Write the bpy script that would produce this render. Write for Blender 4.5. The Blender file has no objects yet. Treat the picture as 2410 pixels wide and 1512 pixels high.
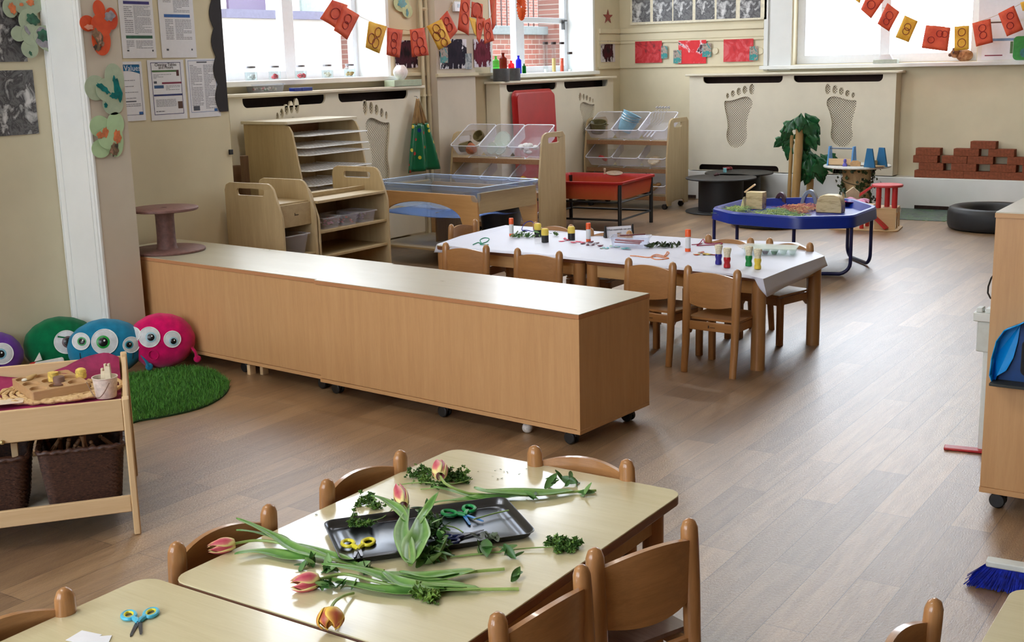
import bpy, math, random
from mathutils import Vector, Matrix
from mathutils.geometry import tessellate_polygon
random.seed(7)
S = bpy.context.scene; COL = S.collection
PI = math.pi; R = math.radians
sin, cos = math.sin, math.cos
# ------------------------------------------------------------- camera calibration
FX, CX, CY, H = 2838.43, 1205.0, 756.0, 1.6
M3 = Matrix(((0.8332, 0.0961, -0.5446), (0.5524, -0.1882, 0.8120), (-0.0245, -0.9774, -0.2099)))
def _n(v): return v.normalized()
_cr, _cd, _cf = (Vector([M3[i][j] for i in range(3)]) for j in range(3))
_cf = _n(_cf); _cd = _n(_cd - _cf*_cd.dot(_cf)); _cr = _cd.cross(_cf)
def _ray(px, py): return _cr*(px-CX) + _cd*(py-CY) + _cf*FX
CAM = Vector((0, 0, H))
def at(px, py, z=0.0):
    d = _ray(px, py); return CAM + d*((z-H)/d.z)
def onx(px, py, x):
    d = _ray(px, py); return CAM + d*(x/d.x)
def ony(px, py, y):
    d = _ray(px, py); return CAM + d*(y/d.y)
cam = bpy.data.cameras.new('camera'); camo = bpy.data.objects.new('camera', cam); COL.objects.link(camo)
camo.matrix_world = Matrix(((_cr.x, -_cd.x, -_cf.x, 0), (_cr.y, -_cd.y, -_cf.y, 0), (_cr.z, -_cd.z, -_cf.z, H), (0, 0, 0, 1)))
cam.sensor_width = 36; cam.lens = FX/2410*36; cam.clip_start = 0.05; cam.clip_end = 200
S.camera = camo
# ------------------------------------------------------------- materials
def lin(c):
    return tuple(((v/255)/12.92 if v/255 <= .04045 else ((v/255+.055)/1.055)**2.4) for v in c) + (1.0,)
class NT:
    def __init__(s, name):
        s.m = bpy.data.materials.new(name); s.m.use_nodes = True; s.t = s.m.node_tree
        s.N = s.t.nodes; s.L = s.t.links; s.b = s.N['Principled BSDF']
    def n(s, typ, **k):
        n = s.N.new(typ)
        for a, v in k.items(): setattr(n, a, v)
        return n
    def l(s, a, b): s.L.new(a, b)
    def coord(s, scale=(1, 1, 1), rot=(0, 0, 0), out='Object'):
        t = s.n('ShaderNodeTexCoord'); mp = s.n('ShaderNodeMapping')
        mp.inputs['Scale'].default_value = scale; mp.inputs['Rotation'].default_value = rot
        s.l(t.outputs[out], mp.inputs[0]); return mp.outputs[0]
    def noise(s, co, scale, detail=4, rough=.55, dist=0):
        n = s.n('ShaderNodeTexNoise'); s.l(co, n.inputs['Vector'])
        n.inputs['Scale'].default_value = scale; n.inputs['Detail'].default_value = detail
        n.inputs['Roughness'].default_value = rough; n.inputs['Distortion'].default_value = dist; return n.outputs[0]
    def ramp(s, fac, stops, interp='LINEAR'):
        r = s.n('ShaderNodeValToRGB'); r.color_ramp.interpolation = interp; e = r.color_ramp.elements
        e[0].position, e[0].color = stops[0][0], lin(stops[0][1]); e[1].position, e[1].color = stops[-1][0], lin(stops[-1][1])
        for p, c in stops[1:-1]:
            q = e.new(p); q.color = lin(c)
        s.l(fac, r.inputs[0]); return r.outputs[0]
    def bump(s, h, strength=.2, dist=.002):
        b = s.n('ShaderNodeBump'); b.inputs['Strength'].default_value = strength; b.inputs['Distance'].default_value = dist
        s.l(h, b.inputs['Height']); s.l(b.outputs[0], s.b.inputs['Normal']); return b
def setb(b, **k):
    for a, v in k.items(): b.inputs[a.replace('_', ' ')].default_value = v
_mc = {}
def pl(name, c, rough=.5, spec=.5, metal=0.0, vary=.06, scale=30, bump=0.0, sheen=0, coat=0, trans=0, alpha=1.0):
    """plain surface with slight procedural variation"""
    if name in _mc: return _mc[name]
    t = NT(name); co = t.coord()
    nz = t.noise(co, scale, 3)
    lo = tuple(max(0, v*(1-vary)) for v in c); hi = tuple(min(255, v*(1+vary)) for v in c)
    t.l(t.ramp(nz, [(.3, lo), (.7, hi)]), t.b.inputs['Base Color'])
    setb(t.b, Roughness=rough, Metallic=metal, Specular_IOR_Level=spec)
    if sheen: setb(t.b, Sheen_Weight=sheen)
    if coat: setb(t.b, Coat_Weight=coat, Coat_Roughness=.1)
    if trans: setb(t.b, Transmission_Weight=trans)
    if alpha < 1: setb(t.b, Alpha=alpha)
    if bump: t.bump(nz, bump)
    _mc[name] = t.m; return t.m
def wood(name, c1, c2, axis='X', rough=.4, scale=1.0, coat=.0, contrast=1.0, c3=None):
    """grain stretched along axis"""
    key = name+axis
    if key in _mc: return _mc[key]
    t = NT(key); st = {'X': (.6, 9, 9), 'Y': (9, .6, 9), 'Z': (9, 9, .6)}[axis]
    co = t.coord(tuple(v*scale for v in st))
    a = t.noise(co, 2.2, 6, .6, .6); co2 = t.coord(tuple(v*scale*5 for v in st)); b = t.noise(co2, 3.0, 3, .7)
    mx = t.n('ShaderNodeMix'); mx.inputs[0].default_value = .35; t.l(a, mx.inputs[2]); t.l(b, mx.inputs[3])
    w = .22/contrast
    stops = [(.5-w, c1), (.5+w, c2)] if c3 is None else [(.5-w, c1), (.5, c3), (.5+w, c2)]
    t.l(t.ramp(mx.outputs[0], stops), t.b.inputs['Base Color'])
    setb(t.b, Roughness=rough)
    if coat: setb(t.b, Coat_Weight=coat, Coat_Roughness=.08)
    t.bump(b, .05, .001); _mc[key] = t.m; return t.m
def schlick(t, base, k=.55):
    lw = t.n('ShaderNodeLayerWeight'); lw.inputs[0].default_value = .5; pw = t.n('ShaderNodeMath', operation='POWER'); pw.inputs[1].default_value = 5
    t.l(lw.outputs['Facing'], pw.inputs[0]); m = t.n('ShaderNodeMath', operation='MULTIPLY_ADD'); m.inputs[1].default_value = k; m.inputs[2].default_value = base; m.use_clamp = True
    t.l(pw.outputs[0], m.inputs[0]); return m.outputs[0]
def clear(name, tint=(235, 240, 245), alpha=.25, rough=.12):
    """thin clear plastic or glass: mostly see-through with a gloss"""
    if name in _mc: return _mc[name]
    t = NT(name); tr = t.n('ShaderNodeBsdfTransparent'); tr.inputs[0].default_value = lin(tint)
    setb(t.b, Roughness=rough, Base_Color=lin(tint), Specular_IOR_Level=.5)
    mx = t.n('ShaderNodeMixShader'); t.l(schlick(t, alpha, .45), mx.inputs[0])
    t.l(tr.outputs[0], mx.inputs[1]); t.l(t.b.outputs[0], mx.inputs[2]); t.l(mx.outputs[0], t.N['Material Output'].inputs[0])
    _mc[name] = t.m; return t.m
def glass(name, tint=(252, 253, 255), gloss=.05):
    """window or jar glass: clear with a faint mirror gloss"""
    if name in _mc: return _mc[name]
    t = NT(name); tr = t.n('ShaderNodeBsdfTransparent'); tr.inputs[0].default_value = lin(tint); gl = t.n('ShaderNodeBsdfGlossy'); gl.inputs['Roughness'].default_value = .03
    mx = t.n('ShaderNodeMixShader')
    t.l(schlick(t, .03), mx.inputs[0]); t.l(tr.outputs[0], mx.inputs[1]); t.l(gl.outputs[0], mx.inputs[2]); t.l(mx.outputs[0], t.N['Material Output'].inputs[0])
    _mc[name] = t.m; return t.m
def blotch(name, stops, scale=6, dist=1.5, rough=.6, stretch=(1, 1, 1), interp='EASE', detail=5):
    if name in _mc: return _mc[name]
    t = NT(name); nz = t.noise(t.coord(stretch), scale, detail, .6, dist)
    t.l(t.ramp(nz, stops, interp), t.b.inputs['Base Color']); setb(t.b, Roughness=rough)
    _mc[name] = t.m; return t.m
def blob(name, inner, mid, outer, rx, rz, edge=.5, scale=14, rough=.55):
    """painted patch in the middle of a sheet: inner and mid inside, outer at the ragged edge"""
    if name in _mc: return _mc[name]
    t = NT(name); co = t.coord((1/rx, 0.0, 1/rz)); ln = t.n('ShaderNodeVectorMath', operation='LENGTH'); t.l(co, ln.inputs[0])
    nz = t.noise(t.coord((1, 1, .45)), scale, 5, .6, .6); ad = t.n('ShaderNodeMath', operation='MULTIPLY_ADD'); ad.inputs[1].default_value = edge*2; t.l(nz, ad.inputs[0]); t.l(ln.outputs['Value'], ad.inputs[2])
    sb = t.n('ShaderNodeMath', operation='SUBTRACT'); sb.inputs[1].default_value = edge; t.l(ad.outputs[0], sb.inputs[0])
    t.l(t.ramp(sb.outputs[0], [(.15, inner), (.45, mid), (.80, inner), (.84, outer), (1, outer)]), t.b.inputs['Base Color']); setb(t.b, Roughness=rough, Specular_IOR_Level=.2)
    _mc[name] = t.m; return t.m
def attr2(name, c1, c2, rough=.45, c3=None, trans=0):
    """pigment runs from c1 to c2 along the mesh attribute fac"""
    if name in _mc: return _mc[name]
    t = NT(name); a = t.n('ShaderNodeAttribute'); a.attribute_name = 'fac'
    nz = t.noise(t.coord((60, 60, 20)), 1.0, 2)
    m = t.n('ShaderNodeMath', operation='MULTIPLY_ADD'); m.inputs[1].default_value = .35; t.l(nz, m.inputs[0]); t.l(a.outputs['Fac'], m.inputs[2])
    st = [(.17, c1), (1.17, c2)] if c3 is None else [(.17, c1), (.65, c3), (1.0, c2)]
    st = [(min(1, p), c) for p, c in st]
    t.l(t.ramp(m.outputs[0], st), t.b.inputs['Base Color']); setb(t.b, Roughness=rough)
    if trans: setb(t.b, Subsurface_Weight=trans, Subsurface_Radius=(.004, .004, .004))
    _mc[name] = t.m; return t.m
# ------------------------------------------------------------- mesh builder
def rrect(x0, x1, y0, y1, r, k=5, rs=None):
    rs = rs or (r, r, r, r); o = []
    for (cx, cy, a, q) in ((x1, y1, 0, rs[0]), (x0, y1, 90, rs[1]), (x0, y0, 180, rs[2]), (x1, y0, 270, rs[3])):
        sx = -1 if cx == x1 else 1; sy = -1 if cy == y1 else 1
        if q <= 1e-6: o.append((cx, cy)); continue
        for i in range(k+1):
            t = R(a+90*i/k); o.append((cx+sx*q+q*cos(t), cy+sy*q+q*sin(t)))
    return o
def ell(cx, cy, a, b, n=20, rot=0.0):
    c, s_ = cos(rot), sin(rot)
    return [(cx+a*cos(t)*c-b*sin(t)*s_, cy+a*cos(t)*s_+b*sin(t)*c) for t in (2*PI*i/n for i in range(n))]
class MB:
    def __init__(s): s.v = []; s.f = []; s.mi = []; s.k = 0; s.fac = []; s.cf = 0.0
    def add(s, vs, fs):
        o = len(s.v); s.v += [tuple(v) for v in vs]; s.fac += [s.cf]*len(vs)
        for f in fs: s.f.append([i+o for i in f]); s.mi.append(s.k)
        return o
    def box(s, x0, x1, y0, y1, z0, z1):
        s.add([(x, y, z) for z in (z0, z1) for y in (y0, y1) for x in (x0, x1)],
              [(0, 2, 3, 1), (4, 5, 7, 6), (0, 1, 5, 4), (2, 6, 7, 3), (0, 4, 6, 2), (1, 3, 7, 5)]); return s
    def obox(s, p0, p1, w, h, up=(0, 0, 1)):
        """bar from p0 to p1, w sideways, h along up"""
        p0, p1, up = Vector(p0), Vector(p1), Vector(up); d = (p1-p0).normalized()
        sd = d.cross(up).normalized()*w/2; u = sd.cross(d).normalized()*h/2
        vs = [p+a*sd+b*u for p in (p0, p1) for b in (-1, 1) for a in (-1, 1)]
        s.add(vs, [(0, 2, 3, 1), (4, 5, 7, 6), (0, 1, 5, 4), (2, 6, 7, 3), (0, 4, 6, 2), (1, 3, 7, 5)]); return s
    def prism(s, outer, h0, h1, plane='xy', holes=()):
        def P(a, b, h): return {'xy': (a, b, h), 'xz': (a, h, b), 'yz': (h, a, b)}[plane]
        loops = [list(outer)] + [list(h) for h in holes]; flat = [p for lp in loops for p in lp]; n = len(flat)
        tris = tessellate_polygon([[Vector((a, b, 0)) for a, b in lp] for lp in loops])
        vs = [P(a, b, h0) for a, b in flat] + [P(a, b, h1) for a, b in flat]
        fs = [tuple(t) for t in tris] + [tuple(i+n for i in reversed(t)) for t in tris]
        if not holes: fs = [tuple(range(n)), tuple(range(2*n-1, n-1, -1))]
        o = 0
        for lp in loops:
            m = len(lp)
            for i in range(m): fs.append((o+i, o+(i+1) % m, o+(i+1) % m+n, o+i+n))
            o += m
        s.add(vs, fs); return s
    def tube(s, pts, r, n=8, cap=True, closed=False, flat=1.0):
        pts = [Vector(p) for p in pts]; m = len(pts); rr = r if isinstance(r, (list, tuple)) else [r]*m
        vs = []; prev = None
        for i, p in enumerate(pts):
            a = pts[(i-1) % m] if (i or closed) else p; b = pts[(i+1) % m] if (i < m-1 or closed) else p
            d = (b-a); d = d.normalized() if d.length > 1e-9 else Vector((0, 0, 1))
            if prev is None:
                u = d.cross(Vector((0, 0, 1)))
                if u.length < .05: u = d.cross(Vector((0, 1, 0)))
                u.normalize()
            else:
                u = prev - d*prev.dot(d); u = u.normalized() if u.length > 1e-6 else prev
            prev = u; w = d.cross(u)
            for k in range(n):
                t = 2*PI*k/n; vs.append(p + (u*cos(t) + w*sin(t)*flat)*rr[i])
        fs = []
        for i in range(m if closed else m-1):
            for k in range(n):
                a = i*n+k; b = i*n+(k+1) % n; c = ((i+1) % m)*n+(k+1) % n; d_ = ((i+1) % m)*n+k
                fs.append((a, b, c, d_))
        if cap and not closed: fs += [tuple(range(n-1, -1, -1)), tuple(range((m-1)*n, m*n))]
        s.add(vs, fs); return s
    def lathe(s, prof, c=(0, 0, 0), n=24, axis='z', sx=1, sy=1):
        vs = []; c = Vector(c)
        for (r, h) in prof:
            for k in range(n):
                t = 2*PI*k/n; a, b = r*cos(t)*sx, r*sin(t)*sy
                vs.append(c + Vector({'z': (a, b, h), 'x': (h, a, b), 'y': (a, h, b)}[axis]))
        m = len(prof); fs = []
        for i in range(m-1):
            for k in range(n): fs.append((i*n+k, i*n+(k+1) % n, (i+1)*n+(k+1) % n, (i+1)*n+k))
        if prof[0][0] > 1e-6: fs.append(tuple(range(n-1, -1, -1)))
        if prof[-1][0] > 1e-6: fs.append(tuple(range((m-1)*n, m*n)))
        s.add(vs, fs); return s
    def ball(s, c, r, n=16, m=10, rot=None):
        r = (r, r, r) if isinstance(r, (int, float)) else r; c = Vector(c); vs = []
        for i in range(m+1):
            a = PI*i/m
            for k in range(n):
                t = 2*PI*k/n; p = Vector((r[0]*sin(a)*cos(t), r[1]*sin(a)*sin(t), r[2]*cos(a)))
                vs.append(c + (rot @ p if rot else p))
        s.add(vs, [(i*n+k, (i+1)*n+k, (i+1)*n+(k+1) % n, i*n+(k+1) % n) for i in range(m) for k in range(n)]); return s
    def grid(s, fn, nu, nv, th=0.0, fac=None):
        """surface fn(u,v) -> point, optional thickness th along z-ish normal"""
        vs = [Vector(fn(i/nu, j/nv)) for j in range(nv+1) for i in range(nu+1)]
        fs = [(j*(nu+1)+i, j*(nu+1)+i+1, (j+1)*(nu+1)+i+1, (j+1)*(nu+1)+i) for j in range(nv) for i in range(nu)]
        o = s.add(vs, fs)
        if fac:
            for j in range(nv+1):
                for i in range(nu+1): s.fac[o+j*(nu+1)+i] = fac(i/nu, j/nv)
        return s
    def build(s, name, mat, parent=None, loc=None, rot=None, bevel=0.0, smooth=True, ang=38, solid=0.0, sub=0, seg=2):
        me = bpy.data.meshes.new(name); me.from_pydata(s.v, [], s.f)
        mats = mat if isinstance(mat, (list, tuple)) else [mat]
        for m in mats: me.materials.append(m)
        if len(mats) > 1: me.polygons.foreach_set('material_index', [min(i, len(mats)-1) for i in s.mi])
        if any(s.fac):
            a = me.attributes.new('fac', 'FLOAT', 'POINT'); a.data.foreach_set('value', s.fac)
        me.validate(); me.update()
        import bmesh
        bm = bmesh.new(); bm.from_mesh(me); bmesh.ops.recalc_face_normals(bm, faces=bm.faces); bm.to_mesh(me); bm.free()
        if smooth:
            me.polygons.foreach_set('use_smooth', [True]*len(me.polygons)); me.set_sharp_from_angle(angle=R(ang))
        o = bpy.data.objects.new(name, me); COL.objects.link(o)
        if parent: o.parent = parent
        if loc is not None: o.location = loc
        if rot is not None: o.rotation_euler = rot if isinstance(rot, (tuple, list)) else (0, 0, rot)
        if sub:
            md = o.modifiers.new('sub', 'SUBSURF'); md.levels = sub; md.render_levels = sub
        if solid:
            md = o.modifiers.new('solid', 'SOLIDIFY'); md.thickness = solid; md.offset = 0
        if bevel:
            md = o.modifiers.new('bevel', 'BEVEL'); md.width = bevel; md.segments = seg; md.limit_method = 'ANGLE'; md.angle_limit = R(40)
            md.harden_normals = False
        return o
def tag(o, label, cat, group=None, kind=None):
    o['label'] = label; o['category'] = cat
    if group: o['group'] = group
    if kind: o['kind'] = kind
    return o
def thing(name, label, cat, loc=(0, 0, 0), rot=0.0, group=None):
    o = bpy.data.objects.new(name, None); COL.objects.link(o); o.location = loc
    o.rotation_euler = rot if isinstance(rot, (tuple, list)) else (0, 0, rot); o.empty_display_size = .05
    return tag(o, label, cat, group)
def solo(name, mb, mat, label, cat, loc=None, rot=None, group=None, kind=None, **k):
    return tag(mb.build(name, mat, None, loc, rot, **k), label, cat, group, kind)
def struct(name, mb, mat, parent=None, **k):
    o = mb.build(name, mat, parent, **k)
    if parent is None: o['kind'] = 'structure'
    return o
def dup(root, loc=None, rot=None, label=None, scale=None, group=None):
    kids = {}
    for o in bpy.data.objects:
        if o.parent: kids.setdefault(o.parent.name, []).append(o)
    def cp(o, par):
        c = o.copy(); COL.objects.link(c); c.parent = par
        for ch in kids.get(o.name, []): cp(ch, c)
        return c
    c = cp(root, None)
    if loc is not None: c.location = loc
    if rot is not None: c.rotation_euler = rot if isinstance(rot, (tuple, list)) else (0, 0, rot)
    if label: c['label'] = label
    if scale: c.scale = scale if isinstance(scale, (tuple, list)) else (scale,)*3
    if group: c['group'] = group
    return c
def textmesh(txt, size, mat, parent, loc, rot=(PI/2, 0, 0), name='lettering', align='CENTER', extr=.0004, bold=0.0):
    cu = bpy.data.curves.new(name, 'FONT'); cu.body = txt; cu.size = size; cu.align_x = align; cu.align_y = 'CENTER'; cu.extrude = extr
    cu.offset = bold; cu.resolution_u = 2
    o = bpy.data.objects.new(name+'_tmp', cu); COL.objects.link(o)
    dg = bpy.context.evaluated_depsgraph_get(); me = bpy.data.meshes.new_from_object(o.evaluated_get(dg))
    bpy.data.objects.remove(o); me.materials.clear(); me.materials.append(mat)
    m = bpy.data.objects.new(name, me); COL.objects.link(m); m.parent = parent; m.location = loc; m.rotation_euler = rot
    return m
WR = {'back': 0.0, 'left': PI/2}
def wallrect(wall, val, x0, y0, x1, y1):
    """photo rectangle on a wall plane -> (base centre, width, height)"""
    f = ony if wall == 'back' else onx
    a, b = f(x0, (y0+y1)/2, val), f(x1, (y0+y1)/2, val); t, u = f((x0+x1)/2, y0, val), f((x0+x1)/2, y1, val)
    c = (a+b)/2; return Vector((c.x, c.y, (t.z+u.z)/2)), (b-a).length, abs(t.z-u.z)
def wallpoly(wall, val, pts, c, rev=1):
    """photo outline on a wall plane -> local (u, v) points about c, u to the right, v up"""
    f = ony if wall == 'back' else onx; o = []
    for p in pts:
        w = f(p[0], p[1], val) - c; o.append((w.x if wall == 'back' else w.y, w.z))
    return o
# ------------------------------------------------------------- shared materials
WALL = pl('wall_paint', (216, 206, 178), .75, .25, vary=.02, scale=3, bump=.02)
WALLG = pl('wall_paint_pale', (205, 194, 178), .75, .25, vary=.02, scale=3)
WHITE = pl('white_gloss_paint', (226, 228, 226), .38, .5, vary=.015, scale=4)
COVER = pl('cream_cover_paint', (222, 214, 194), .55, .4, vary=.015, scale=5)
GLASS = glass('window_glass')
UPVC = pl('window_plastic', (228, 233, 240), .3, .5, vary=.01)
BLACK = pl('black_plastic', (22, 22, 24), .45, .5)
DARK = pl('dark_void', (58, 44, 40), .8, .2)
BEECH = {a: wood('beech_veneer', (190, 144, 98), (208, 163, 115), a, .42, 1.6, c3=(200, 154, 106)) for a in 'XYZ'}
CHAIRW = {a: wood('chair_beech', (150, 103, 62), (188, 136, 87), a, .28, 2.0, .35) for a in 'XYZ'}
CHAIRF = {a: wood('chair_beech_pale', (152, 108, 66), (180, 132, 84), a, .33, 2.0, .2) for a in 'XYZ'}
MAPLE = {a: wood('maple_top', (200, 188, 150), (216, 206, 170), a, .22, 1.2, .25) for a in 'XYZ'}
BIRCH = {a: wood('birch_ply', (166, 144, 106), (190, 168, 128), a, .5, 1.3) for a in 'XYZ'}
PINE = {a: wood('pale_pine', (205, 172, 128), (222, 192, 150), a, .5, 1.2) for a in 'XYZ'}
EDGE = pl('red_brown_edge', (112, 62, 48), .5)
PAPER = pl('white_paper', (232, 233, 240), .7, .2, vary=.01)
CHROME = pl('steel', (180, 182, 186), .25, .5, 1.0)
# ------------------------------------------------------------- floor
t = NT('vinyl_plank_floor'); co = t.coord((1, 1, 1), (0, 0, PI/2))
def brick(co, bw, rh, off, c1, c2):
    b = t.n('ShaderNodeTexBrick'); t.l(co, b.inputs['Vector']); b.offset = off; b.offset_frequency = 2
    b.inputs['Color1'].default_value = lin(c1); b.inputs['Color2'].default_value = lin(c2); b.inputs['Mortar'].default_value = lin((78, 52, 36))
    b.inputs['Scale'].default_value = 1; b.inputs['Mortar Size'].default_value = .0012; b.inputs['Mortar Smooth'].default_value = .1
    b.inputs['Bias'].default_value = 0; b.inputs['Brick Width'].default_value = bw; b.inputs['Row Height'].default_value = rh; return b
b1 = brick(co, 1.02, .134, .43, (184, 152, 114), (138, 108, 78))
g1 = t.noise(t.coord((9, .8, 1)), 2.5, 6, .62, .8); g2 = t.noise(t.coord((60, 4, 1)), 2.0, 4, .7)
mx = t.n('ShaderNodeMix', data_type='RGBA', blend_type='MULTIPLY'); mx.inputs[0].default_value = .75
t.l(b1.outputs['Color'], mx.inputs[6]); t.l(t.ramp(g1, [(.3, (176, 160, 146)), (.7, (255, 255, 255))]), mx.inputs[7])
mx2 = t.n('ShaderNodeMix', data_type='RGBA', blend_type='MULTIPLY'); mx2.inputs[0].default_value = .5
t.l(mx.outputs[2], mx2.inputs[6]); t.l(t.ramp(g2, [(.3, (190, 180, 172)), (.7, (255, 255, 255))]), mx2.inputs[7])
t.l(mx2.outputs[2], t.b.inputs['Base Color'])
rn = t.noise(t.coord((30, 10, 1)), 3.0, 4, .7); rr = t.n('ShaderNodeMapRange'); t.l(rn, rr.inputs[0])
rr.inputs[3].default_value = .30; rr.inputs[4].default_value = .52; t.l(rr.outputs[0], t.b.inputs['Roughness'])
setb(t.b, Specular_IOR_Level=.6, Coat_Weight=1.0, Coat_Roughness=.36, Coat_IOR=1.65)
bn = t.noise(t.coord((60, 26, 1)), 3.0, 4, .7); bq = t.bump(bn, .6, .003); t.l(bq.outputs[0], t.b.inputs['Coat Normal'])
FLOOR = t.m
struct('floor', MB().box(-7.5, 3.2, -3.2, 13.4, -.12, 0), FLOOR, smooth=False)
struct('ceiling', MB().box(-7.9, 3.4, -3.4, 13.6, 5.2, 5.3), pl('ceiling_paint', (235, 233, 226), .8, .2, vary=.01), smooth=False)
HT = 5.2; GX = -7.42; GY = 13.10; XW = -7.05; YW = 12.95
w1a, w1b = 6.62, onx(911, 100, XW).y; w2a, w2b = onx(1157, 150, XW).y, onx(1396, 100, XW).y
W3a, W3b = ony(1868, 70, YW).x, ony(2302, 70, YW).x
ZS1, ZS2, ZS3, ZT = 1.50, 1.475, 1.50, 5.0
struct('wall_left', MB().prism([(5.6, 0), (13.4, 0), (13.4, HT), (5.6, HT)], -7.5, XW, 'yz',
       holes=[[(w1a, ZS1), (w1b, ZS1), (w1b, ZT), (w1a, ZT)], [(w2a, ZS2), (w2b, ZS2), (w2b, ZT), (w2a, ZT)]]), WALL, smooth=False)
struct('wall_left_near', MB().box(-7.5, -5.93, 4.38, 5.6, 0, HT), WALL, smooth=False)
struct('wall_left_front', MB().box(-7.5, -5.77, -3.2, 4.38, 0, HT), WALL, smooth=False)
PX = -5.45; py0 = onx(187, 0, PX).y; py1 = onx(275, 0, PX).y+.0
struct('wall_pillar', MB().box(-5.9, PX, py0, py1, 0, HT), WALLG, smooth=False)
m = MB().box(-5.77, PX+.004, py0-.014, py0, 0, HT)
for q in (-5.765, -5.72, -5.50, -5.47): m.box(q, q+.008, py0-.019, py0-.012, 0, HT)
struct('trim_1', m, WHITE, bevel=.002)
struct('wall_back', MB().prism([(-7.5, 0), (3.2, 0), (3.2, HT), (-7.5, HT)], YW, 13.4, 'xz',
       holes=[[(W3a, ZS3), (W3b, ZS3), (W3b, ZT), (W3a, ZT)]]), WALL, smooth=False)
struct('wall_right', MB().box(3.2, 3.4, -3.4, 13.4, 0, HT), pl('wall_low_bounce', (112, 98, 80), .8, .2, vary=.05, scale=2), smooth=False)  # unseen wall, coloured dark to cut light bounced onto right-facing sides
# rear wall with the windows the camera stands in front of
struct('wall_rear', MB().prism([(-7.5, 0), (3.2, 0), (3.2, HT), (-7.5, HT)], -3.4, -3.2, 'xz',
       holes=[[(a, 1.1), (a+2.2, 1.1), (a+2.2, 4.2), (a, 4.2)] for a in (-5.6, -2.6)]), WALL, smooth=False)
# pier between the two left windows
pa, pb = onx(1033, 300, -6.92).y, onx(1122, 300, -6.92).y
struct('wall_pier', MB().box(XW-.02, -6.92, pa, pb, 0, HT), WALLG, smooth=False)
# ------------------------------------------------------------- trims and ledge
struct('trim_2', MB().box(-6.98, 3.2, 12.75, YW, 0, .325), WHITE, bevel=.006)
def tr_back(n, x0, x1, z0, z1, d=.02, mt=None): struct('trim_%d' % n, MB().box(x0, x1, YW-d, YW+.005, z0, z1), mt or WALL, bevel=.004)
zc = lambda y, x=1600: ony(x, y, YW).z
XA = ony(1800, 70, YW).x
m = MB()
for (a, b, d) in ((62, 74, .03), (76, 92, .018), (93, 99, .026), (152, 158, .022)): m.box(-7.05, XA, YW-d, YW+.004, zc(b), zc(a))
m.box(-7.05, XA, YW-.010, YW+.004, zc(155), zc(62)); struct('trim_3', m, WALL, bevel=.003)
m = MB()
for (a, b, d) in ((62, 74, .03), (76, 92, .018), (93, 99, .026), (152, 158, .022)): m.box(XW-.004, XW+d, w2b+.12, YW, zc(b), zc(a))
m.box(XW-.004, XW+.01, w2b+.10, YW, zc(155), zc(62)); struct('trim_4', m, WALL, bevel=.003)
m = MB()
for (a, b, d) in ((70, 80, .02), (172, 180, .03)):
    m.box(-6.925, -6.92+d, pa-.02, pb+.02, onx(1078, b, -6.92).z, onx(1078, a, -6.92).z)
    m.box(XW-.004, XW+d, w1b+.05, pa, onx(960, b, -6.92).z, onx(960, a, -6.92).z); m.box(XW-.004, XW+d, pb, w2a-.02, onx(1140, b, -6.92).z, onx(1140, a, -6.92).z)
struct('trim_5', m, WALL, bevel=.003)
# raised corner moulding blocks seen between the back wall pictures
for i, (x, y) in enumerate(((1684, 120), (1790, 120))):
    p = ony(x, y, YW-.012); m = MB(); m.box(-.06, .06, -.006, .004, -.06, .06); m.lathe([(0, .012), (.035, .012), (.038, .004)], axis='y', n=20)
    m.v = [(a, -b if abs(b) > .005 else b, c) for a, b, c in m.v]; struct('trim_%d' % (6+i), m, WALL).location = p
# window architrave and long sill on the back wall
m = MB(); m.box(XA, XA+.05, YW-.03, YW+.01, 1.44, ZT+.1); m.box(XA+.07, W3a-.02, YW-.022, YW+.01, 1.44, ZT+.1); m.box(XA+.05, XA+.07, YW-.01, YW+.01, 1.44, ZT+.1)
m.box(XA, W3b+.3, YW-.03, YW+.01, ZT, ZT+.2); struct('trim_8', m, WHITE, bevel=.004)
struct('trim_9', MB().box(XA-.02, 3.2, YW-.10, YW+.14, 1.452, 1.492), WHITE, bevel=.006)
struct('trim_10', MB().box(W3b+.01, 3.2, YW-.02, YW+.005, 1.49, 3.0), WHITE, bevel=.004)
struct('trim_11', MB().box(GX, XW+.09, w1a-.05, w1b+.06, ZS1-.035, ZS1+.006), WHITE, bevel=.006)
struct('trim_12', MB().box(GX, XW+.07, w2a-.03, w2b+.03, ZS2-.035, ZS2+.006), WHITE, bevel=.006)
# bright painted window reveals
m = MB()
for a, b, z in ((w1a, w1b, ZS1), (w2a, w2b, ZS2)):
    m.box(GX, XW+.006, b-.012, b+.03, z, ZT); m.box(GX, XW+.006, a-.03, a+.012, z, ZT)
struct('trim_13', m, WHITE, smooth=False)
# ------------------------------------------------------------- windows
def window(n, ax, g, a, b, z0, z1, mull, mw=.10, fw=.075, extra=()):
    m = MB(); B = (lambda u0, u1, q0, q1, dd: m.box(g-dd, g+dd, u0, u1, q0, q1)) if ax == 'x' else (lambda u0, u1, q0, q1, dd: m.box(u0, u1, g-dd, g+dd, q0, q1))
    B(a, b, z0, z0+fw, .035); B(a, b, z1-fw, z1, .035); B(a, a+fw, z0+.002, z1-.002, .034); B(b-fw, b, z0+.002, z1-.002, .034)
    B(mull-mw/2, mull+mw/2, z0+.001, z1-.001, .04)
    for e in extra: B(*e, .038)
    f = struct('window_%d' % n, m, UPVC, bevel=.005)
    p = MB()
    if ax == 'x': p.box(g-.003, g+.003, a, b, z0, z1)
    else: p.box(a, b, g-.003, g+.003, z0, z1)
    p.build('glass_pane', GLASS, f, smooth=False); return f
mu1 = onx(672, 80, GX).y; mu2 = onx(1217, 80, GX).y; mu3 = ony(2086, 70, GY).x
window(1, 'x', GX, w1a, w1b, ZS1, ZT, mu1, .13)
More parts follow.
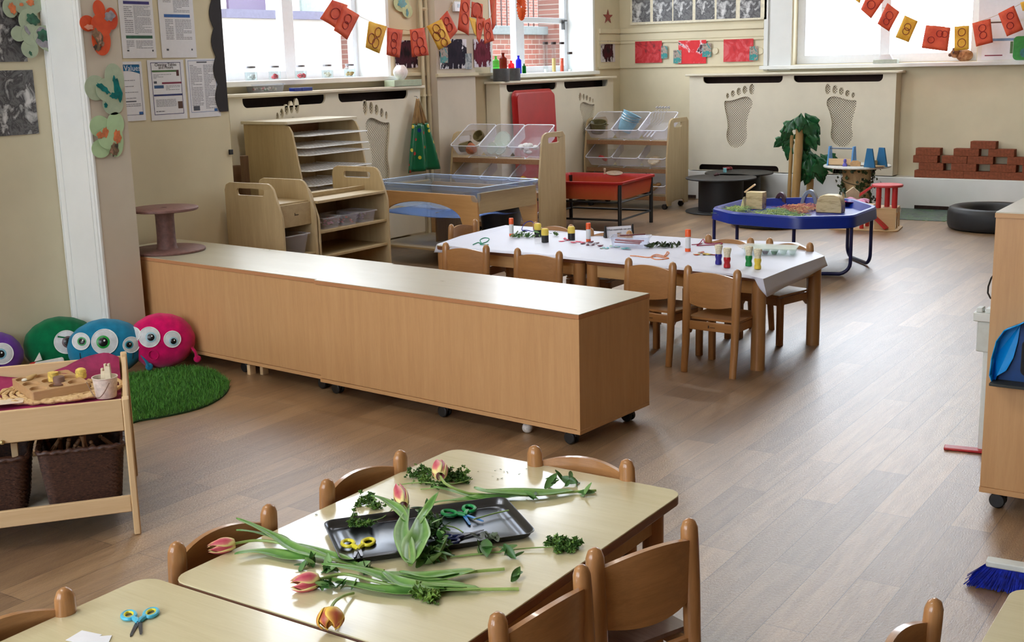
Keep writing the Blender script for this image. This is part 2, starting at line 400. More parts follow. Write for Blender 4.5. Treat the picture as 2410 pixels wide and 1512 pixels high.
window(2, 'x', GX, w2a, w2b, ZS2, ZT, mu2, .16, extra=((mu2, w2b, 2.02, 2.08),))
window(3, 'y', GY, W3a, W3b, ZS3, ZT, mu3, .10, .09)
for i, a in enumerate((-5.6, -2.6)): window(4+i, 'y', -3.3, a, a+2.2, 1.1, 4.2, a+1.1)
m = MB().box(GX+.03, GX+.07, w2b-.14, w2b-.12, 1.95, 2.06).box(GX+.05, GX+.09, w2b-.16, w2b-.10, 2.04, 2.06)
m.build('window_handle', pl('dark_handle', (60, 60, 62), .4), bpy.data.objects['window_2'], bevel=.003)
# vertical heating pipes on the left wall
for i, px in enumerate((1000, 1012)):
    p = onx(px, 300, XW+.04); m = MB().tube([(XW+.045, p.y, .02), (XW+.045, p.y, 2.55)], .017, 10)
    for z in (.7, 1.31): m.box(XW-.005, XW+.06, p.y-.03, p.y+.03, z, z+.015)
    if i == 0:
        m.tube([(XW+.045, p.y, 2.10), (XW+.045, p.y+.3, 2.10)], .014, 8)
    solo('heating_pipe', m, WALL, 'cream painted vertical heating pipe %s beside the pier' % ('left of the two' if i == 0 else 'right of the two'), 'pipe', group='heating pipes')
# dark air vents low in the ledge
for i, (x0, x1, y) in enumerate(((1612, 1638, 462), (2152, 2233, 487))):
    a, b = ony(x0, y, 12.75), ony(x1, y, 12.75); m = MB().box(0, b.x-a.x, -.006, .01, -.018, .018)
    for k in range(int((b.x-a.x)/.03)): m.box(.01+k*.03, .014+k*.03, -.009, 0, -.014, .014)
    solo('air_vent', m, DARK, 'narrow dark vent slot low in white ledge, ' + ('short one by the shelf unit' if i == 0 else 'long one above the picture mat'), 'vent', (a.x, a.y, a.z), group='ledge vents')
# ------------------------------------------------------------- outside
brk = NT('outside_brick'); bb = brk.n('ShaderNodeTexBrick'); brk.l(brk.coord((1, 1, 1), (0, PI/2, PI/2)), bb.inputs['Vector'])
bb.inputs['Color1'].default_value = lin((112, 66, 54)); bb.inputs['Color2'].default_value = lin((92, 52, 42)); bb.inputs['Mortar'].default_value = lin((118, 108, 100))
bb.inputs['Scale'].default_value = 1; bb.inputs['Brick Width'].default_value = .23; bb.inputs['Row Height'].default_value = .08; bb.inputs['Mortar Size'].default_value = .008
brk.l(bb.outputs[0], brk.b.inputs['Base Color']); setb(brk.b, Roughness=.9)
PALE = pl('outside_render', (225, 222, 215), .9, .2, vary=.05, scale=1)
g = struct('ground_outside', MB().box(-40, 40, -40, 60, -.4, -.2), pl('pale_paving', (190, 188, 182), .9, vary=.08, scale=1), smooth=False)
nb = thing('neighbour_building', 'pale building with dark windows outside the left window', 'building', (-14, 12, -.2))
MB().box(-3, 0, -6.5, 5.2, 0, 7).build('wall', PALE, nb, smooth=False)
def nbw(x0, x1, y0, y1, mt, n='window', d=.05):
    a, b = onx(x0, y1, -14), onx(x1, y0, -14); return MB().box(-.03, d, a.y-12, b.y-12, a.z+.2, b.z+.2).build(n, mt, nb)
vio = pl('violet_glass', (74, 60, 88), .2); nbw(534, 615, -60, 28, vio); nbw(706, 800, -60, 29, pl('grey_glass', (120, 132, 130), .2))
nbw(520, 815, 30, 42, pl('grey_sill', (92, 90, 108), .8), 'sill', .12); nbw(806, 822, 84, 168, brk.m, 'brick_pier', .2)
bw = thing('brick_boundary_wall', 'red brick wall with stone coping and iron railings outside the second window', 'wall', (-11, 18, -.2))
zt = onx(1230, 62, -11).z+.2; zb = onx(1230, 82, -11).z+.2
MB().box(-.3, 0, -5, 8, 0, zb).build('brickwork', brk.m, bw, smooth=False)
MB().box(-.38, .08, -5, 8, zb, zt).build('coping', pl('stone_coping', (86, 92, 92), .8), bw, bevel=.01)
m = MB(); m.box(-.17, -.13, -5, 8, zt+1.0, zt+1.04)
for k in range(56): m.tube([(-.15, -4.5+k*.16, zt-.02), (-.15, -4.5+k*.16, zt+1.15)], .012, 6)
m.build('railing', pl('iron_railing', (52, 30, 30), .6), bw)
a = onx(1292, 60, -10.9); MB().box(-.1, .35, a.y-18, a.y-18+.5, 0, 5).build('pier', brk.m, bw, smooth=False)
far = struct('building_outside', MB().box(-22, -20, 8, 40, -.2, 6), brk.m, smooth=False)
# ------------------------------------------------------------- light
wd = bpy.data.worlds.new('sky'); S.world = wd; wd.use_nodes = True; bg = wd.node_tree.nodes['Background']
bg.inputs[0].default_value = (.88, .94, 1.0, 1); bg.inputs[1].default_value = 9.0
for (x, y) in ((-4.6, .5), (-2.8, .5), (-4.5, 6.2), (-3.5, 9.5)):  # unseen lights added below the ceiling as fill
    l = bpy.data.lights.new('ceiling_fill', 'AREA'); l.shape = 'RECTANGLE'; l.size = 1.2; l.size_y = .3; l.energy = 40; l.color = (1, .96, .9)
    o = bpy.data.objects.new('ceiling_fill', l); COL.objects.link(o); o.location = (x, y, 5.1)
S.view_settings.view_transform = 'Standard'; S.view_settings.look = 'None'; S.view_settings.gamma = 1; S.view_settings.exposure = 0.20
S.view_settings.use_curve_mapping = False
S.cycles.use_denoising = True; S.cycles.denoiser = 'OPENIMAGEDENOISE'; S.cycles.max_bounces = 8; S.cycles.diffuse_bounces = 5
S.cycles.transparent_max_bounces = 24; S.cycles.sample_clamp_indirect = 6; S.cycles.caustics_reflective = False; S.cycles.caustics_refractive = False
# ------------------------------------------------------------- radiator covers
FB = [(1020, 800), (1050, 800), (1100, 790), (1150, 772), (1190, 768), (1218, 782), (1230, 808), (1228, 840), (1210, 885), (1192, 950), (1189, 1000), (1195, 1060), (1185, 1110), (1150, 1152), (1110, 1168), (1070, 1155), (1042, 1110), (1035, 1060), (1045, 1010), (1040, 950), (1025, 880), (1016, 830)]
TOES = [(1041, 760, 11, 22), (1082, 745, 16, 26), (1127, 727, 17, 29), (1173, 715, 18, 33), (1225, 710, 20, 41)]
def smooth_loop(p, k=3):
    o = []; n = len(p)
    for i in range(n):
        a, b, c, d = (Vector(p[(i+j) % n]) for j in (-1, 0, 1, 2))
        for q in range(k):
            t = q/k; o.append(tuple(.5*((2*b)+(c-a)*t+(2*a-5*b+4*c-d)*t*t+(3*b-a-3*c+d)*t**3)))
    return o
FBS = smooth_loop(FB, 2)
def foot(cx, z0, w, h, big='r'):
    s = 1 if big == 'r' else -1; f = lambda x, y: (cx+s*((x-1122)/212)*w, z0+(1168-y)/400*h)
    return [[f(x, y) for x, y in FBS]] + [[(lambda q: q)(p) for p in ell(*f(x, y), a/212*w, b/400*h, 14)] for x, y, a, b in TOES]
def cover(label, loc, rot, W, z0, z1, D, slots, feet, bot=()):
    t = thing('radiator_cover', label, 'radiator cover', loc, rot, 'radiator covers'); h = []
    for a, b in slots: h.append(rrect(a, b, z1-.085, z1-.012, .05, 5, (.002, .002, .05, .05)))
    for a, b in bot: h.append(rrect(a, b, z0+.004, z0+.07, .05, 5, (.04, .04, .002, .002)))
    for (c, zb, w, hh, bg_) in feet: h += foot(c, zb, w, hh, bg_)
    MB().prism([(0, z0), (W, z0), (W, z1), (0, z1)], 0, .018, 'xz', holes=h).build('front_panel', COVER, t, smooth=False)
    MB().box(0, .018, .018, D, z0, z1).build('side_panel', COVER, t, bevel=.002); MB().box(W-.018, W, .018, D, z0, z1).build('side_panel', COVER, t, bevel=.002)
    MB().prism(rrect(-.05, W+.05, -.035, D, .03), z1, z1+.024).build('top_shelf', COVER, t, bevel=.006)
    MB().box(.02, W-.02, D-.035, D-.03, z0, z1-.002).build('backing', DARK, t, smooth=False)  # dark sheet that paints in the shade inside the cover
    for (c, zb, w, hh, bg_) in feet:
        m = MB(); a, b, lo, hi = c-w*.64, c+w*.64, zb-.02, min(z1-.10, zb+hh*1.26); q = .026; n = int((b-a+hi-lo)/q)
        for sgn in (1, -1):
            for i in range(n):
                k = i*q
                if sgn == 1: x0, zz0 = (a+max(0, k-(hi-lo)), lo+min(k, hi-lo)); x1, zz1 = (a+min(k, b-a), lo+max(0, k-(b-a)))
                else: x0, zz0 = (b-max(0, k-(hi-lo)), lo+min(k, hi-lo)); x1, zz1 = (b-min(k, b-a), lo+max(0, k-(b-a)))
                if abs(x0-x1) > .004: m.obox((x0, .0225+.0015*sgn, zz0), (x1, .0225+.0015*sgn, zz1), .0085, .0028, (0, 1, 0))
        m.build('grille', COVER, t, smooth=False)
    return t
def U(x, y, o, ax='x'): return (ony(x, y, 12.76).x - o) if ax == 'x' else (onx(x, y, -6.87).y - o)
o3 = ony(1623, 176, 12.76).x; Wd = ony(2107, 250, 12.76).x - o3
f3 = []
for (a, b, yt, yb, bg_) in ((1703, 1768, 228, 348, 'r'), (1943, 2012, 227, 346, 'l')):
    c = U((a+b)/2, yb, o3); w = ony(b, 280, 12.76).x-ony(a, 280, 12.76).x; zt_, zb_ = ony(a+20, yt, 12.76).z, ony(a+20, yb, 12.76).z
    f3.append((c, zb_, w, zt_-zb_, bg_))
cover('wide cream radiator cover on the back wall with two whole footprint cutouts', (o3, 12.76, 0), 0, Wd, .335, 1.395, .185,
      [(U(1655, 185, o3), U(1842, 185, o3)), (U(1868, 185, o3), U(2078, 185, o3))], f3, [(U(1645, 400, o3), U(1832, 400, o3)), (U(1960, 400, o3), U(2060, 400, o3))])
o1 = onx(536, 215, -6.87).y; W1 = onx(988, 203, -6.87).y-o1
f1 = []
for (a, b, yt, yb, bg_) in ((652, 706, 277, 455, 'r'), (864, 920, 277, 450, 'l')):
    w = onx(b, 300, -6.87).y-onx(a, 300, -6.87).y; zt_, zb_ = onx(a+20, yt, -6.87).z, onx(a+20, yb, -6.87).z
    f1.append((onx((a+b)/2, 350, -6.87).y-o1, zb_, w, zt_-zb_, bg_))
V = lambda x, o: onx(x, 200, -6.87).y-o
cover('cream radiator cover under the left window, wire rack standing before it', (-6.87, o1, 0), PI/2, W1, .08, 1.39, .17, [(V(568, o1), V(764, o1)), (V(795, o1), V(959, o1))], f1)
o2 = onx(1176, 193, -6.87).y; W2 = onx(1443, 181, -6.87).y-o2
w = onx(1400, 300, -6.87).y-onx(1366, 300, -6.87).y; zt_, zb_ = onx(1380, 240, -6.87).z, onx(1380, 330, -6.87).z
cover('cream radiator cover nearest the room corner with red tray leaning on it', (-6.87, o2, 0), PI/2, W2, .08, 1.39, .17,
      [(V(1192, o2), V(1310, o2)), (V(1328, o2), V(1430, o2))], [(V(1382, o2), zb_, w, zt_-zb_, 'l'), (V(1250, o2), zb_, w, zt_-zb_, 'r')])
# ------------------------------------------------------------- chairs
def chair(label, C, seatmat, group, W=.315):
    """child's chair: back posts at y=0, seat toward +y"""
    t = thing('toddler_chair', label, 'chair', (0, 0, 0), 0, group)
    w = W/2-.018
    for s in (-1, 1):
        m = MB(); pr = [(0, .030), (.15, .012), (.30, .004), (.40, .000), (.50, -.006), (.535, -.008), (.551, -.009), (.558, -.009)]
        rr = [.0185, .0205, .022, .023, .023, .022, .016, .005]
        m.tube([(s*w, -y-.0, z) for z, y in [(a, b) for a, b in pr]], rr, 12, flat=.84); m.build('leg', C['Z'], t, ang=60)
        m = MB().prism([(s*w-.017, .265), (s*w-.010, .258), (s*w+.010, .258), (s*w+.017, .265), (s*w+.017, .29), (s*w+.010, .297), (s*w-.010, .297), (s*w-.017, .29)], 0, .272)
        m.build('leg', C['Z'], t, bevel=.003)
    def bk(side):
        def f(u, v):
            x = (u*2-1)*w; q = 1-(u*2-1)**2
            return (x, .004-.028*q+side, (.368-.018*q)+v*((.507+.026*q)-(.368-.018*q)))
        return f
    m = MB(); nu = 14
    m.grid(bk(-.007), nu, 2); m.grid(bk(.007), nu, 2)
    def rim(z): return lambda u, v: Vector(bk(-.007)(u, z)).lerp(Vector(bk(.007)(u, z)), v)
    m.grid(rim(0), nu, 1); m.grid(rim(1), nu, 1); m.build('backrest', C['X'], t)
    m = MB()
    m.box(-w, w, .262, .280, .225, .272); m.box(-w+.016, w-.016, -.012, .006, .228, .272)
    for s in (-1, 1):
        m.box(s*(w-.008)-.008, s*(w-.008)+.008, 0, .27, .228, .272)
        for y0, y1, sg in ((.02, .05, 1), (.235, .262, -1)): m.prism([(y0, .228), (y1, .228), (y0 if sg == 1 else y1, .20)], s*(w-.008)-.007, s*(w-.008)+.007, 'yz')
    m.build('seat_frame', C['X'], t, bevel=.002)
    mk = MB().box(.0, .028, -.0135, -.0121, .246, .249); mk.box(-.012, -.005, -.0135, -.0121, .243, .257); mk.build('maker_mark', pl('chair_mark', (70, 46, 30), .6), t)
    def st(u, v):
        x = (u*2-1)*(W/2-.012); y = .012+v*.29; return (x, y, .2785-.007*(1-(u*2-1)**2)*sin(PI*min(1, v*1.1)))
    m = MB(); m.grid(st, 10, 10); m.grid(lambda u, v: Vector(st(u, v))+Vector((0, 0, .011)), 10, 10)
    for e in ((0, None), (1, None)):
        m.grid(lambda u, v, e=e[0]: Vector(st(e, u))+Vector((0, 0, .011*v)), 10, 1); m.grid(lambda u, v, e=e[0]: Vector(st(u, e))+Vector((0, 0, .011*v)), 10, 1)
    m.build('seat', seatmat, t)
    return t
SEATG = wood('grey_brown_seat', (92, 70, 62), (120, 96, 86), 'Y', .25, 1.5, .3)
ZP = .552
def put(t, pa, pb, label=None, first=False, back=.012):
    """stand a chair so its post tops meet two photo points (seat to the left of a->b)"""
    A, B = at(*pa, ZP), at(*pb, ZP); c = (A+B)/2; d = (B-A); rz = math.atan2(d.y, d.x)
    n = Vector((-sin(rz), cos(rz), 0)); loc = (c.x+n.x*back*0-n.x*.009, c.y-n.y*.009, 0)
    if first: t.location = loc; t.rotation_euler = (0, 0, rz); t['label'] = label; return t
    return dup(t, loc, rz, label)
GC = 'chairs around the flower table'
c0 = chair('x', CHAIRW, SEATG, GC)
put(c0, (955, 1060), (755, 1138), 'beech chair tucked at the far left side of the tulip table', True)
put(c0, (645, 1187), (400, 1287), 'beech chair on the left beside the lying tulip bloom')
put(c0, (146, 1392), (-150, 1512), 'beech chair bottom left corner, beside the table with blue scissors')
put(c0, (1488, 1088), (1246, 1052), 'beech chair at the far end of the tulip table, behind it')
put(c0, (1384, 1300), (1635, 1222), 'beech chair right of the tulip table with brown seat showing')
put(c0, (1158, 1455), (1378, 1330), 'beech chair nearest the camera at the right table edge')
a = at(2185, 1410, ZP); c = dup(c0, (a.x-.0, a.y-.145, 0), R(-92), 'beech chair with one round post at bottom right table corner')
# ------------------------------------------------------------- tables
TH = .5
def table(label, x0, x1, y0, y1, top=TH, rot=0.0, leg=.028, group='low wooden tables', C=CHAIRW, rc=.045, edge=True, inset=.06, topm=None):
    t = thing('wooden_table', label, 'table', ((x0+x1)/2, (y0+y1)/2, 0), rot, group); a, b = (x1-x0)/2, (y1-y0)/2
    MB().prism(rrect(-a, a, -b, b, rc), top-.004, top).build('laminate_top', topm or MAPLE['X'], t, bevel=.001, seg=1)
    MB().prism(rrect(-a, a, -b, b, rc), top-.026, top-.0042).build('table_edge', wood('table_edge', (104, 62, 40), (128, 80, 54), 'X', .4), t, bevel=.003)
    for sx in (-1, 1):
        for sy in (-1, 1):
            MB().tube([(sx*(a-inset), sy*(b-inset), 0), (sx*(a-inset), sy*(b-inset), top-.026)], leg, 16).build('leg', C['Z'], t)
    m = MB()
    for s in (-1, 1):
        m.box(-a+inset+.02, a-inset-.02, s*(b-inset)-.01, s*(b-inset)+.01, top-.10, top-.026); m.box(s*(a-inset)-.01, s*(a-inset)+.01, -b+inset+.02, b-inset-.02, top-.10, top-.026)
    m.build('apron', wood('pale_apron', (176, 138, 92), (196, 158, 110), 'X', .45), t, bevel=.002); return t
table('pale wooden table covered with cut tulips and herbs', -2.03, -1.288, 1.640, 2.703)
table('pale wooden table at bottom left holding blue scissors', -2.09, -1.348, .555, 1.628)
table('pale wooden table corner at the bottom right edge', -.447, .30, 1.45, 2.53)
# ------------------------------------------------------------- low cabinets on castors
def castor(par, x, y, mt=BLACK, z=.06, rot=0.0):
    m = MB(); r = .028
    for s in (-1, 1): m.lathe([(0, s*.007), (r*.9, s*.007), (r, s*.011), (r, s*.018), (r*.85, s*.022), (0, s*.022)], (x, y, r), 18, 'y')
    m.tube([(x, y-.01, r), (x, y+.01, r)], .008, 8); m.prism(rrect(x-.016, x+.03, y-.012, y+.012, .008), r+.006, min(z-.0061, r*2+.002)); m.box(x-.02, x+.02, y-.02, y+.02, z-.006, z)
    return m.build('castor', mt, par, bevel=.001)
ca, cb = at(1362, 741, .58), at(740, 659, .58); ang = math.atan2(ca.y-cb.y, ca.x-cb.x)
TOPW = wood('worn_cabinet_top', (178, 172, 150), (200, 194, 172), 'X', .22, 1.0, .3)
t = NT('worn_cabinet_top2'); co = t.coord((.5, 5, 5)); a = t.noise(co, 2.2, 5, .6, .5); t.l(t.ramp(a, [(.3, (184, 178, 154)), (.7, (194, 188, 166))]), t.b.inputs['Base Color'])
r1 = t.noise(t.coord((1, 3, 1)), 2.0, 6, .7, .6); mr = t.n('ShaderNodeMapRange'); t.l(r1, mr.inputs[0]); mr.inputs[1].default_value = .28; mr.inputs[2].default_value = .75
mr.inputs[3].default_value = .26; mr.inputs[4].default_value = .44; t.l(mr.outputs[0], t.b.inputs['Roughness']); setb(t.b, Specular_IOR_Level=.8, Coat_Weight=1.0, Coat_Roughness=.30); TOPW = t.m
def cabinet(label, x0, x1, D, h, org, casters, split=True):
    t = thing('storage_cabinet', label, 'cabinet', (org.x, org.y, 0), ang, 'storage cabinets on castors')
    b = .062
    MB().box(x0+.002, x1-.018, .003, .018, b+.02, h-.022).build('front_panel', BEECH['Z'], t, bevel=.0008, seg=1)
    MB().box(x1-.018, x1, 0, D, b+.018, h-.0205).build('side_panel', BEECH['Z'], t, bevel=.001, seg=1)
    MB().box(x0, x0+.018, .019, D, b+.018, h-.0205).build('side_panel', BEECH['Z'], t, bevel=.001, seg=1)
    MB().box(x0, x1, -.001, D+.001, b, b+.018).build('base_board', BEECH['X'], t, bevel=.001, seg=1)
    MB().box(x0+.018, x1-.018, D-.02, D-.005, b+.018, h-.021).build('back_panel', BEECH['X'], t)
    m = MB(); m.k = 1; m.box(x0-.001, x1+.001, -.002, D+.002, h-.020, h-.003); m.k = 0; m.box(x0, x1, 0, D, h-.0029, h)
    m.build('worktop', [TOPW, wood('cabinet_top_edge', (178, 122, 82), (196, 138, 96), 'X', .45)], t, smooth=False)
    for cx, cy in casters: castor(t, cx, cy)
    return t
L1 = (ca-cb).length
cabinet('beech storage cabinet nearest, right of the pair, on black castors', 0, L1, .545, .58, cb, [(.06, .06), (.78, .05), (L1-.08, .05), (L1-.06, .46), (.06, .48)])
cabinet('beech storage cabinet on the left carrying the brown cable spool', -1.855, -.004, .545, .575, cb+Vector((-.012, .040, 0)), [(-.055, .05), (-.66, .05), (-1.4, .05), (-.06, .48), (-1.4, .48)])
# wood offcuts under the left cabinet
for i, px in enumerate((583, 613)):
    p = at(px, 884, 0); solo('wooden_block', MB().box(-.012, .012, -.02, .02, 0, .055), PINE['Z'], 'small pale wooden block under left cabinet, %s one' % ('left' if i == 0 else 'right'), 'block', (p.x, p.y+.03, 0), ang, bevel=.002, group='blocks under the cabinet')
p = at(1238, 1021, 0); solo('white_ball', MB().ball((0, 0, .024), (.024, .026, .024)), pl('white_ball', (214, 208, 202), .6, vary=.12, scale=60), 'small white speckled ball under front edge of the near cabinet', 'ball', (p.x, p.y+.014, 0))
# cable spool on the left cabinet
SP = pl('spool_brown', (118, 84, 78), .6, vary=.12, scale=40, bump=.1)
p = at(390, 590, .576); t = thing('cable_spool', 'dusty pink brown cable spool standing on left cabinet beside pillar', 'spool', (p.x+.015, p.y-.0, .576))
MB().lathe([(0, 0), (.215, 0), (.218, .004), (.218, .011), (.213, .014), (0, .0141)], n=48).build('base_flange', SP, t)
MB().lathe([(.062, .0142), (.056, .03), (.053, .08), (.053, .2), (.057, .236)], n=32).build('core', SP, t)
MB().lathe([(0, .2362), (.19, .2362), (.194, .240), (.194, .250), (.189, .253), (.02, .2532), (.018, .246), (0, .246)], n=48).build('top_flange', SP, t)
# ------------------------------------------------------------- right-hand cabinet
q = at(2303, 1160, .062); x0 = q.x; y0 = q.y+.01
t = thing('tall_cabinet', 'tall beech cabinet at right edge with blue dustpan hanging on it', 'cabinet', (x0, y0, 0), R(0))
MB().box(0, .9, .003, .018, .082, 1.044).build('front_panel', BEECH['Z'], t, bevel=.001); MB().box(0, .016, .019, .44, .082, 1.044).build('side_panel', BEECH['Z'], t, bevel=.001)
MB().box(-.001, .901, -.001, .441, .062, .0815).build('base_board', BEECH['X'], t, bevel=.001); MB().box(.884, .9, .019, .44, .082, 1.044).build('side_panel', BEECH['Z'], t)
MB().box(.0165, .8835, .42, .436, .082, 1.043).build('back_panel', BEECH['X'], t)
m = MB(); m.k = 1; m.box(-.002, .902, -.002, .442, 1.0445, 1.06); m.k = 0; m.box(0, .9, 0, .44, 1.0601, 1.064); m.build('worktop', [TOPW, BEECH['X']], t, smooth=False)
castor(t, .055, .05); castor(t, .055, .38); castor(t, .84, .05); castor(t, .84, .38)
# dustpan hanging on its front
DP = pl('bright_blue_plastic', (0, 160, 245), .35, .5, vary=.02)
FY = y0; pts = [(2337, 908), (2336, 880), (2341, 840), (2352, 800), (2370, 775), (2400, 764), (2425, 752), (2445, 760), (2470, 850), (2470, 900)]
c = ony(2400, 850, FY-.03); lp = [((w := ony(x, y, FY-.03)).x-c.x, w.z-c.z) for x, y in pts]
t = thing('dustpan', 'bright blue plastic dustpan hanging against tall cabinet front', 'dustpan', (c.x, FY-.004, c.z))
MB().prism(lp, -.006, -.002, 'xz').build('back_plate', pl('shaded_blue_plastic', (4, 60, 120), .4), t, smooth=False)  # darker blue paints the shade inside the pan
m = MB(); n = len(lp); inner = [(a*.80+.030, b*.84-.006) for a, b in lp]
for i in range(7):
    m.add([(lp[i][0], -.003, lp[i][1]), (lp[i+1][0], -.003, lp[i+1][1]), (lp[i+1][0], -.075, lp[i+1][1]+.004), (lp[i][0], -.075*(i > 0)-.03*(i == 0), lp[i][1]+.004)], [(0, 1, 2, 3)])
m.build('rim_wall', DP, t, solid=.003)
m = MB(); m.add([(a, -.0095, b) for a, b in lp[:6]]+[(a, -.0095-.03*(i/5), b) for i, (a, b) in enumerate([(lp[5][0], lp[5][1]-.004), (lp[4][0]+.035, lp[4][1]-.045), (lp[3][0]+.048, lp[3][1]-.06), (lp[2][0]+.040, lp[2][1]-.045), (lp[1][0]+.016, lp[1][1]-.005)])], [tuple(range(11))])
m.build('lip', DP, t, solid=.003, smooth=False)
m = MB(); z0 = ony(2400, 905, FY-.03).z-c.z; m.box(lp[0][0]-.004, lp[-1][0], -.075, -.005, z0-.006, z0+.004); m.build('rubber_edge', pl('dark_rubber', (50, 52, 50), .7), t, bevel=.002)
c2 = ony(2424, 830, FY-.08); solo('hand_brush', MB().prism(rrect(-.02, .05, -.075, .05, .02), 0, .03, 'xz'), pl('black_bristle', (32, 32, 34), .9, bump=.5, scale=200), 'black bristled hand brush hanging with the blue dustpan, cut by edge', 'brush', (c2.x, FY-.12, c2.z), bevel=.004)
# cord, white bin and box beyond the cabinet
a = ony(2336, 650, y0+.3); m = MB(); pts = [ony(x, y, y0+.46) for x, y in ((2345, 640), (2333, 655), (2326, 675), (2325, 690), (2331, 702), (2345, 708))]
solo('extension_lead', MB().tube(pts, .0035, 6), BLACK, 'thin black cord looping out behind the tall cabinet', 'electric lead')
WP = pl('white_plastic', (214, 220, 218), .4, vary=.02)
b = ony(2322, 735, 4.95)
t = thing('sanitiser_dispenser', 'white plastic dispenser bracket on pale post behind tall cabinet', 'dispenser', (b.x, 4.95, b.z))
MB().prism(rrect(-.045, .06, -.03, .05, .012), -.035, .0).build('bracket', WP, t, bevel=.003)
MB().prism(rrect(-.03, .06, -.02, .045, .01), -.16, -.0355).build('reservoir', pl('frosted_plastic', (200, 206, 202), .3, vary=.03), t, bevel=.004)
MB().box(-.035, -.012, -.02, .03, .0, .018).build('lever', WP, t, bevel=.003); MB().box(.0, .03, -.02, .03, .0, .018).build('lever', WP, t, bevel=.003)
MB().box(-.005, .06, .0, .03, -b.z, -.161).build('post', WP, t, bevel=.004)
p = at(2222, 1056, 0); qq = at(2340, 1068, 0); solo('red_strip', MB().obox((p.x, p.y, .006), (qq.x, qq.y, .006), .05, .010), pl('red_plastic', (176, 34, 40), .4, vary=.05), 'flat red strip lying on floor, poking out behind tall cabinet', 'strip', bevel=.003)
# broom head
p = at(2310, 1372, 0); q = at(2440, 1395, 0); d = (q-p).normalized(); ry = math.atan2(d.y, d.x)
t = thing('broom_head', 'blue bristled broom head with white back lying on the floor', 'broom', (p.x, p.y-.01, 0), ry)
m = MB()
for i in range(2600):
    u = random.random(); v = random.random(); x = .0+u*.34; y = (v-.5)*.05; a = -.035*(1-u*4) if u < .25 else 0
    tip = Vector((x+a+random.uniform(-.012, .012), y*1.9+random.uniform(-.008, .008), .004+random.random()*.006)); b = Vector((x*.96+.016, y*.8+.006, .066)); s_ = Vector((.0016, .0006, 0))
    m.add([b-s_, b+s_, tip+s_, tip-s_], [(0, 1, 2, 3)])
o = m.build('bristles', pl('blue_bristle', (10, 34, 150), .5, vary=.3, scale=60), t, smooth=False); o['kind'] = 'stuff'
MB().prism(rrect(.012, .36, -.016, .028, .008), .064, .084).build('broom_back', WP, t, bevel=.004)
# ------------------------------------------------------------- two-tier play unit, left edge
Q0 = at(303, 937, .5); RU = R(51.5); UX = Vector((cos(RU), sin(RU), 0)); UY = Vector((-sin(RU), cos(RU), 0))
def un(x, y, z=0.0): return Q0*1.0 + UX*x + UY*y + Vector((0, 0, z-.5))
def unl(px, py, z):
    p = at(px, py, z)-Vector((Q0.x, Q0.y, 0)); return p.x*UX.x+p.y*UX.y, p.x*UY.x+p.y*UY.y
DU = .68; LU = 1.15
u = thing('play_unit', 'pale two-tier wooden play unit at left edge with wicker baskets below', 'play table', (Q0.x, Q0.y, 0), RU)
for (x, y, h) in ((-.012, .0, .50), (-.012, DU-.02, .512), (-LU, 0, .50), (-LU, DU-.02, .512)):
    MB().box(x-.012, x+.012, y-.004, y+.038, 0, h).build('leg', PINE['Z'], u, bevel=.005)
MB().box(-LU+.012, -.024, -.002, .014, .385, .497).build('front_rail', PINE['X'], u, bevel=.003)
MB().box(-LU+.012, -.024, DU-.006, DU+.010, .385, .497).build('back_rail', PINE['X'], u, bevel=.003)
MB().box(-.020, -.004, .0385, DU-.025, .385, .499).build('side_rail', PINE['Y'], u, bevel=.003)
MB().box(-LU+.012, -.025, .015, DU-.007, .402, .412).build('tray_bottom', PINE['X'], u)
MB().box(-LU+.012, -.024, -.002, .014, .088, .147).build('shelf_front_rail', PINE['X'], u, bevel=.003)
MB().box(-LU+.012, -.024, DU-.006, DU+.010, .088, .147).build('shelf_back_rail', PINE['X'], u, bevel=.003)
MB().box(-LU+.012, -.025, .0145, DU-.007, .118, .128).build('lower_shelf', pl('grey_shelf', (168, 160, 146), .6), u)
x, y = unl(14, 1033, .37); MB().lathe([(0, -.012), (.007, -.010), (.008, -.004), (.004, 0), (.004, .004)], (x, -.002, .392), 12, 'y').build('brass_knob', pl('brass', (190, 170, 120), .3, .5, 1.0), u)
SH = .128
# magenta cloth
m = MB()
def cl(i, j):
    x = -.03-i*(LU-.06); y = .02+j*(DU-.035); z = .4135+.006*(1+sin(i*23+j*5))*(1+sin(j*17-i*6))*.5
    if j > .86: z += (j-.86)/.14*(.03+.045*max(0, 1-abs(i-.04)*7)+.02*(1+sin(i*14)))
    return (x, y, z)
m.grid(cl, 60, 24); solo('magenta_cloth', m, blotch('magenta_cloth', [(.3, (112, 16, 62)), (.6, (150, 30, 82)), (.8, (186, 80, 120))], 9, .5, .75), 'magenta mottled cloth lining the top tray of the play unit', 'cloth', (Q0.x, Q0.y, .002), RU)
# placemat
cx, cy = unl(142, 918, .432); CZ = .432
m = MB(); rings = 9
for k in range(rings):
    rr_ = .018+k*.0205; n = max(16, int(rr_*420)); pts = [(cx+1.22*rr_*cos(2*PI*i/n), cy+.92*rr_*sin(2*PI*i/n), CZ+.0015*sin(i*2.1+k)) for i in range(n)]
    m.tube(pts, [.0095+.0022*sin(i*1.6) for i in range(n)], 7, closed=True, flat=.75)
solo('woven_placemat', m, blotch('braided_straw', [(.3, (150, 112, 70)), (.5, (206, 172, 122)), (.7, (228, 200, 156))], 60, .2, .8), 'oval braided straw placemat lying on the magenta cloth', 'placemat', (Q0.x, Q0.y, 0), RU)
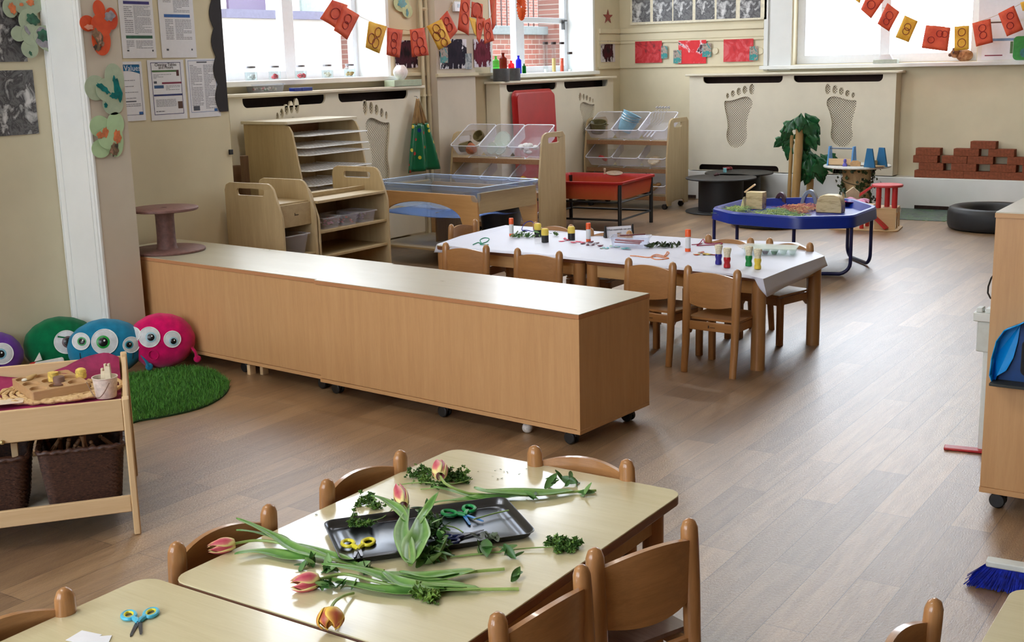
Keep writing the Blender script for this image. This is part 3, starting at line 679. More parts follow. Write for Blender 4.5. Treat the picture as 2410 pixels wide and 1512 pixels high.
# hollowed tray
pa_, pb_, pc_ = at(76, 927, .466), at(212, 903, .466), at(36, 893, .466)
tx = (pb_-pa_); tw = tx.length; ra = math.atan2(tx.y, tx.x); td = (pc_-pa_).length
t = thing('sorting_tray', 'wooden sorting tray with round hollows on the straw placemat', 'tray', (pa_.x, pa_.y, .437), ra)
hol = [ell(tw*(i+.5)/3, td*(j+.5)/3, tw*.147, td*.147, 22) for i in range(3) for j in range(3)]
m = MB().prism(rrect(0, tw, 0, td, .006), .004, .033, 'xy', holes=hol); m.prism(rrect(0, tw, 0, td, .006), 0, .004)
for i in range(3):
    for j in range(3): m.lathe([(.0, .0045), (tw*.09, .006), (tw*.125, .012), (tw*.147, .022)], (tw*(i+.5)/3, td*(j+.5)/3, 0), 22, sy=td/tw)
m.build('body', wood('tray_wood', (172, 134, 92), (198, 162, 118), 'X', .5, 3), t, ang=30)
def ont(px, py, z=.468): return at(px, py, z)
YC = pl('yellow_felt', (218, 188, 96), .9, vary=.12, scale=90)
p = ont(126, 893); m = MB().lathe([(.0, 0), (.019, 0), (.020, .004), (.0185, .012), (.020, .020), (.0185, .028), (.0195, .034), (0, .035)], n=20); solo('yellow_cork', m, YC, 'ridged yellow cork standing at the back of sorting tray', 'cork', (p.x, p.y, .461), group='corks in the tray')
p = ont(191, 886); solo('yellow_cork', MB().lathe([(0, 0), (.019, 0), (.021, .012), (.019, .018), (.021, .024), (.018, .034), (.010, .039), (0, .040)], n=20), YC, 'rounded yellow cork beside the white bucket', 'cork', (p.x, p.y, .461), group='corks in the tray')
p = ont(139, 900); solo('brown_wooden_cap', MB().lathe([(0, 0), (.028, 0), (.029, .004), (.021, .007), (.021, .026), (.019, .029), (0, .029)], n=22), wood('cap_wood', (112, 82, 70), (134, 102, 88), 'X', .6), 'brown hat-shaped wooden cap in the middle of sorting tray', 'wooden cap', (p.x, p.y, .4605))
p = ont(66, 896); t = thing('wooden_scoop', 'small wooden scoop with white bowl at left of sorting tray', 'scoop', (p.x, p.y, .472), ra)
MB().ball((-.012, 0, 0), (.012, .010, .006)).build('bowl', pl('ivory', (222, 216, 198), .5), t)
MB().tube([(-.004, 0, .001), (.008, .0, .004), (.02, .003, .008), (.034, .006, .012)], [.008, .011, .008, .005], 10).build('handle', wood('scoop_wood', (176, 144, 92), (196, 164, 112), 'X', .5), t)
# white bucket
p = at(235, 940, .43); t = thing('white_bucket', 'small whitewashed bucket with wire handle in the tray corner', 'bucket', (p.x-.0, p.y+.03, .4320), R(20))
m = MB().lathe([(.001, 0), (.036, 0), (.037, .003), (.044, .072), (.0465, .074), (.0465, .077), (.043, .077), (.0345, .005), (.001, .005)], n=32); m.build('pail', pl('whitewash', (216, 204, 190), .75, vary=.08, scale=60), t)
m = MB().tube([(-.046+.092*i/14, -.046-.010*sin(PI*i/14), .066-.055*sin(PI*i/14)) for i in range(15)], .0018, 6); m.build('handle', pl('rusty_wire', (130, 104, 84), .6), t)
for i, (dx, dy, h, r_) in enumerate(((-.018, .006, .098, 8), (.010, .012, .118, -4))):
    solo('wooden_peg', MB().box(-.011, .011, -.006, .006, 0, h-.010).box(-.011, -.003, -.0055, .0055, h-.010, h).box(.003, .011, -.0055, .0055, h-.010, h), pl('ivory_peg', (214, 200, 172), .6), 'pale wooden peg in the white bucket, %s one' % ('shorter' if i == 0 else 'taller'), 'peg', (p.x+dx, p.y+.03+dy, .4385), (0, R(r_*.5), R(30)), bevel=.0015, group='pegs in the bucket')
p = at(22, 958, .425); solo('pale_card', MB().box(-.09, .06, -.02, .05, 0, .002), pl('cream_card', (216, 198, 178), .7), 'pale card lying flat in front of the straw placemat', 'card', (p.x-.02, p.y, .436), RU)
# baskets
WK = blotch('dark_wicker', [(.3, (34, 19, 14)), (.55, (74, 45, 33)), (.75, (112, 74, 54))], 90, .3, .55, (1, 1, 3))
def basket(label, x0, x1, y0, y1, z0, z1, lean=.02):
    cx, cy = (x0+x1)/2, (y0+y1)/2; c = un(cx, cy); t = thing('wicker_basket', label, 'basket', (c.x, c.y, z0), RU, 'wicker baskets on the lower shelf')
    a, b, h = (x1-x0)/2, (y1-y0)/2, z1-z0; m = MB(); base = rrect(-1, 1, -1, 1, .22, 6)
    per = []; n = len(base)
    for i in range(n):
        p, q = Vector(base[i]), Vector(base[(i+1) % n]); k = max(1, int((q-p).length*18))
        per += [p.lerp(q, j/k) for j in range(k)]
    n = len(per); rows = 26
    def P(i, j, off):
        f = j/rows; s = .84+.16*f; w = .0036*(1 if (i//2+j) % 2 else -1)+off; p = per[i % n]; L = p.length
        return (p.x*(a*s+w), p.y*(b*s+w), f*h+.004*sin(i*.8)*(f > .98))
    for off, inv in ((0, 0), (-.008, 1)):
        vs = [P(i, j, off) for j in range(rows+1) for i in range(n)]; m.add(vs, [(j*n+i, j*n+(i+1) % n, (j+1)*n+(i+1) % n, (j+1)*n+i) for j in range(rows) for i in range(n)])
    m.add([(p.x*a*.83, p.y*b*.83, .004) for p in per], [tuple(range(n))])
    m.build('woven_body', WK, t, ang=80)
    m = MB(); m.tube([(p.x*a*1.0, p.y*b*1.0, h+.002+.002*sin(i*1.3)) for i, p in enumerate(per)], [.009+.0015*sin(i*1.9) for i in range(n)], 8, closed=True); m.build('rim', WK, t)
    return t
basket('dark brown wicker basket full of wooden dolly pegs, right of two', -.315, -.034, .022, .27, SH, .325)
basket('dark brown wicker basket cut by the left picture edge', -.66, -.345, .022, .30, SH, .318)
DOL = wood('dolly_peg', (120, 82, 52), (150, 108, 72), 'Z', .6, 4)
pg = []
for i in range(15):
    x = -.30+.25*random.random(); y = .07+.14*random.random(); p = un(x, y)
    m = MB().ball((0, 0, .088), .0075, 10, 8).lathe([(.004, .05), (.0075, .055), (.0075, .076), (.0045, .080)], n=10).box(-.0065, -.0015, -.005, .005, 0, .055).box(.0015, .0065, -.005, .005, 0, .055) if i == 0 else None
    lb = 'wooden dolly peg in the right wicker basket'; z = SH+.105+.05*random.random(); ro = (R(random.uniform(-70, 70)), R(random.uniform(-60, 60)), random.random()*6)
    if i == 0: P0 = solo('dolly_peg', m, DOL, lb, 'peg', (p.x, p.y, z), ro, 'dolly pegs in the right basket')
    else: c = P0.copy(); COL.objects.link(c); c.location = (p.x, p.y, z); c.rotation_euler = ro
x, y = unl(24, 1075, .34); p = un(x, .09); m = MB().box(-.004, .018, -.01, .01, 0, .085).box(-.02, .034, -.012, .012, -.012, 0)
solo('wooden_clamp', m, PINE['Z'], 'pale wooden clamp-shaped piece standing in the left basket', 'wooden toy', (p.x, p.y, .275), RU, bevel=.002)
p = un(-.45, .15); solo('wooden_ring', MB().tube([(.05*cos(2*PI*i/24), .05*sin(2*PI*i/24), 0) for i in range(24)], .012, 8, closed=True), wood('ring_wood', (96, 60, 38), (120, 80, 54), 'X', .6), 'brown wooden ring lying in the left basket', 'ring', (p.x, p.y, .262), (R(12), 0, 0))
# ------------------------------------------------------------- monster cushions
def cushion(label, px, py, dist_pt, rx, rz_, col, eyes, arms, name, lean=8, th=.085, extra=None, yaw=52):
    f = at(*dist_pt, 0); d = _ray(px, py); s = f.length and (Vector((f.x, f.y, 0)).length/Vector((d.x, d.y, 0)).length); c = CAM+d*s
    t = thing('monster_cushion', label, 'cushion', (c.x, c.y, c.z), (R(-lean), 0, R(yaw)), 'monster cushions')
    mt = pl('plush_'+name, col, .95, .1, vary=.10, scale=20, bump=.15, sheen=.3)
    def S3(a, b):
        ca, sa = cos(a), sin(a); k = abs(ca)**.9*(1 if ca > 0 else -1), abs(sa)**.9*(1 if sa > 0 else -1)
        return k
    def sf(side):
        def f_(u, v):
            a = u*2*PI; r = v; puck = 1+.007*sin(a*17)*r**6+.006*sin(a*7+2)*r**4
            y = side*th*(max(0, 1-r**2.6))**.55*(1+.03*sin(a*5+r*7)*r)
            return (rx*r*cos(a)*puck, y, rz_*r*sin(a)*puck)
        return f_
    m = MB(); m.grid(sf(-1), 64, 14); m.grid(sf(1), 64, 8); m.build('body', mt, t, ang=80)
    def surf(x, z): r = min(.98, math.hypot(x/rx, z/rz_)); return -th*(max(0, 1-r**2.6))**.55
    W_, IR, PU = pl('eye_white', (200, 204, 208), .6), None, pl('pupil_black', (14, 14, 20), .25)
    for k, (ex, ez, er, ic, pd) in enumerate(eyes):
        def disc(r, cx, cz, off, n=28, seg=6):
            mm = MB(); mm.grid(lambda u, v: (cx+r*v*cos(2*PI*u), surf(cx+r*v*cos(2*PI*u), cz+r*v*sin(2*PI*u))-off-.003*(1-v*v), cz+r*v*sin(2*PI*u)), n, seg); return mm
        e = disc(er, ex, ez, .003).build('eye', W_, t)
        mm = MB(); n_ = 36; mm.tube([(ex+er*cos(2*PI*i/n_), surf(ex+er*cos(2*PI*i/n_), ez+er*sin(2*PI*i/n_))-.004, ez+er*sin(2*PI*i/n_)) for i in range(n_)], .0022, 6, closed=True); mm.build('eye_rim', pl('eye_rim_white', (232, 234, 236), .6), e)
        ix, iz = ex+pd[0]*er, ez+pd[1]*er
        disc(er*.52, ix, iz, .0062).build('iris', pl('iris_'+''.join(map(str, ic)), ic, .3), e); disc(er*.36, ix, iz, .0078).build('pupil', PU, e); disc(er*.09, ix+er*.1, iz+er*.1, .0094, 10, 2).build('glint', pl('glint', (240, 240, 240), .3), e)
    for (pts, r0) in arms:
        m = MB(); m.tube([Vector(p) for p in pts], [r0*1.1]+[r0]*(len(pts)-2)+[r0*1.5], 10, flat=.6); m.ball(pts[-1], (r0*1.7, r0*1.0, r0*1.7), 12, 8); m.build('arm', mt, t)
    if extra: extra(t, surf, mt)
    return t
def mth(t, surf, mt):
    for s in (-1, 1):
        MB().tube([(s*.132-.0, surf(s*.13, -.03+.03*0)-.002, -.015), (s*.133, surf(s*.13, -.045)-.002, -.045), (s*.127, surf(s*.125, -.07)-.002, -.072)], .002, 6).build('mouth_stitch', BLACK, t)
def teeth(t, surf, mt):
    m = MB(); m.prism(rrect(-.075, .075, -.028, .018, .012), 0, .010, 'xz'); o = m.build('mouth', pl('felt_white', (206, 204, 198), .8), t, bevel=.003); o.location = (-.065, surf(-.03, -.09)-.030, -.085); o.rotation_euler = (0, R(-6), 0)
    m = MB().prism([(-.075, .015), (-.035, .02), (-.045, .062)], 0, .008, 'xz'); q = m.build('tooth', pl('felt_white', (206, 204, 198), .8), t); q.location = (-.065, surf(-.03, -.09)-.030, -.085)
    m = MB().ball((-.145, surf(-.12, -.09)-.012, -.092), (.028, .01, .018)); m.build('tongue', pl('felt_red', (190, 34, 30), .8), t)
    m = MB().tube([(-.012, surf(0, .06)-.006, .052), (.05, surf(.05, .06)-.006, .036), (.11, surf(.1, .04)-.006, .018)], .005, 6); m.build('eyebrow', mt, t)
def nose(t, surf, mt):
    m = MB(); m.tube([(-.05+.026*cos(2*PI*i/20), surf(-.05, -.06)-.002, -.068+.026*sin(2*PI*i/20)) for i in range(20)], .0022, 6, closed=True); m.build('nose', mt, t)
cushion('pink round monster cushion with staring eyes against the cabinet', 380, 802, (400, 870), .178, .150, (196, 8, 92), [(-.062, .030, .054, (150, 190, 205), (.12, -.02)), (.055, .008, .044, (150, 190, 205), (.1, -.25)), (-.142, .052, .036, (160, 190, 205), (-.2, 0))],
        [([(.15, -.02, -.04), (.172, -.03, -.08), (.178, -.04, -.115)], .012)], 'pink', extra=nose)
cushion('blue three-eyed monster cushion in front of green and pink ones', 250, 817, (270, 884), .198, .152, (24, 116, 152), [(-.004, .034, .066, (30, 150, 60), (-.12, .0)), (-.122, .046, .044, (60, 150, 90), (.1, .0)), (.128, .004, .042, (60, 150, 170), (-.25, .05))],
        [([(.17, -.03, -.05), (.195, -.035, -.09), (.21, -.04, -.125)], .012)], 'teal', extra=mth)
cushion('green monster cushion with white toothy mouth behind the blue one', 145, 812, (140, 876), .195, .155, (0, 100, 60), [(.03, .018, .062, (92, 74, 80), (.15, .0))], [], 'green', extra=teeth)
cushion('purple monster cushion half cut off by the left picture edge', -18, 838, (-10, 900), .155, .13, (92, 48, 140), [(.055, .012, .055, (120, 170, 190), (-.1, .0))], [], 'purple')
# ------------------------------------------------------------- artificial grass rug
rp = [at(*q, 0) for q in ((300, 1002), (330, 993), (400, 981), (470, 964), (515, 943), (538, 920), (536, 900), (510, 882), (484, 872), (440, 868), (395, 872))]+[at(310, 886, 0), at(230, 905, 0), at(200, 960, 0), at(240, 1005, 0)]
cR = sum(rp, Vector())/len(rp); poly = [((p.x-cR.x), (p.y-cR.y)) for p in rp]; poly = smooth_loop(poly, 3)
t = thing('grass_rug', 'green artificial grass rug with rounded end beside the play unit', 'rug', (cR.x, cR.y, 0))
MB().prism(poly, .0005, .008).build('backing', pl('rug_backing', (28, 62, 28), .9), t, smooth=False)
def inside(x, y):
    c = False; n = len(poly)
    for i in range(n):
        (x1, y1), (x2, y2) = poly[i], poly[(i+1) % n]
        if (y1 > y) != (y2 > y) and x < (x2-x1)*(y-y1)/(y2-y1)+x1: c = not c
    return c
m = MB(); xs = [p[0] for p in poly]; ys = [p[1] for p in poly]; k = 0
while k < 26000:
    x, y = random.uniform(min(xs), max(xs)), random.uniform(min(ys), max(ys))
    if not inside(x, y): continue
    k += 1; a = random.random()*2*PI; h = random.uniform(.014, .036); l = random.uniform(0, .018); w = .0016; dx, dy = cos(a)*w, sin(a)*w; b = random.random()*2*PI; m.cf = random.random()+.01
    m.add([(x-dx, y-dy, .006), (x+dx, y+dy, .006), (x+cos(b)*l*.5+dx*.7, y+sin(b)*l*.5+dy*.7, h*.7), (x+cos(b)*l, y+sin(b)*l, h)], [(0, 1, 2, 3)])
o = m.build('grass_blades', attr2('grass_blade', (30, 78, 26), (100, 168, 66), .6), t, smooth=False); o['kind'] = 'stuff'
# ------------------------------------------------------------- baking tray
TZ = TH+.0005
pa_, pb_, pc_, pd_ = at(785, 1338, TZ), at(1245, 1268, TZ), at(770, 1232, TZ+.012), at(1195, 1176, TZ+.012)
A = at(800, 1338, TZ); B = at(1262, 1262, TZ+.01); Cc = at(762, 1234, TZ+.01); D = at(1190, 1174, TZ+.01)
ctr = (A+B+Cc+D)/4; ax = ((B-A)+(D-Cc))/2; ay = ((Cc-A)+(D-B))/2; TR = math.atan2(ax.y, ax.x); tw, td = ax.length/2, ay.length/2
t = thing('baking_tray', 'dark grey metal baking tray in the middle of the tulip table', 'tray', (ctr.x, ctr.y, TZ), TR)
m = MB(); lv = [(.93, .89, .0), (.965, .945, .006), (.985, .975, .016), (1.0, 1.0, .0175), (1.0, 1.0, .0165)]
loops = [[(x*a, y*b, z) for x, y in rrect(-tw, tw, -td, td, .028, 6)] for a, b, z in [(.80, .72, .0035), (.83, .76, .0008)]+lv]
n = len(loops[0]); vs = [p for lp in loops for p in lp]; m.add(vs, [tuple(range(n))]+[(j*n+i, j*n+(i+1) % n, (j+1)*n+(i+1) % n, (j+1)*n+i) for j in range(len(loops)-1) for i in range(n)])
m.build('pan', pl('nonstick_metal', (92, 96, 104), .28, .6, 1.0, vary=.05, scale=10), t, ang=50, solid=.0012)
# ------------------------------------------------------------- scissors
def scissors(label, pxc, z, rot, L, hc, inner, bladec, op=12, fat=1.0, hf=.5):
    """pivot at pxc; blades point along local -y, loops along +y"""
    p = at(*pxc, z); t = thing('scissors', label, 'scissors', (p.x, p.y, z), rot, 'scissors on the tables')
    for s in (-1, 1):
        a = R(op)*s; c_, s_ = cos(a), sin(a)
        def rt(x, y): return (x*c_-y*s_, x*s_+y*c_)
        zz = 0 if s < 0 else .002
        m = MB().prism([rt(x*s, y) for x, y in ((-.002, .012), (.0065, .012), (.0068, -.01), (.0045, -L*.86), (.002, -L), (-.0012, -L*.95))], zz+.001, zz+.0026); m.build('blade', bladec, t, smooth=False)
        cx, cy = .016*fat, .050*hf*2-.012; lp = []
        m = MB(); n = 26
        pts = [rt(s*(-.016*fat)+.013*fat*cos(2*PI*i/n), .040+.019*fat*sin(2*PI*i/n)) for i in range(n)]
        m.tube([(x, y, .005) for x, y in pts], .0042*fat, 8, closed=True); m.tube([(*rt(0, .0), .004), (*rt(-s*.003, .012), .005), (*rt(-s*.010*fat, .025), .005)], [.0045, .0058*fat, .005*fat], 8); m.build('handle', hc, t)
        if inner:
            m = MB(); pts = [rt(s*(-.016*fat)+.0095*fat*cos(2*PI*i/n), .040+.0155*fat*sin(2*PI*i/n)) for i in range(n)]; m.tube([(x, y, .0055) for x, y in pts], .0028, 6, closed=True); m.build('grip_lining', inner, t)
    MB().lathe([(0, .0058), (.003, .0054), (.003, 0), (0, 0)], n=12).build('rivet', CHROME, t); return t
def zr(dx, dy):  # rotation so that local +y follows the photo direction at the table
    return 0
def rotpx(p0, p1, z):  # heading of the photo segment p0->p1 on the table, as rotation for local +y
    a, b = at(*p0, z), at(*p1, z); return math.atan2(b.y-a.y, b.x-a.x)-PI/2
SB = pl('scissor_blade', (92, 92, 98), .3, .5, .9); YL = pl('yellow_plastic', (226, 214, 56), .35)
scissors('blue handled scissors with yellow grips on bottom left table', (326, 1470), TH, rotpx((318, 1508), (332, 1440), TH), .058, pl('sky_blue_plastic', (78, 180, 214), .35), YL, SB, 9)
scissors('yellow handled scissors lying on left side of baking tray', (843, 1297), TH+.004, rotpx((842, 1328), (843, 1270), TH), .045, YL, None, SB, 10, 1.05)
scissors('green and blue craft scissors lying open in the baking tray', (1096, 1217), TH+.005, rotpx((1125, 1236), (1075, 1203), TH), .062, pl('green_plastic', (20, 150, 78), .35), None, pl('blue_blade_guard', (16, 118, 196), .35), 16, 1.1)
scissors('navy blue scissors closed, near right end of baking tray', (1090, 1266), TH+.006, rotpx((1164, 1246), (1045, 1278), TH), .062, pl('navy_plastic', (16, 34, 92), .3), None, SB, 3, .9)
for i, (px, py, r_) in enumerate(((196, 1500, 10), (222, 1512, 40))):
    p = at(px, py, TH); solo('paper_scrap', MB().box(-.022, .03, -.025, .02, .0004, .0012), PAPER, 'white paper scrap at bottom left table edge, %s' % ('upper one' if i == 0 else 'lower one'), 'paper', (p.x, p.y, TH+i*.001), R(r_), group='paper scraps')
# ------------------------------------------------------------- tulips
LEAF = attr2('tulip_leaf', (70, 120, 50), (126, 168, 88), .35, (94, 144, 66), .03)
STEM = pl('tulip_stem', (150, 176, 96), .4, vary=.08, scale=40)
PET = attr2('tulip_petal', (190, 58, 88), (238, 222, 150), .45, (218, 122, 120), .06)
PETO = attr2('tulip_petal_orange', (170, 66, 60), (234, 196, 84), .45, (216, 150, 70), .08)
def pw(pts, z0=TH):
    return [at(x, y, z0+h) for x, y, h in pts]
def cr(pts, k=4):
    o = []; n = len(pts)
    for i in range(n-1):
        a, b, c, d = pts[max(0, i-1)], pts[i], pts[i+1], pts[min(n-1, i+2)]
        for q in range(k):
            t = q/k; o.append(.5*((2*b)+(c-a)*t+(2*a-5*b+4*c-d)*t*t+(3*b-a-3*c+d)*t**3))
    o.append(pts[-1]); return o
def leaf(par, c, pts, w, name='leaf', fold=.35, mt=None, side=None):
    P = [p-c for p in cr(pw(pts), 5)]; n = len(P)-1; m = MB()
    def f(u, v):
        i = u*n; k = min(n-1, int(i)); p = P[k].lerp(P[k+1], i-k); d = (P[min(n, k+1)]-P[max(0, k-1)]); d.z = 0; d = d.normalized() if d.length > 1e-6 else Vector((1, 0, 0))
        sd = Vector((-d.y, d.x, 0)); ww = w*1.35*(sin(PI*min(1, (u*.93+.07))**.8)**.75 if u < 1 else 0)*(1 if u > .02 else .6); q = (v*2-1)
        zz = fold*abs(q)**1.5*ww
        return p+sd*q*ww+Vector((0, 0, zz+.0012+.002*sin(u*9+q)))
    m.grid(f, 26, 6, fac=lambda u, v: .25+.5*abs(v*2-1)+.2*(1-u)); m.build(name, mt or LEAF, par, solid=.0008, ang=80)
def stem(par, c, pts, r=.0034, mt=None):
    m = MB().tube([p-c for p in cr(pw(pts), 5)], r, 8); m.build('stem', mt or STEM, par)
def bloom(par, c, base, tip, r, mt=PET, openq=.0):
    b, t_ = pw([base])[0]-c, pw([tip])[0]-c; ax = t_-b; L = ax.length; rot = ax.to_track_quat('Z', 'Y').to_matrix(); m = MB()
    for k in range(6):
        a0 = k*PI/3; rk = r*(1 if k % 2 else .93); ins = k % 2 == 0
        def f(u, v, a0=a0, rk=rk, ins=ins):
            s_ = (u*2-1); hw = .88*sin(PI*min(1, v*.74+.26))**.8; a = a0+s_*hw; rad = rk*(sin(PI*min(1, v*.80+.13))**.6)*(1+openq*v*v*1.6)*(1 if not ins else .95)+.001
            z = L*(v-.10*abs(s_)**2*v); return b+rot @ Vector((rad*cos(a), rad*sin(a), z))
        m.grid(f, 8, 12, fac=lambda u, v: min(1, abs(u*2-1)**1.3*.95+max(0, .34-v)*2.4+max(0, v-.88)*3)+.01)
    m.build('bloom', mt, par, solid=.0007, ang=80)
def tulip(label, cpt):
    p = pw([cpt])[0]; return thing('tulip', label, 'tulip', p, 0, 'cut tulips'), p
t, c = tulip('long tulip lying at left edge, pink and yellow closed bloom', (850, 1310, 0))
bloom(t, c, (552, 1280, .016), (489, 1292, .016), .0175)
stem(t, c, [(553, 1280, .016), (600, 1273, .014), (650, 1277, .012), (700, 1292, .01), (760, 1312, .008), (830, 1328, .006), (904, 1344, .004)])
leaf(t, c, [(904-170, 1318, .006), (690, 1316, .004), (620, 1303, .006), (552, 1306, .012)], .016)
leaf(t, c, [(780, 1322, .006), (700, 1298, .012), (640, 1262, .022), (556, 1222, .045)], .012)
leaf(t, c, [(700, 1300, .006), (660, 1270, .012), (610, 1258, .02), (556, 1250, .03)], .008)
leaf(t, c, [(845, 1336, .006), (800, 1318, .006), (740, 1295, .010), (688, 1282, .008)], .010)
t, c = tulip('tulip with pink and yellow bloom lying among herbs, centre front', (990, 1375, 0))
bloom(t, c, (750, 1365, .018), (684, 1378, .018), .0205)
stem(t, c, [(750, 1365, .016), (810, 1352, .014), (880, 1368, .01), (960, 1385, .007), (1100, 1388, .006), (1221, 1387, .004)], .0038)
leaf(t, c, [(1100, 1385, .004), (1000, 1378, .008), (930, 1370, .010), (850, 1347, .02), (757, 1330, .026)], .017)
leaf(t, c, [(1130, 1390, .004), (1020, 1392, .004), (940, 1396, .005), (850, 1385, .006), (760, 1362, .008)], .017)
leaf(t, c, [(1050, 1390, .008), (960, 1380, .016), (920, 1362, .02), (900, 1348, .02)], .013)
t, c = tulip('bare long tulip stem with leaves lying just behind front tulip', (1040, 1360, 0))
stem(t, c, [(900, 1368, .008), (1000, 1362, .01), (1100, 1348, .008), (1187, 1340, .005)], .0038)
leaf(t, c, [(1120, 1345, .006), (1040, 1362, .010), (960, 1358, .012), (900, 1352, .014)], .015)
leaf(t, c, [(1080, 1352, .01), (1000, 1358, .016), (940, 1348, .018)], .010)
t, c = tulip('drooping orange and yellow open tulip nearest the camera', (780, 1450, 0))
bloom(t, c, (778, 1432, .045), (778, 1482, .012), .024, PETO, .3)
stem(t, c, [(778, 1434, .045), (790, 1415, .034), (812, 1402, .016), (832, 1397, .006)], .0032)
m = MB().tube([Vector((0, 0, .02)), Vector((.0, -.012, .012))], [.003, .001], 6)
t, c = tulip('upright leafy tulip with pink bloom standing over the baking tray', (970, 1290, 0))
bloom(t, c, (950, 1190, .058), (936, 1143, .070), .0175)
stem(t, c, [(950, 1190, .057), (958, 1200, .05), (962, 1190, .04), (960, 1200, .034)], .0026)
leaf(t, c, [(966, 1330, .022), (954, 1290, .030), (945, 1250, .04), (962, 1196, .055)], .0155)
leaf(t, c, [(966, 1325, .022), (978, 1290, .028), (990, 1262, .036), (990, 1214, .045)], .022, fold=.6)
leaf(t, c, [(958, 1230, .045), (935, 1200, .055), (905, 1180, .062), (872, 1169, .07)], .010)
leaf(t, c, [(980, 1240, .04), (1000, 1210, .05), (1012, 1190, .058), (1032, 1160, .075)], .009)
stem(t, c, [(966, 1330, .018), (964, 1310, .026), (958, 1270, .034)], .0055)
t, c = tulip('long tulip across the far side with pink bloom propped on parsley', (1200, 1170, 0))
bloom(t, c, (1036, 1122, .046), (1034, 1088, .056), .0205)
stem(t, c, [(1037, 1122, .046), (1050, 1140, .036), (1090, 1158, .018), (1130, 1164, .01), (1250, 1166, .008), (1350, 1158, .006), (1403, 1155, .005)], .0034)
leaf(t, c, [(1350, 1158, .006), (1280, 1166, .008), (1200, 1162, .016), (1140, 1160, .018), (1116, 1149, .016)], .0155)
leaf(t, c, [(1250, 1168, .006), (1160, 1175, .006), (1090, 1166, .008), (1020, 1147, .01)], .011)
leaf(t, c, [(1200, 1170, .006), (1130, 1174, .006), (1070, 1180, .006), (1020, 1186, .004)], .009)
# ------------------------------------------------------------- herbs
PARS = attr2('parsley', (40, 80, 28), (116, 152, 70), .55, (74, 116, 46)); MINT = attr2('basil', (40, 80, 34), (116, 154, 90), .4, (70, 116, 56)); HST = pl('herb_stem', (128, 158, 84), .5)
def herb(name, label, pts, spread, n, size, mt, z0=TH, stems=(), ht=.02, curly=True, group='cut herbs'):
    c = at(*pts[0][:2], z0); t = thing(name, label, 'herb', c, 0, group); m = MB(); rnd = random.Random(len(label)*7+n)
    for i in range(n):
        q = rnd.choice(pts); o = at(q[0], q[1], z0)-c; w = spread*(q[2] if len(q) > 2 else 1)
        p = o+Vector((rnd.gauss(0, w*.42), rnd.gauss(0, w*.42), .002+abs(rnd.gauss(0, ht*.5)))); s = size*rnd.uniform(.6, 1.25); a = rnd.random()*6.28; tl = Matrix.Rotation(rnd.uniform(-1.1, 1.1), 3, 'X') @ Matrix.Rotation(rnd.uniform(-1.0, 1.0), 3, 'Y') @ Matrix.Rotation(a, 3, 'Z')
        m.cf = rnd.random()*.9+.05
        if curly:
            k = 7; ring = [tl @ Vector((s*(1 if j % 2 else .5)*cos(j*2*PI/(2*k)), s*(1 if j % 2 else .5)*sin(j*2*PI/(2*k)), s*.35*(1 if j % 3 else -1))) for j in range(2*k)]
            m.add([p]+[p+r_ for r_ in ring], [(0, j+1, (j+1) % (2*k)+1) for j in range(2*k)])
        else:
            lf = []
            for j in range(7):
                u = j/6; ww = s*.42*sin(PI*(u*.9+.08))
                lf += [tl @ Vector((s*(u*2-1), -ww, .25*ww)), tl @ Vector((s*(u*2-1), 0, -.1*s*sin(PI*u))), tl @ Vector((s*(u*2-1), ww, .25*ww))]
            m.add([p+Vector((0, 0, s*.25))+v for v in lf], [(j*3+a_, j*3+a_+1, j*3+a_+4, j*3+a_+3) for j in range(6) for a_ in (0, 1)])
    for v in range(len(m.v)):
        x, y, z = m.v[v]
        if z < .0012: m.v[v] = (x, y, .0012+abs(z)*.2)
    m.cf = 0; m.build('foliage', mt, t, smooth=not curly, ang=60)
    for s_ in stems: MB().tube([p-c for p in cr([at(x, y, z0+h) for x, y, h in s_], 4)], .0016, 6).build('stem', HST, t)
    return t
herb('parsley_sprig', 'curly parsley bunch beneath the far propped tulip bloom', [(975, 1125), (1000, 1118), (1000, 1138), (1060, 1130), (1085, 1125), (1090, 1138), (1040, 1145)], .026, 240, .0085, PARS, stems=[[(935, 1142, .004), (990, 1136, .01), (1060, 1140, .012), (1112, 1128, .012)], [(990, 1152, .004), (1040, 1148, .01)]], ht=.024)
herb('parsley_sprig', 'curly parsley sprig at the tray\'s back left corner, pale green', [(848, 1190), (870, 1185), (885, 1198), (940, 1195)], .020, 110, .008, PARS, stems=[[(930, 1190, .01), (900, 1220, .012), (850, 1230, .014)]], ht=.02)
herb('parsley_sprig', 'dark curly parsley sprig inside the tray above yellow scissors', [(832, 1225), (830, 1240), (850, 1238), (868, 1240)], .017, 110, .0075, PARS, TH+.006, ht=.014)
herb('parsley_sprig', 'curly parsley head with long stem at right table edge', [(1300, 1285), (1330, 1290), (1345, 1298), (1350, 1290), (1320, 1300)], .017, 190, .0085, PARS, stems=[[(1300, 1288, .008), (1230, 1292, .006), (1130, 1305, .004), (1060, 1312, .004)]], ht=.02)
herb('parsley_sprig', 'light green parsley sprig on table in front of front tulip', [(985, 1408), (1005, 1412), (1020, 1408), (1022, 1416)], .017, 60, .0125, attr2('pale_parsley', (70, 110, 40), (128, 160, 76), .5), ht=.018)
herb('mint_sprig', 'leafy mint sprigs piled across the middle of the tray', [(1000, 1218), (1010, 1235), (1030, 1245), (1020, 1262), (1030, 1275), (1040, 1290)], .024, 120, .014, MINT, TH+.008, ht=.026, curly=False)
herb('mint_sprig', 'large crumpled basil leaves at the tray front edge', [(985, 1320), (1000, 1330), (1015, 1318), (1035, 1322), (1050, 1308)], .020, 26, .027, MINT, ht=.02, curly=False)
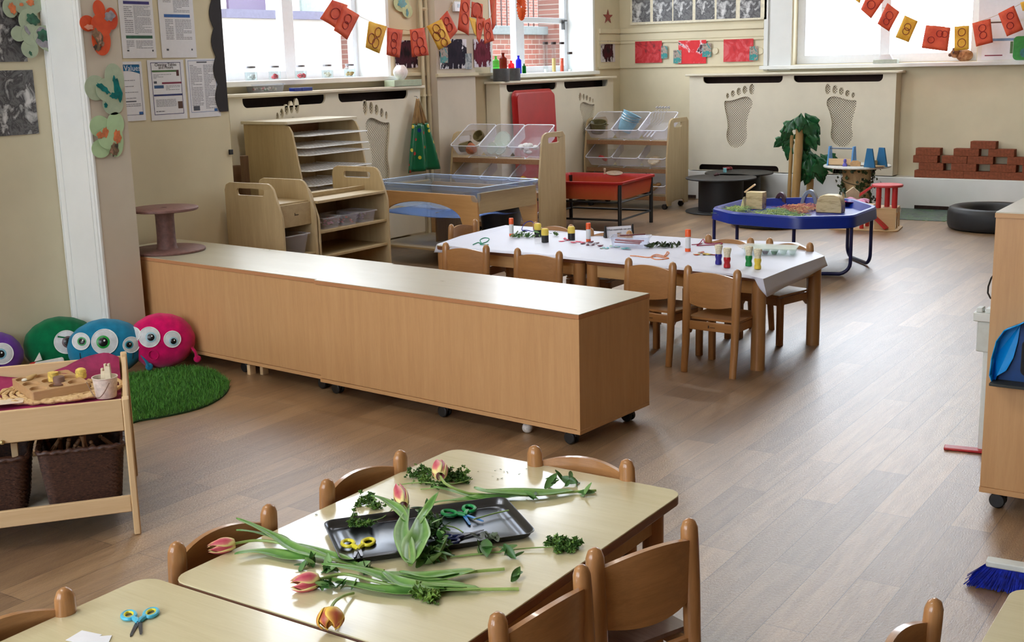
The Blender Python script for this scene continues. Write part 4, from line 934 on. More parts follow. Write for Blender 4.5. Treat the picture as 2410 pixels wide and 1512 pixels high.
herb('basil_leaf', 'dark basil leaf lying between tray edge and parsley stem', [(1130, 1303), (1150, 1302)], .008, 4, .030, MINT, ht=.006, curly=False, stems=[[(1060, 1312, .004), (1110, 1305, .004), (1180, 1300, .004)]])
herb('basil_leaf', 'folded basil leaf cluster on table right of the tray', [(1200, 1312), (1212, 1316), (1190, 1308)], .009, 8, .018, MINT, ht=.012, curly=False)
herb('basil_leaf', 'single basil leaf near the cut ends of tulip stems', [(1215, 1364)], .004, 3, .020, MINT, ht=.01, curly=False)
herb('basil_leaf', 'dark basil leaves beside the far tulip stem end', [(1298, 1146), (1330, 1142), (1350, 1144)], .014, 12, .022, MINT, ht=.02, curly=False)
herb('basil_leaf', 'long dark basil leaves under the far tulip stem', [(1375, 1168), (1250, 1177)], .010, 6, .026, MINT, ht=.006, curly=False)
herb('basil_leaf', 'dark green leaves behind the front yellow pink bloom', [(718, 1340), (735, 1336), (770, 1345), (790, 1350), (860, 1352)], .014, 22, .021, MINT, ht=.014, curly=False)
herb('basil_leaf', 'dark green leaves in front of the front tulip leaves', [(755, 1388), (775, 1392), (800, 1390), (830, 1385)], .012, 18, .018, MINT, ht=.014, curly=False)
herb('basil_leaf', 'wilted dark leaves lying at the right end inside tray', [(1135, 1270), (1160, 1276), (1178, 1268)], .012, 8, .020, attr2('wilted', (34, 44, 34), (70, 84, 60), .5), TH+.008, ht=.008, curly=False)
m = MB(); rnd = random.Random(3); c = at(1170, 1118, TH)
for x, y in [(1178, 1107), (1186, 1111), (1193, 1113), (1160, 1123), (1170, 1128), (1180, 1128), (1165, 1109), (1222, 1118), (1125, 1112), (1238, 1105), (748, 1212), (745, 1213), (882, 1316), (1072, 1213)]:
    p = at(x, y, TH)-c
    for k in range(3): a = rnd.random()*6; s = rnd.uniform(.0015, .0035); q = p+Vector((rnd.uniform(-.003, .003), rnd.uniform(-.003, .003), .0006)); m.add([q, q+Vector((cos(a)*s, sin(a)*s, .001)), q+Vector((cos(a+1.5)*s, sin(a+1.5)*s, .0015)), q+Vector((cos(a+.7)*s*.7, sin(a+.7)*s*.7, .002))], [(0, 1, 3, 2)])
solo('herb_crumbs', m, PARS, 'tiny dark herb crumbs scattered on the tulip table', 'crumbs', c, kind='stuff', smooth=False)
for i, pts in enumerate(([(1042, 1237, .01), (1070, 1242, .012), (1090, 1254, .009)], [(1115, 1223, .012), (1160, 1210, .012), (1197, 1202, .012)])):
    c = at(*pts[0][:2], TH); solo('cut_stem', MB().tube([p-c for p in cr(pw(pts), 4)], .0018, 6), HST, 'thin cut green stem lying in tray, %s' % ('short curved one' if i == 0 else 'long one right of the green scissors'), 'stem', c, group='cut stems in the tray')
# ------------------------------------------------------------- far craft tables and chairs
FR = R(-4.6); P = Vector((-2.296, 5.725, 0)); FX_ = Vector((cos(FR), sin(FR), 0)); FY_ = Vector((-sin(FR), cos(FR), 0))
def ftab(label, a, b):
    c = P + FX_*((a+b)/2) + FY_*.38
    return table(label, c.x-(b-a)/2, c.x+(b-a)/2, c.y-.38, c.y+.38, .5, FR, .037, 'low craft tables under white paper', CHAIRF, .05, inset=.044)
ftab('wooden craft table under white paper, its right end leg in full view', -1.12, 0)
ftab('wooden craft table under white paper, left one behind the long cabinets', -2.245, -1.125)
GF = 'chairs around the papered craft table'
f0 = chair('x', CHAIRF, CHAIRF['X'], GF)
put(f0, (1037, 572), (1157, 579), 'front row chair at left end of papered table, back toward the cabinets', True)
put(f0, (1207, 585), (1328, 594), 'second front row chair from left, slot in its backrest')
put(f0, (1473, 608), (1591, 620), 'third front row chair from left, beside near cabinet corner')
put(f0, (1612, 626), (1744, 638), 'rightmost front row chair at papered table, seat fully visible')
put(f0, (1118, 518), (1062, 530), 'chair at the left short end of papered table')
put(f0, (1353, 531), (1252, 524), 'leftmost chair behind the papered table')
put(f0, (1491, 545), (1380, 538), 'chair behind papered table hidden by the small sign')
put(f0, (1777, 562), (1657, 553), 'chair behind papered table in front of the blue play tray')
put(f0, (1918, 574), (1800, 561), 'rightmost chair behind papered table, pale seat showing under it')
# white paper cover
ZC = .503
tp = [at(*q, ZC) for q in ((1028, 576), (1155, 591), (1300, 603), (1460, 619), (1620, 634), (1770, 651), (1796, 658), (1858, 633), (1940, 604), (1876, 572), (1790, 568), (1700, 566), (1540, 556), (1400, 545), (1280, 537), (1190, 531), (1150, 540), (1085, 556))]
drop = [.05, .004, .004, .004, .004, .010, .085, .075, .05, .006, .02, .02, .02, .02, .02, .02, .02, .03]
c = sum(tp, Vector())/len(tp); n = len(tp); m = MB(); N = 10; ring = []
lp = []
for i in range(n):
    a, b = tp[i]-c, tp[(i+1) % n]-c
    for k in range(6): lp.append((a.lerp(b, k/6), drop[i]*(1-k/6)+drop[(i+1) % n]*k/6))
K = len(lp)
for s in [j/N for j in range(N)]: pass
vs = [Vector((0, 0, .002))]; 
for j in range(1, N+1):
    for i, (p, d) in enumerate(lp): q = p*(j/N); vs.append(Vector((q.x, q.y, .002+.0022*sin(q.x*11+q.y*7)*sin(q.y*9-q.x*3)*(j/N < 1))))
for j in (1, 2, 3):
    for i, (p, d) in enumerate(lp):
        o = p.normalized()*(.010*j*.6+d*.10*j/3); vs.append(Vector((p.x+o.x+.004*sin(i*.9)*j/3, p.y+o.y+.004*cos(i*.7)*j/3, -.001-d*j/3)))
fs = [(0, 1+i, 1+(i+1) % K) for i in range(K)]+[(1+j*K+i, 1+j*K+(i+1) % K, 1+(j+1)*K+(i+1) % K, 1+(j+1)*K+i) for j in range(N+2) for i in range(K)]
fs = [((1+j*K+i, 1+(j+1)*K+i, 1+(j+1)*K+(i+1) % K, 1+j*K+(i+1) % K)) if False else f for f in fs]
m.add(vs, fs); solo('paper_cover', m, pl('lilac_white_paper', (210, 214, 232), .45, .4, vary=.01, scale=3), 'white paper sheet covering the far craft tables, corner hanging down', 'tablecloth', (c.x, c.y, ZC), solid=.001, ang=70)
FZ = ZC+.0045
def T(px, py): return at(px, py, FZ)
# glue sticks, daubers, brushes
OR = pl('orange_cap', (232, 92, 40), .4); LBL = blotch('glue_label', [(.44, (214, 218, 222)), (.56, (222, 226, 228)), (.72, (90, 110, 120))], 26, .3, .4)
t = thing('glue_stick', 'upright glue stick with orange cap at left end by green herbs', 'glue stick', T(1204, 556), 0, 'glue sticks')
MB().lathe([(.0, 0), (.0150, 0), (.0150, .017), (0, .017)], n=18).build('base', OR, t); MB().lathe([(0, .0171), (.0142, .0171), (.0142, .078), (0, .078)], n=18).build('tube', LBL, t)
MB().lathe([(0, .0781), (.0155, .0781), (.015, .112), (.013, .116), (0, .116)], n=18).build('cap', OR, t)
dup(t, T(1385, 569), 0, 'upright glue stick with orange cap beside scattered petals'); dup(t, T(1619, 592), 0, 'upright glue stick nearest the front, right of dark leaf pile', 1.1)
t = thing('paint_dauber', 'yellow and black dauber standing in the green herbs, rear one', 'dauber', T(1266, 557), 0, 'paint daubers')
MB().lathe([(.0, 0), (.0225, 0), (.0225, .043), (0, .043)], n=20).build('bottle', BLACK, t); MB().lathe([(0, .0431), (.0225, .0431), (.0235, .05), (.0225, .078), (.018, .084), (0, .086)], n=20).build('cap', pl('dauber_yellow', (226, 200, 84), .5, vary=.05), t)
dup(t, T(1283, 570), 0, 'yellow and black dauber standing in front of green herbs'); dup(t, T(1345, 565), 0, 'yellow and black dauber alone beside the pink petals')
for i, (px, py, col, lb) in enumerate(((1691, 622, (34, 26, 130), 'dark blue'), (1711, 630, (176, 18, 28), 'red'), (1762, 626, (12, 130, 60), 'green'), (1783, 633, (226, 196, 70), 'yellow'))):
    t = thing('dabbing_brush', 'chunky upright dabbing brush with %s handle' % lb, 'brush', T(px, py), 0, 'dabbing brushes')
    MB().lathe([(0, 0), (.018, 0), (.0185, .012), (.015, .026), (.019, .042), (.0185, .052), (.016, .056), (0, .056)], n=18).build('handle', pl('brush_'+lb, col, .3), t)
    MB().lathe([(0, .0561), (.015, .0561), (.017, .072), (.0225, .098), (.020, .104), (.010, .106), (0, .1055)], n=18).build('bristles', pl('pale_bristle', (214, 206, 180), .9, vary=.1, scale=120, bump=.4), t)
# herbs, petals and pipe cleaners
herb('herb_pile', 'pile of fresh green leaves around the rear daubers', [(1215, 560), (1240, 558), (1255, 560), (1275, 558), (1300, 555), (1225, 556)], .045, 70, .018, MINT, FZ, ht=.02, curly=False, group='herbs on the paper')
herb('herb_pile', 'pile of dark dried leaves in front of the pencil tub', [(1530, 583), (1550, 580), (1565, 583), (1585, 581)], .04, 45, .024, attr2('dark_leaf', (24, 36, 22), (62, 82, 46), .6), FZ, ht=.012, curly=False, group='herbs on the paper')
def petals(label, pts, col, mt):
    c = T(*pts[0]); rnd = random.Random(len(label)); m = MB()
    for x, y in pts:
        p = T(x, y)-c; a = rnd.random()*6; s = .022; q = rnd.uniform(.5, .8); h = rnd.uniform(.002, .006)
        m.add([p+Vector((s*cos(b)*cos(a)-s*q*sin(b)*sin(a), s*cos(b)*sin(a)+s*q*sin(b)*cos(a), h+.003*cos(b*2))) for b in (2*PI*k/12 for k in range(12))], [tuple(range(12))])
    solo('petals', m, mt, label, 'petals', c, group='loose petals on the paper', solid=.001)
petals('bright pink petals beside the third dauber', [(1322, 569), (1335, 566), (1330, 563), (1362, 570), (1372, 572), (1350, 572)], 0, pl('pink_petal', (222, 96, 124), .6, vary=.15, scale=60))
petals('dark red petals in front of middle glue stick', [(1372, 574), (1383, 577), (1395, 577), (1404, 574), (1412, 580), (1390, 571)], 0, pl('maroon_petal', (92, 22, 48), .6, vary=.3, scale=60))
petals('turquoise and cream paper scraps left of pencil tub', [(1418, 585), (1428, 586), (1440, 582), (1452, 583), (1468, 587), (1478, 587)], 0, blotch('teal_scraps', [(.4, (34, 150, 168)), (.5, (130, 196, 196)), (.62, (206, 206, 160))], 16, .2))
petals('small yellow and red petals left of the dabbing brushes', [(1640, 600), (1650, 596), (1657, 600), (1668, 600)], 0, blotch('yellow_red', [(.42, (210, 190, 70)), (.55, (176, 36, 40))], 14, .2))
def wire(label, pts, col, nm):
    c = T(*pts[0]); Pp = cr([T(x, y)-c+Vector((0, 0, .002+h)) for x, y, *r_ in pts for h in [(r_ or [0])[0]]], 5)
    solo('pipe_cleaner', MB().tube(Pp, .0028, 6), pl(nm, col, .9, vary=.2, scale=200), label, 'pipe cleaner', c, group='pipe cleaners')
wire('green pipe cleaner loop near the left end of paper', [(1113, 577), (1125, 572), (1133, 574), (1130, 566), (1140, 561), (1151, 563), (1146, 570), (1130, 576), (1150, 577)], (20, 128, 96), 'green_pipe')
wire('dark blue pipe cleaner loop behind left glue stick', [(1240, 546), (1228, 542), (1235, 534, .02), (1248, 532, .03), (1256, 534, .02), (1256, 545), (1240, 543), (1228, 543)], (34, 34, 128), 'blue_pipe')
wire('orange pipe cleaner twisted like a fish at front', [(1483, 603), (1500, 604), (1525, 607), (1545, 604), (1562, 606), (1574, 597), (1570, 594), (1563, 603), (1545, 600), (1532, 606), (1545, 612), (1570, 610), (1572, 608), (1555, 606)], (228, 134, 84), 'orange_pipe')
wire('dark pink pipe cleaner hook behind the brushes', [(1628, 577), (1645, 575), (1655, 568, .01), (1660, 573), (1680, 574), (1697, 573), (1697, 576), (1665, 578), (1640, 579), (1652, 574)], (150, 26, 66), 'pink_pipe')
wire('thin dark red pipe cleaner lying left of blue brush', [(1655, 600), (1668, 599), (1680, 601), (1690, 600)], (140, 30, 50), 'red_pipe')
# egg tray of clear cups
a, b = T(1745, 600), T(1872, 603); ax = (b-a); ar = math.atan2(ax.y, ax.x); L = ax.length
t = thing('egg_tray', 'clear plastic egg tray with green and purple paint in its cups', 'egg tray', (a.x, a.y, FZ+.001), ar); CLR = clear('clear_cup', (248, 252, 250), .20, .12)
m = MB()
for i in range(6):
    for j in range(3): m.lathe([(.0, .0), (.012, 0), (.019, .018), (.0235, .030), (.026, .031)], (.03+i*(L-.05)/5, .03+j*.055, 0), 16)
m.box(0, L, 0, .17, .0305, .032); m.build('cups', CLR, t)
MB().prism([(-.04, .10), (0, .0), (L, .0), (L+.01, .17), (.0, .20)], .034, .036).build('lid', CLR, t)
for i, (k, j, cn, nm) in enumerate(((3, 0, (14, 110, 70), 'green_paint'), (2, 0, (60, 24, 80), 'purple_paint'), (1, 0, (40, 20, 60), 'dark_paint'))): MB().lathe([(0, .004), (.013, .004), (.018, .019), (0, .020)], (.03+k*(L-.05)/5, .03+j*.055, 0), 14).build('paint', pl(nm, cn, .4), t)
# pencil tub and sign
def bin_(par, w, l, h, mt, tp=.86, name='tub', rim=.008, z=0.0, th=.0018):
    m = MB(); Ls = [[((x-w/2)*f+w/2, (y-l/2)*f+l/2, zz) for x, y in rrect(0, w, 0, l, .02, 3)] for f, zz in ((tp, z), (1-(1-tp)*.05, z+h*.97), (1, z+h), (1+rim*2/w, z+h), (1+rim*2/w, z+h-.006))]
    n = len(Ls[0]); m.add([p for q in Ls for p in q], [tuple(range(n))]+[(j*n+i, j*n+(i+1) % n, (j+1)*n+(i+1) % n, (j+1)*n+i) for j in range(len(Ls)-1) for i in range(n)])
    return m.build(name, mt, par, solid=th, ang=50)
a, b = T(1436, 584), T(1508, 585); ar = math.atan2((b-a).y, (b-a).x)
t = thing('pencil_tub', 'clear plastic tub of red pencils on the papered table', 'tub', (a.x, a.y, FZ+.001), ar+.02); TUB = clear('tub_clear', (248, 250, 254), .10, .15)
bin_(t, .225, .14, .062, TUB, .9)
for i, (y, z, px, dz, col) in enumerate(((.04, .010, .02, .012, 'r'), (.05, .020, .03, .012, 'r'), (.065, .012, .02, .020, 'r'), (.08, .024, .04, .004, 'r'), (.095, .014, .02, .016, 'r'), (.06, .066, .05, -.008, 'k'))):
    m = MB().tube([(px, y, z+dz+.004), (px+.15, y+.012, z+.004)], .0042, 6)
    o = solo('pencil', m, pl('pencil_red', (160, 50, 54), .4) if col == 'r' else pl('pencil_dark', (96, 30, 34), .4), 'red pencil in the clear tub' if col == 'r' else 'dark red pencil lying across the top of the clear tub', 'pencil', (a.x, a.y, FZ+.004), ar+.02, group='pencils')
a, b = T(1424, 560), T(1491, 555); ar = math.atan2((b-a).y, (b-a).x); L = (b-a).length
t = thing('table_sign', 'small white sign in black stand reading What materials can you', 'sign', (a.x, a.y, FZ), ar)
MB().box(.012, L-.012, 0, .002, .0, .066).build('card', PAPER, t).rotation_euler = (R(-10), 0, 0)
for x in (0, L-.010): MB().prism([(-.012, 0), (.03, 0), (.006, .074), (0, .074)], x, x+.009, 'yz').build('stand_end', BLACK, t, bevel=.001)
textmesh('What materials can you', .0175, pl('print_grey', (84, 88, 100), .8), t, (L/2, .0055, .046), (R(80), 0, 0)); textmesh('use?', .0175, pl('print_grey', (84, 88, 100), .8), t, (L/2, .0020, .024), (R(80), 0, 0))
# ------------------------------------------------------------- low shelf units (front faces +X)
BI = BIRCH; EDG = wood('ply_edge', (120, 84, 54), (150, 110, 76), 'Y', .55, 3)
def panel(par, x, prof, slot=None, th=.018, name='end_panel'):
    h = [rrect(*slot, .018, 4)] if slot else []
    return MB().prism(prof, x, x+th, 'yz', holes=h).build(name, BI['Z'], par, bevel=.0025)
def prof(D, h, f=.085, zf=.20, r=.05): return [(0, 0), (D, 0), (D, h-.05), (D-.015, h-.015), (D-.05, h), (f+.03, h), (f+.005, h-.010), (f-.02, h-.035), (0.006, h-zf), (0, h-zf-.03)]
U0 = Vector((-5.41, 5.495, 0))
t = thing('tray_unit', 'narrow birch tray unit with handle slot behind the left cabinet', 'shelf unit', U0, PI/2, 'low birch shelf units')
panel(t, 0, prof(.50, .885), (.145, .39, .805, .850)); panel(t, .30, prof(.50, .885)); 
MB().box(.018, .30, .035, .05, .60, .745).build('drawer_front', BI['Y'], t, bevel=.002); MB().box(.0185, .2995, .0505, .48, .742, .756).build('top_tray', BI['Y'], t, bevel=.002)
for z in (.40, .19): MB().box(.0185, .2995, .01, .48, z, z+.016).build('shelf', BI['Y'], t, bevel=.002)
MB().box(.0185, .2995, .4805, .495, .05, .741).build('back_panel', BI['Z'], t)
BINM = clear('storage_bin_plastic', (249, 249, 253), .14, .2)
for i, z in enumerate((.417, .207)):
    q = thing('storage_bin', 'clear storage tray in narrow tray unit, %s shelf' % ('upper' if i == 0 else 'lower'), 'storage tray', U0+Vector((-.02, .04, z)), PI/2, 'trays in the narrow unit'); bin_(q, .22, .38, .13, BINM)
for zz in (.66,): textmesh('t~~', .03, pl('brand_mark', (60, 44, 34), .6), t, (.16, .0345, .68), name='maker_mark') if False else MB().box(.155, .185, .0335, .0349, .672, .676).box(.150, .155, .0335, .0349, .670, .686).build('maker_mark', pl('brand_mark', (60, 44, 34), .6), t)
U1 = Vector((-5.41, 5.825, 0)); LB = .71
t = thing('shelf_unit', 'open birch shelf unit with handle slot, tubs on its middle shelf', 'shelf unit', U1, PI/2, 'low birch shelf units')
panel(t, 0, prof(.50, .845)); panel(t, LB, prof(.50, .905), (.145, .39, .825, .870))
zs = [onx(830, y, -5.43).z for y in (460, 530, 588)]
for z in zs: MB().box(.0185, LB-.0005, .012, .48, z-.018, z).build('shelf', BI['Y'], t, bevel=.002)
MB().box(.0185, LB-.0005, .4805, .495, .05, zs[0]-.019).build('back_panel', BI['Z'], t)
MB().box(.0185, LB-.0005, .20, .225, zs[0]+.001, zs[0]+.03).build('divider', BI['Y'], t, bevel=.002)
for i, (y, col, lb) in enumerate(((.10, (196, 120, 150), 'pink and purple'), (.28, (214, 60, 50), 'red and orange'), (.47, (120, 60, 120), 'purple'))):
    q = thing('storage_tub', 'small clear tub of %s bits on middle shelf' % lb, 'tub', U1+Vector((-.03, y, zs[1]+.001)), PI/2, 'tubs on the middle shelf'); bin_(q, .155, .22, .075, BINM, .88)
    m = MB(); rnd = random.Random(i)
    for k in range(26): m.ball((.03+rnd.random()*.10, .03+rnd.random()*.16, .014+rnd.random()*.035), (.013, .009, .006), 6, 4)
    o = m.build('craft_bits', blotch('bits_'+lb.split()[0], [(.35, tuple(v//2 for v in col)), (.5, col), (.65, (210, 190, 190))], 30, .4), q); o['kind'] = 'stuff'
# ------------------------------------------------------------- wire drying rack
D0 = Vector((-6.34, 6.56, 0)); LR = .74
t = thing('drying_rack', 'birch drying rack unit with white wire shelves against radiator cover', 'rack', D0, PI/2)
pr = [(-.17, 0), (.46, 0), (.46, 1.19), (.04, 1.19), (-.005, 1.175), (-.035, 1.13), (-.17, .45)]
panel(t, 0, pr); panel(t, LR, pr)
MB().box(-.012, LR+.03, -.005, .475, 1.1905, 1.213).build('top_board', wood('rack_top', (196, 184, 160), (214, 204, 184), 'X', .3, 1), t, bevel=.002)
MB().box(.0185, LR-.0005, .44, .455, .05, 1.185).build('back_panel', BI['Z'], t); MB().box(.0185, LR-.0005, .38, .394, 1.09, 1.185).build('top_rail', EDG, t)
MB().box(.15, .165, -.101+.2, -.09+.2, 1.14, 1.15).build('maker_mark', pl('brand_mark', (60, 44, 34), .6), t) if False else None
WIRE = pl('white_wire', (232, 233, 236), .35)
for i, z in enumerate((1.105, 1.02, .965, .85, .74, .65, .56, .47)):
    x0_, x1_ = .024, LR-.006; f = -.10-.03*(i > 0); m = MB(); tl = .045
    y0_ = -.15-.10*min(.4, max(0, 1.1-z)); y1_ = .42
    zf = lambda y: z+(y-y0_)/(y1_-y0_)*-.01
    m.tube([(x0_, y1_, z), (x0_, y0_+.02, z), (x0_+.02, y0_, z), (x1_-.02, y0_, z), (x1_, y0_+.02, z), (x1_, y1_, z)], .0042, 6)
    for k in range(1, 7): y = y0_+(y1_-y0_)*k/7; m.tube([(x0_, y, z-.003), (x1_, y, z-.003)], .0026, 5)
    for k in range(1, 18): x = x0_+(x1_-x0_)*k/18; m.tube([(x, y0_, z), (x, y1_, z)], .0014, 4)
    m.build('wire_shelf', WIRE, t, smooth=False)
for i, (px, w, h, mt) in enumerate(((578, .05, .62, 'a'), (561, .10, .30, 'b'))):
    p = onx(px, 420, -6.6); solo('wooden_board', MB().box(0, .04, -w/2, w/2, 0, h), wood('dark_board', (96, 70, 50), (122, 92, 68), 'Z', .6, 1.5), 'dark wooden board left of the wire rack, %s one' % ('taller upright' if i == 0 else 'lower wide'), 'board', (-6.62-.1*i, p.y+.06*i, 0), bevel=.004, group='boards beside the rack').scale = (1, 1, (onx(px, 366 if i == 0 else 392, -6.6).z)/h)
# ------------------------------------------------------------- clear water table
w0 = at(1128, 444, .655); wr = R(-5)
t = thing('water_table', 'birch water play table holding a clear plastic tray', 'water table', (w0.x, w0.y, 0), wr); LW, DW = 1.20, .74
arch = [(-LW*.5+(LW*.5-.19)*cos(a), .40+.125*sin(a)) for a in (PI*k/18 for k in range(19))]
outer = [(-.015, 0), (-.012, .45), (-.02, .56), (-.05, .598), (-LW+.05, .598), (-LW+.02, .56), (-LW+.012, .45), (-LW+.015, 0), (-LW+.11, 0), (-LW+.15, .30)]+arch[::-1]+[(-.15, .30), (-.10, 0)]
MB().prism(outer, -.012, .006, 'xz').build('front_frame', wood('frame_ply', (176, 130, 78), (198, 152, 98), 'X', .5, 1.2), t, bevel=.003)
MB().prism(outer, DW-.01, DW+.008, 'xz').build('back_frame', wood('frame_ply', (176, 130, 78), (198, 152, 98), 'X', .5, 1.2), t, bevel=.003)
for x in (-.03, -LW+.012): MB().box(x, x+.018, .0065, DW-.0105, .455, .615).build('side_rail', BI['Y'], t, bevel=.002)
MB().box(-LW+.03, -.03, .007, DW-.011, .13, .148).build('bottom_shelf', BI['X'], t, bevel=.002)
MB().box(-LW*.62, -LW*.62+.018, .3, DW-.02, .1485, .395).build('divider', wood('divider_ply', (120, 88, 52), (142, 106, 68), 'Z', .5, 1.2), t)
BLC = clear('blue_clear_tray', (238, 244, 253), .05, .06)
m = MB(); Ls = [[((x+LW/2)*f-LW/2, (y-DW/2)*f+DW/2, z) for x, y in rrect(-LW-.0, .0, 0, DW, .03, 4)] for f, z in ((.90, .47), (.965, .645), (.985, .657), (1.015, .66), (1.02, .625))]
n = len(Ls[0]); m.add([p for q in Ls for p in q], [tuple(range(n))]+[(j*n+i, j*n+(i+1) % n, (j+1)*n+(i+1) % n, (j+1)*n+i) for j in range(4) for i in range(n)]); m.build('clear_tray', BLC, t, solid=.003, ang=40)
m = MB().tube([(x, y, .660) for x, y in rrect(-LW-.01, .01, -.01, DW+.01, .03, 4)], .0055, 8, closed=True, flat=.7); m.build('tray_rim', pl('pale_blue_rim', (178, 200, 232), .12, .8, vary=.01), t)
for x in (-.02, -LW+.06): m = MB().prism(rrect(x-.045, x+.055, .55, .64, .03), -.028, -.024, 'xz'); m.build('corner_clip', BLC, t)
m = MB(); m.grid(lambda u, v: (-LW+.06+u*(LW-.16), .03+v*.6, .40+.03*sin(u*9)*sin(v*5)+.05*(u-.5)**2), 30, 16); o = solo('blue_plastic_sheet', m, clear('blue_sheet', (176, 200, 238), .22, .12), 'crumpled translucent blue plastic sheet hanging under the water tray', 'plastic sheet', (w0.x, w0.y, 0), wr, solid=.002)
p = at(1178, 489, .40); t = thing('black_bin', 'black plastic bin behind the water table', 'bin', (p.x, p.y, 0))
MB().lathe([(0, .0), (.145, 0), (.152, .03), (.175, .405), (.185, .41), (.185, .425), (.172, .427), (.148, .02), (0, .02)], n=36).build('body', BLACK, t)
MB().tube([(.18*cos(2*PI*i/36), .18*sin(2*PI*i/36), .4265) for i in range(36)], .0045, 6, closed=True).build('rim', pl('grey_rim', (92, 94, 98), .4), t)
# ------------------------------------------------------------- tilted-tray units
def tilt_unit(label, org, W, D, tag2):
    t = thing('tray_shelf_unit', label, 'shelf unit', org, R(-1), 'birch units of tilted clear trays'); h = .93
    pf = [(.03, .0), (.10, 0), (.11, .035), (.20, .05), (D-.14, .05), (D-.10, .035), (D-.09, 0), (D, 0), (D, h-.04), (D-.04, h), (.13, h), (.08, h-.02), (.055, h-.06), (.0, h-.42), (.0, .05)]
    for x in (0, W-.02): panel(t, x, [(a, b+.04) for a, b in pf], (.15, .34, h-.055, h-.005), .02)
    for z in (.735, .435, .14):
        MB().box(.0205, W-.0205, .03, .05, z-.045, z).build('shelf_front', EDG, t, bevel=.002); MB().box(.0205, W-.0205, .0505, D-.02, z-.035, z-.022).build('shelf', BI['X'], t)
    for x in (.05, W-.06):
        for y in (.06, D-.06): castor(t, x, y, z=.055)
    w = (W-.05)/3; pr = None
    for r_, z in enumerate((.74, .44, .145)):
        for k in range(3):
            lb = 'clear tilted storage bin, %s row %s, %s' % (('top', 'middle', 'bottom')[r_], ('left', 'centre', 'right')[k], tag2); loc = Vector(org)+Vector((.027+k*w, .055, z+.004)); rt = (R(30), 0, R(-1))
            if pr is None:
                pr = thing('storage_bin', lb, 'storage tray', loc, rt, 'tilted bins '+tag2); bin_(pr, w-.012, .36, .12, BINM, .88)
                pr2 = MB().tube([(x, y, .121) for x, y in rrect(-.004, w-.008, -.004, .364, .03, 4)], .0045, 6, closed=True, flat=.7).build('rim', pl('bin_rim', (222, 224, 236), .25), pr)
            else: dup(pr, loc, rt, lb)
    return w
oA = Vector((onx(1338, 330, -5.83).x-1.02, 9.2, 0)); oA.x = ony(1268, 400, 9.2).x-1.0
wA = tilt_unit('birch tray unit in front of red tray, bowls in its top bins', oA, 1.02, .44, 'in the nearer tray unit')
q = at(1570, 495, 0); oB = Vector((q.x-1.03, q.y, 0))
wB = tilt_unit('birch tray unit in the far room corner, pots in its top bins', oB, 1.04, .50, 'in the corner tray unit')
def inbin(o, k, z, dx, dy, up=.05):
    w = .32; y = .055+dy*cos(R(34)); return Vector(o)+Vector((.03+k*w+dx, y-up*.55, z+dy*sin(R(34))+up))
OLV = wood('olive_wood', (96, 84, 50), (122, 108, 68), 'Z', .6, 3)
p = inbin(oA, 0, .74, .12, .06, .06); solo('wooden_cup', MB().lathe([(0, -.06), (.042, -.06), (.048, .05), (.046, .055), (.040, .05), (.036, -.05), (0, -.05)], n=22), OLV, 'olive brown wooden cup lying in top left bin of nearer unit', 'cup', p, (R(10), R(78), R(12)))
p = inbin(oA, 0, .74, .19, .04, .055); solo('coconut_shell', MB().lathe([(0, -.05), (.03, -.045), (.052, -.01), (.056, .02), (.050, .02), (.03, -.03), (0, -.035)], n=22), pl('terracotta_shell', (176, 104, 74), .7, vary=.15, scale=30), 'reddish half shell bowl beside the lying wooden cup', 'bowl', p, (R(-60), R(25), 0))
p = inbin(oA, 0, .74, .20, .20, .07); solo('wooden_bowl', MB().lathe([(0, -.045), (.03, -.04), (.05, -.01), (.055, .03), (.049, .03), (.03, -.03), (0, -.03)], n=24), OLV, 'round olive wooden bowl at back of top left bin', 'bowl', p, (R(60), 0, 0))
FRO = clear('frosted_dome', (244, 248, 246), .22, .3)
for i, (dx, dy, r_) in enumerate(((.15, .17, .085), (.10, .05, .055), (.19, .05, .058))):
    p = inbin(oA, 1, .74, dx, dy, .06); solo('frosted_dome', MB().lathe([(r_, 0), (r_*.97, -r_*.25), (r_*.75, -r_*.66), (r_*.4, -r_*.9), (0, -r_)], n=28), FRO, 'frosted plastic dome in top centre bin, %s' % ('large rear one', 'small left one', 'small right one')[i], 'dome', p, (R(72), 0, 0), group='frosted domes', solid=.002)
rnd = random.Random(5)
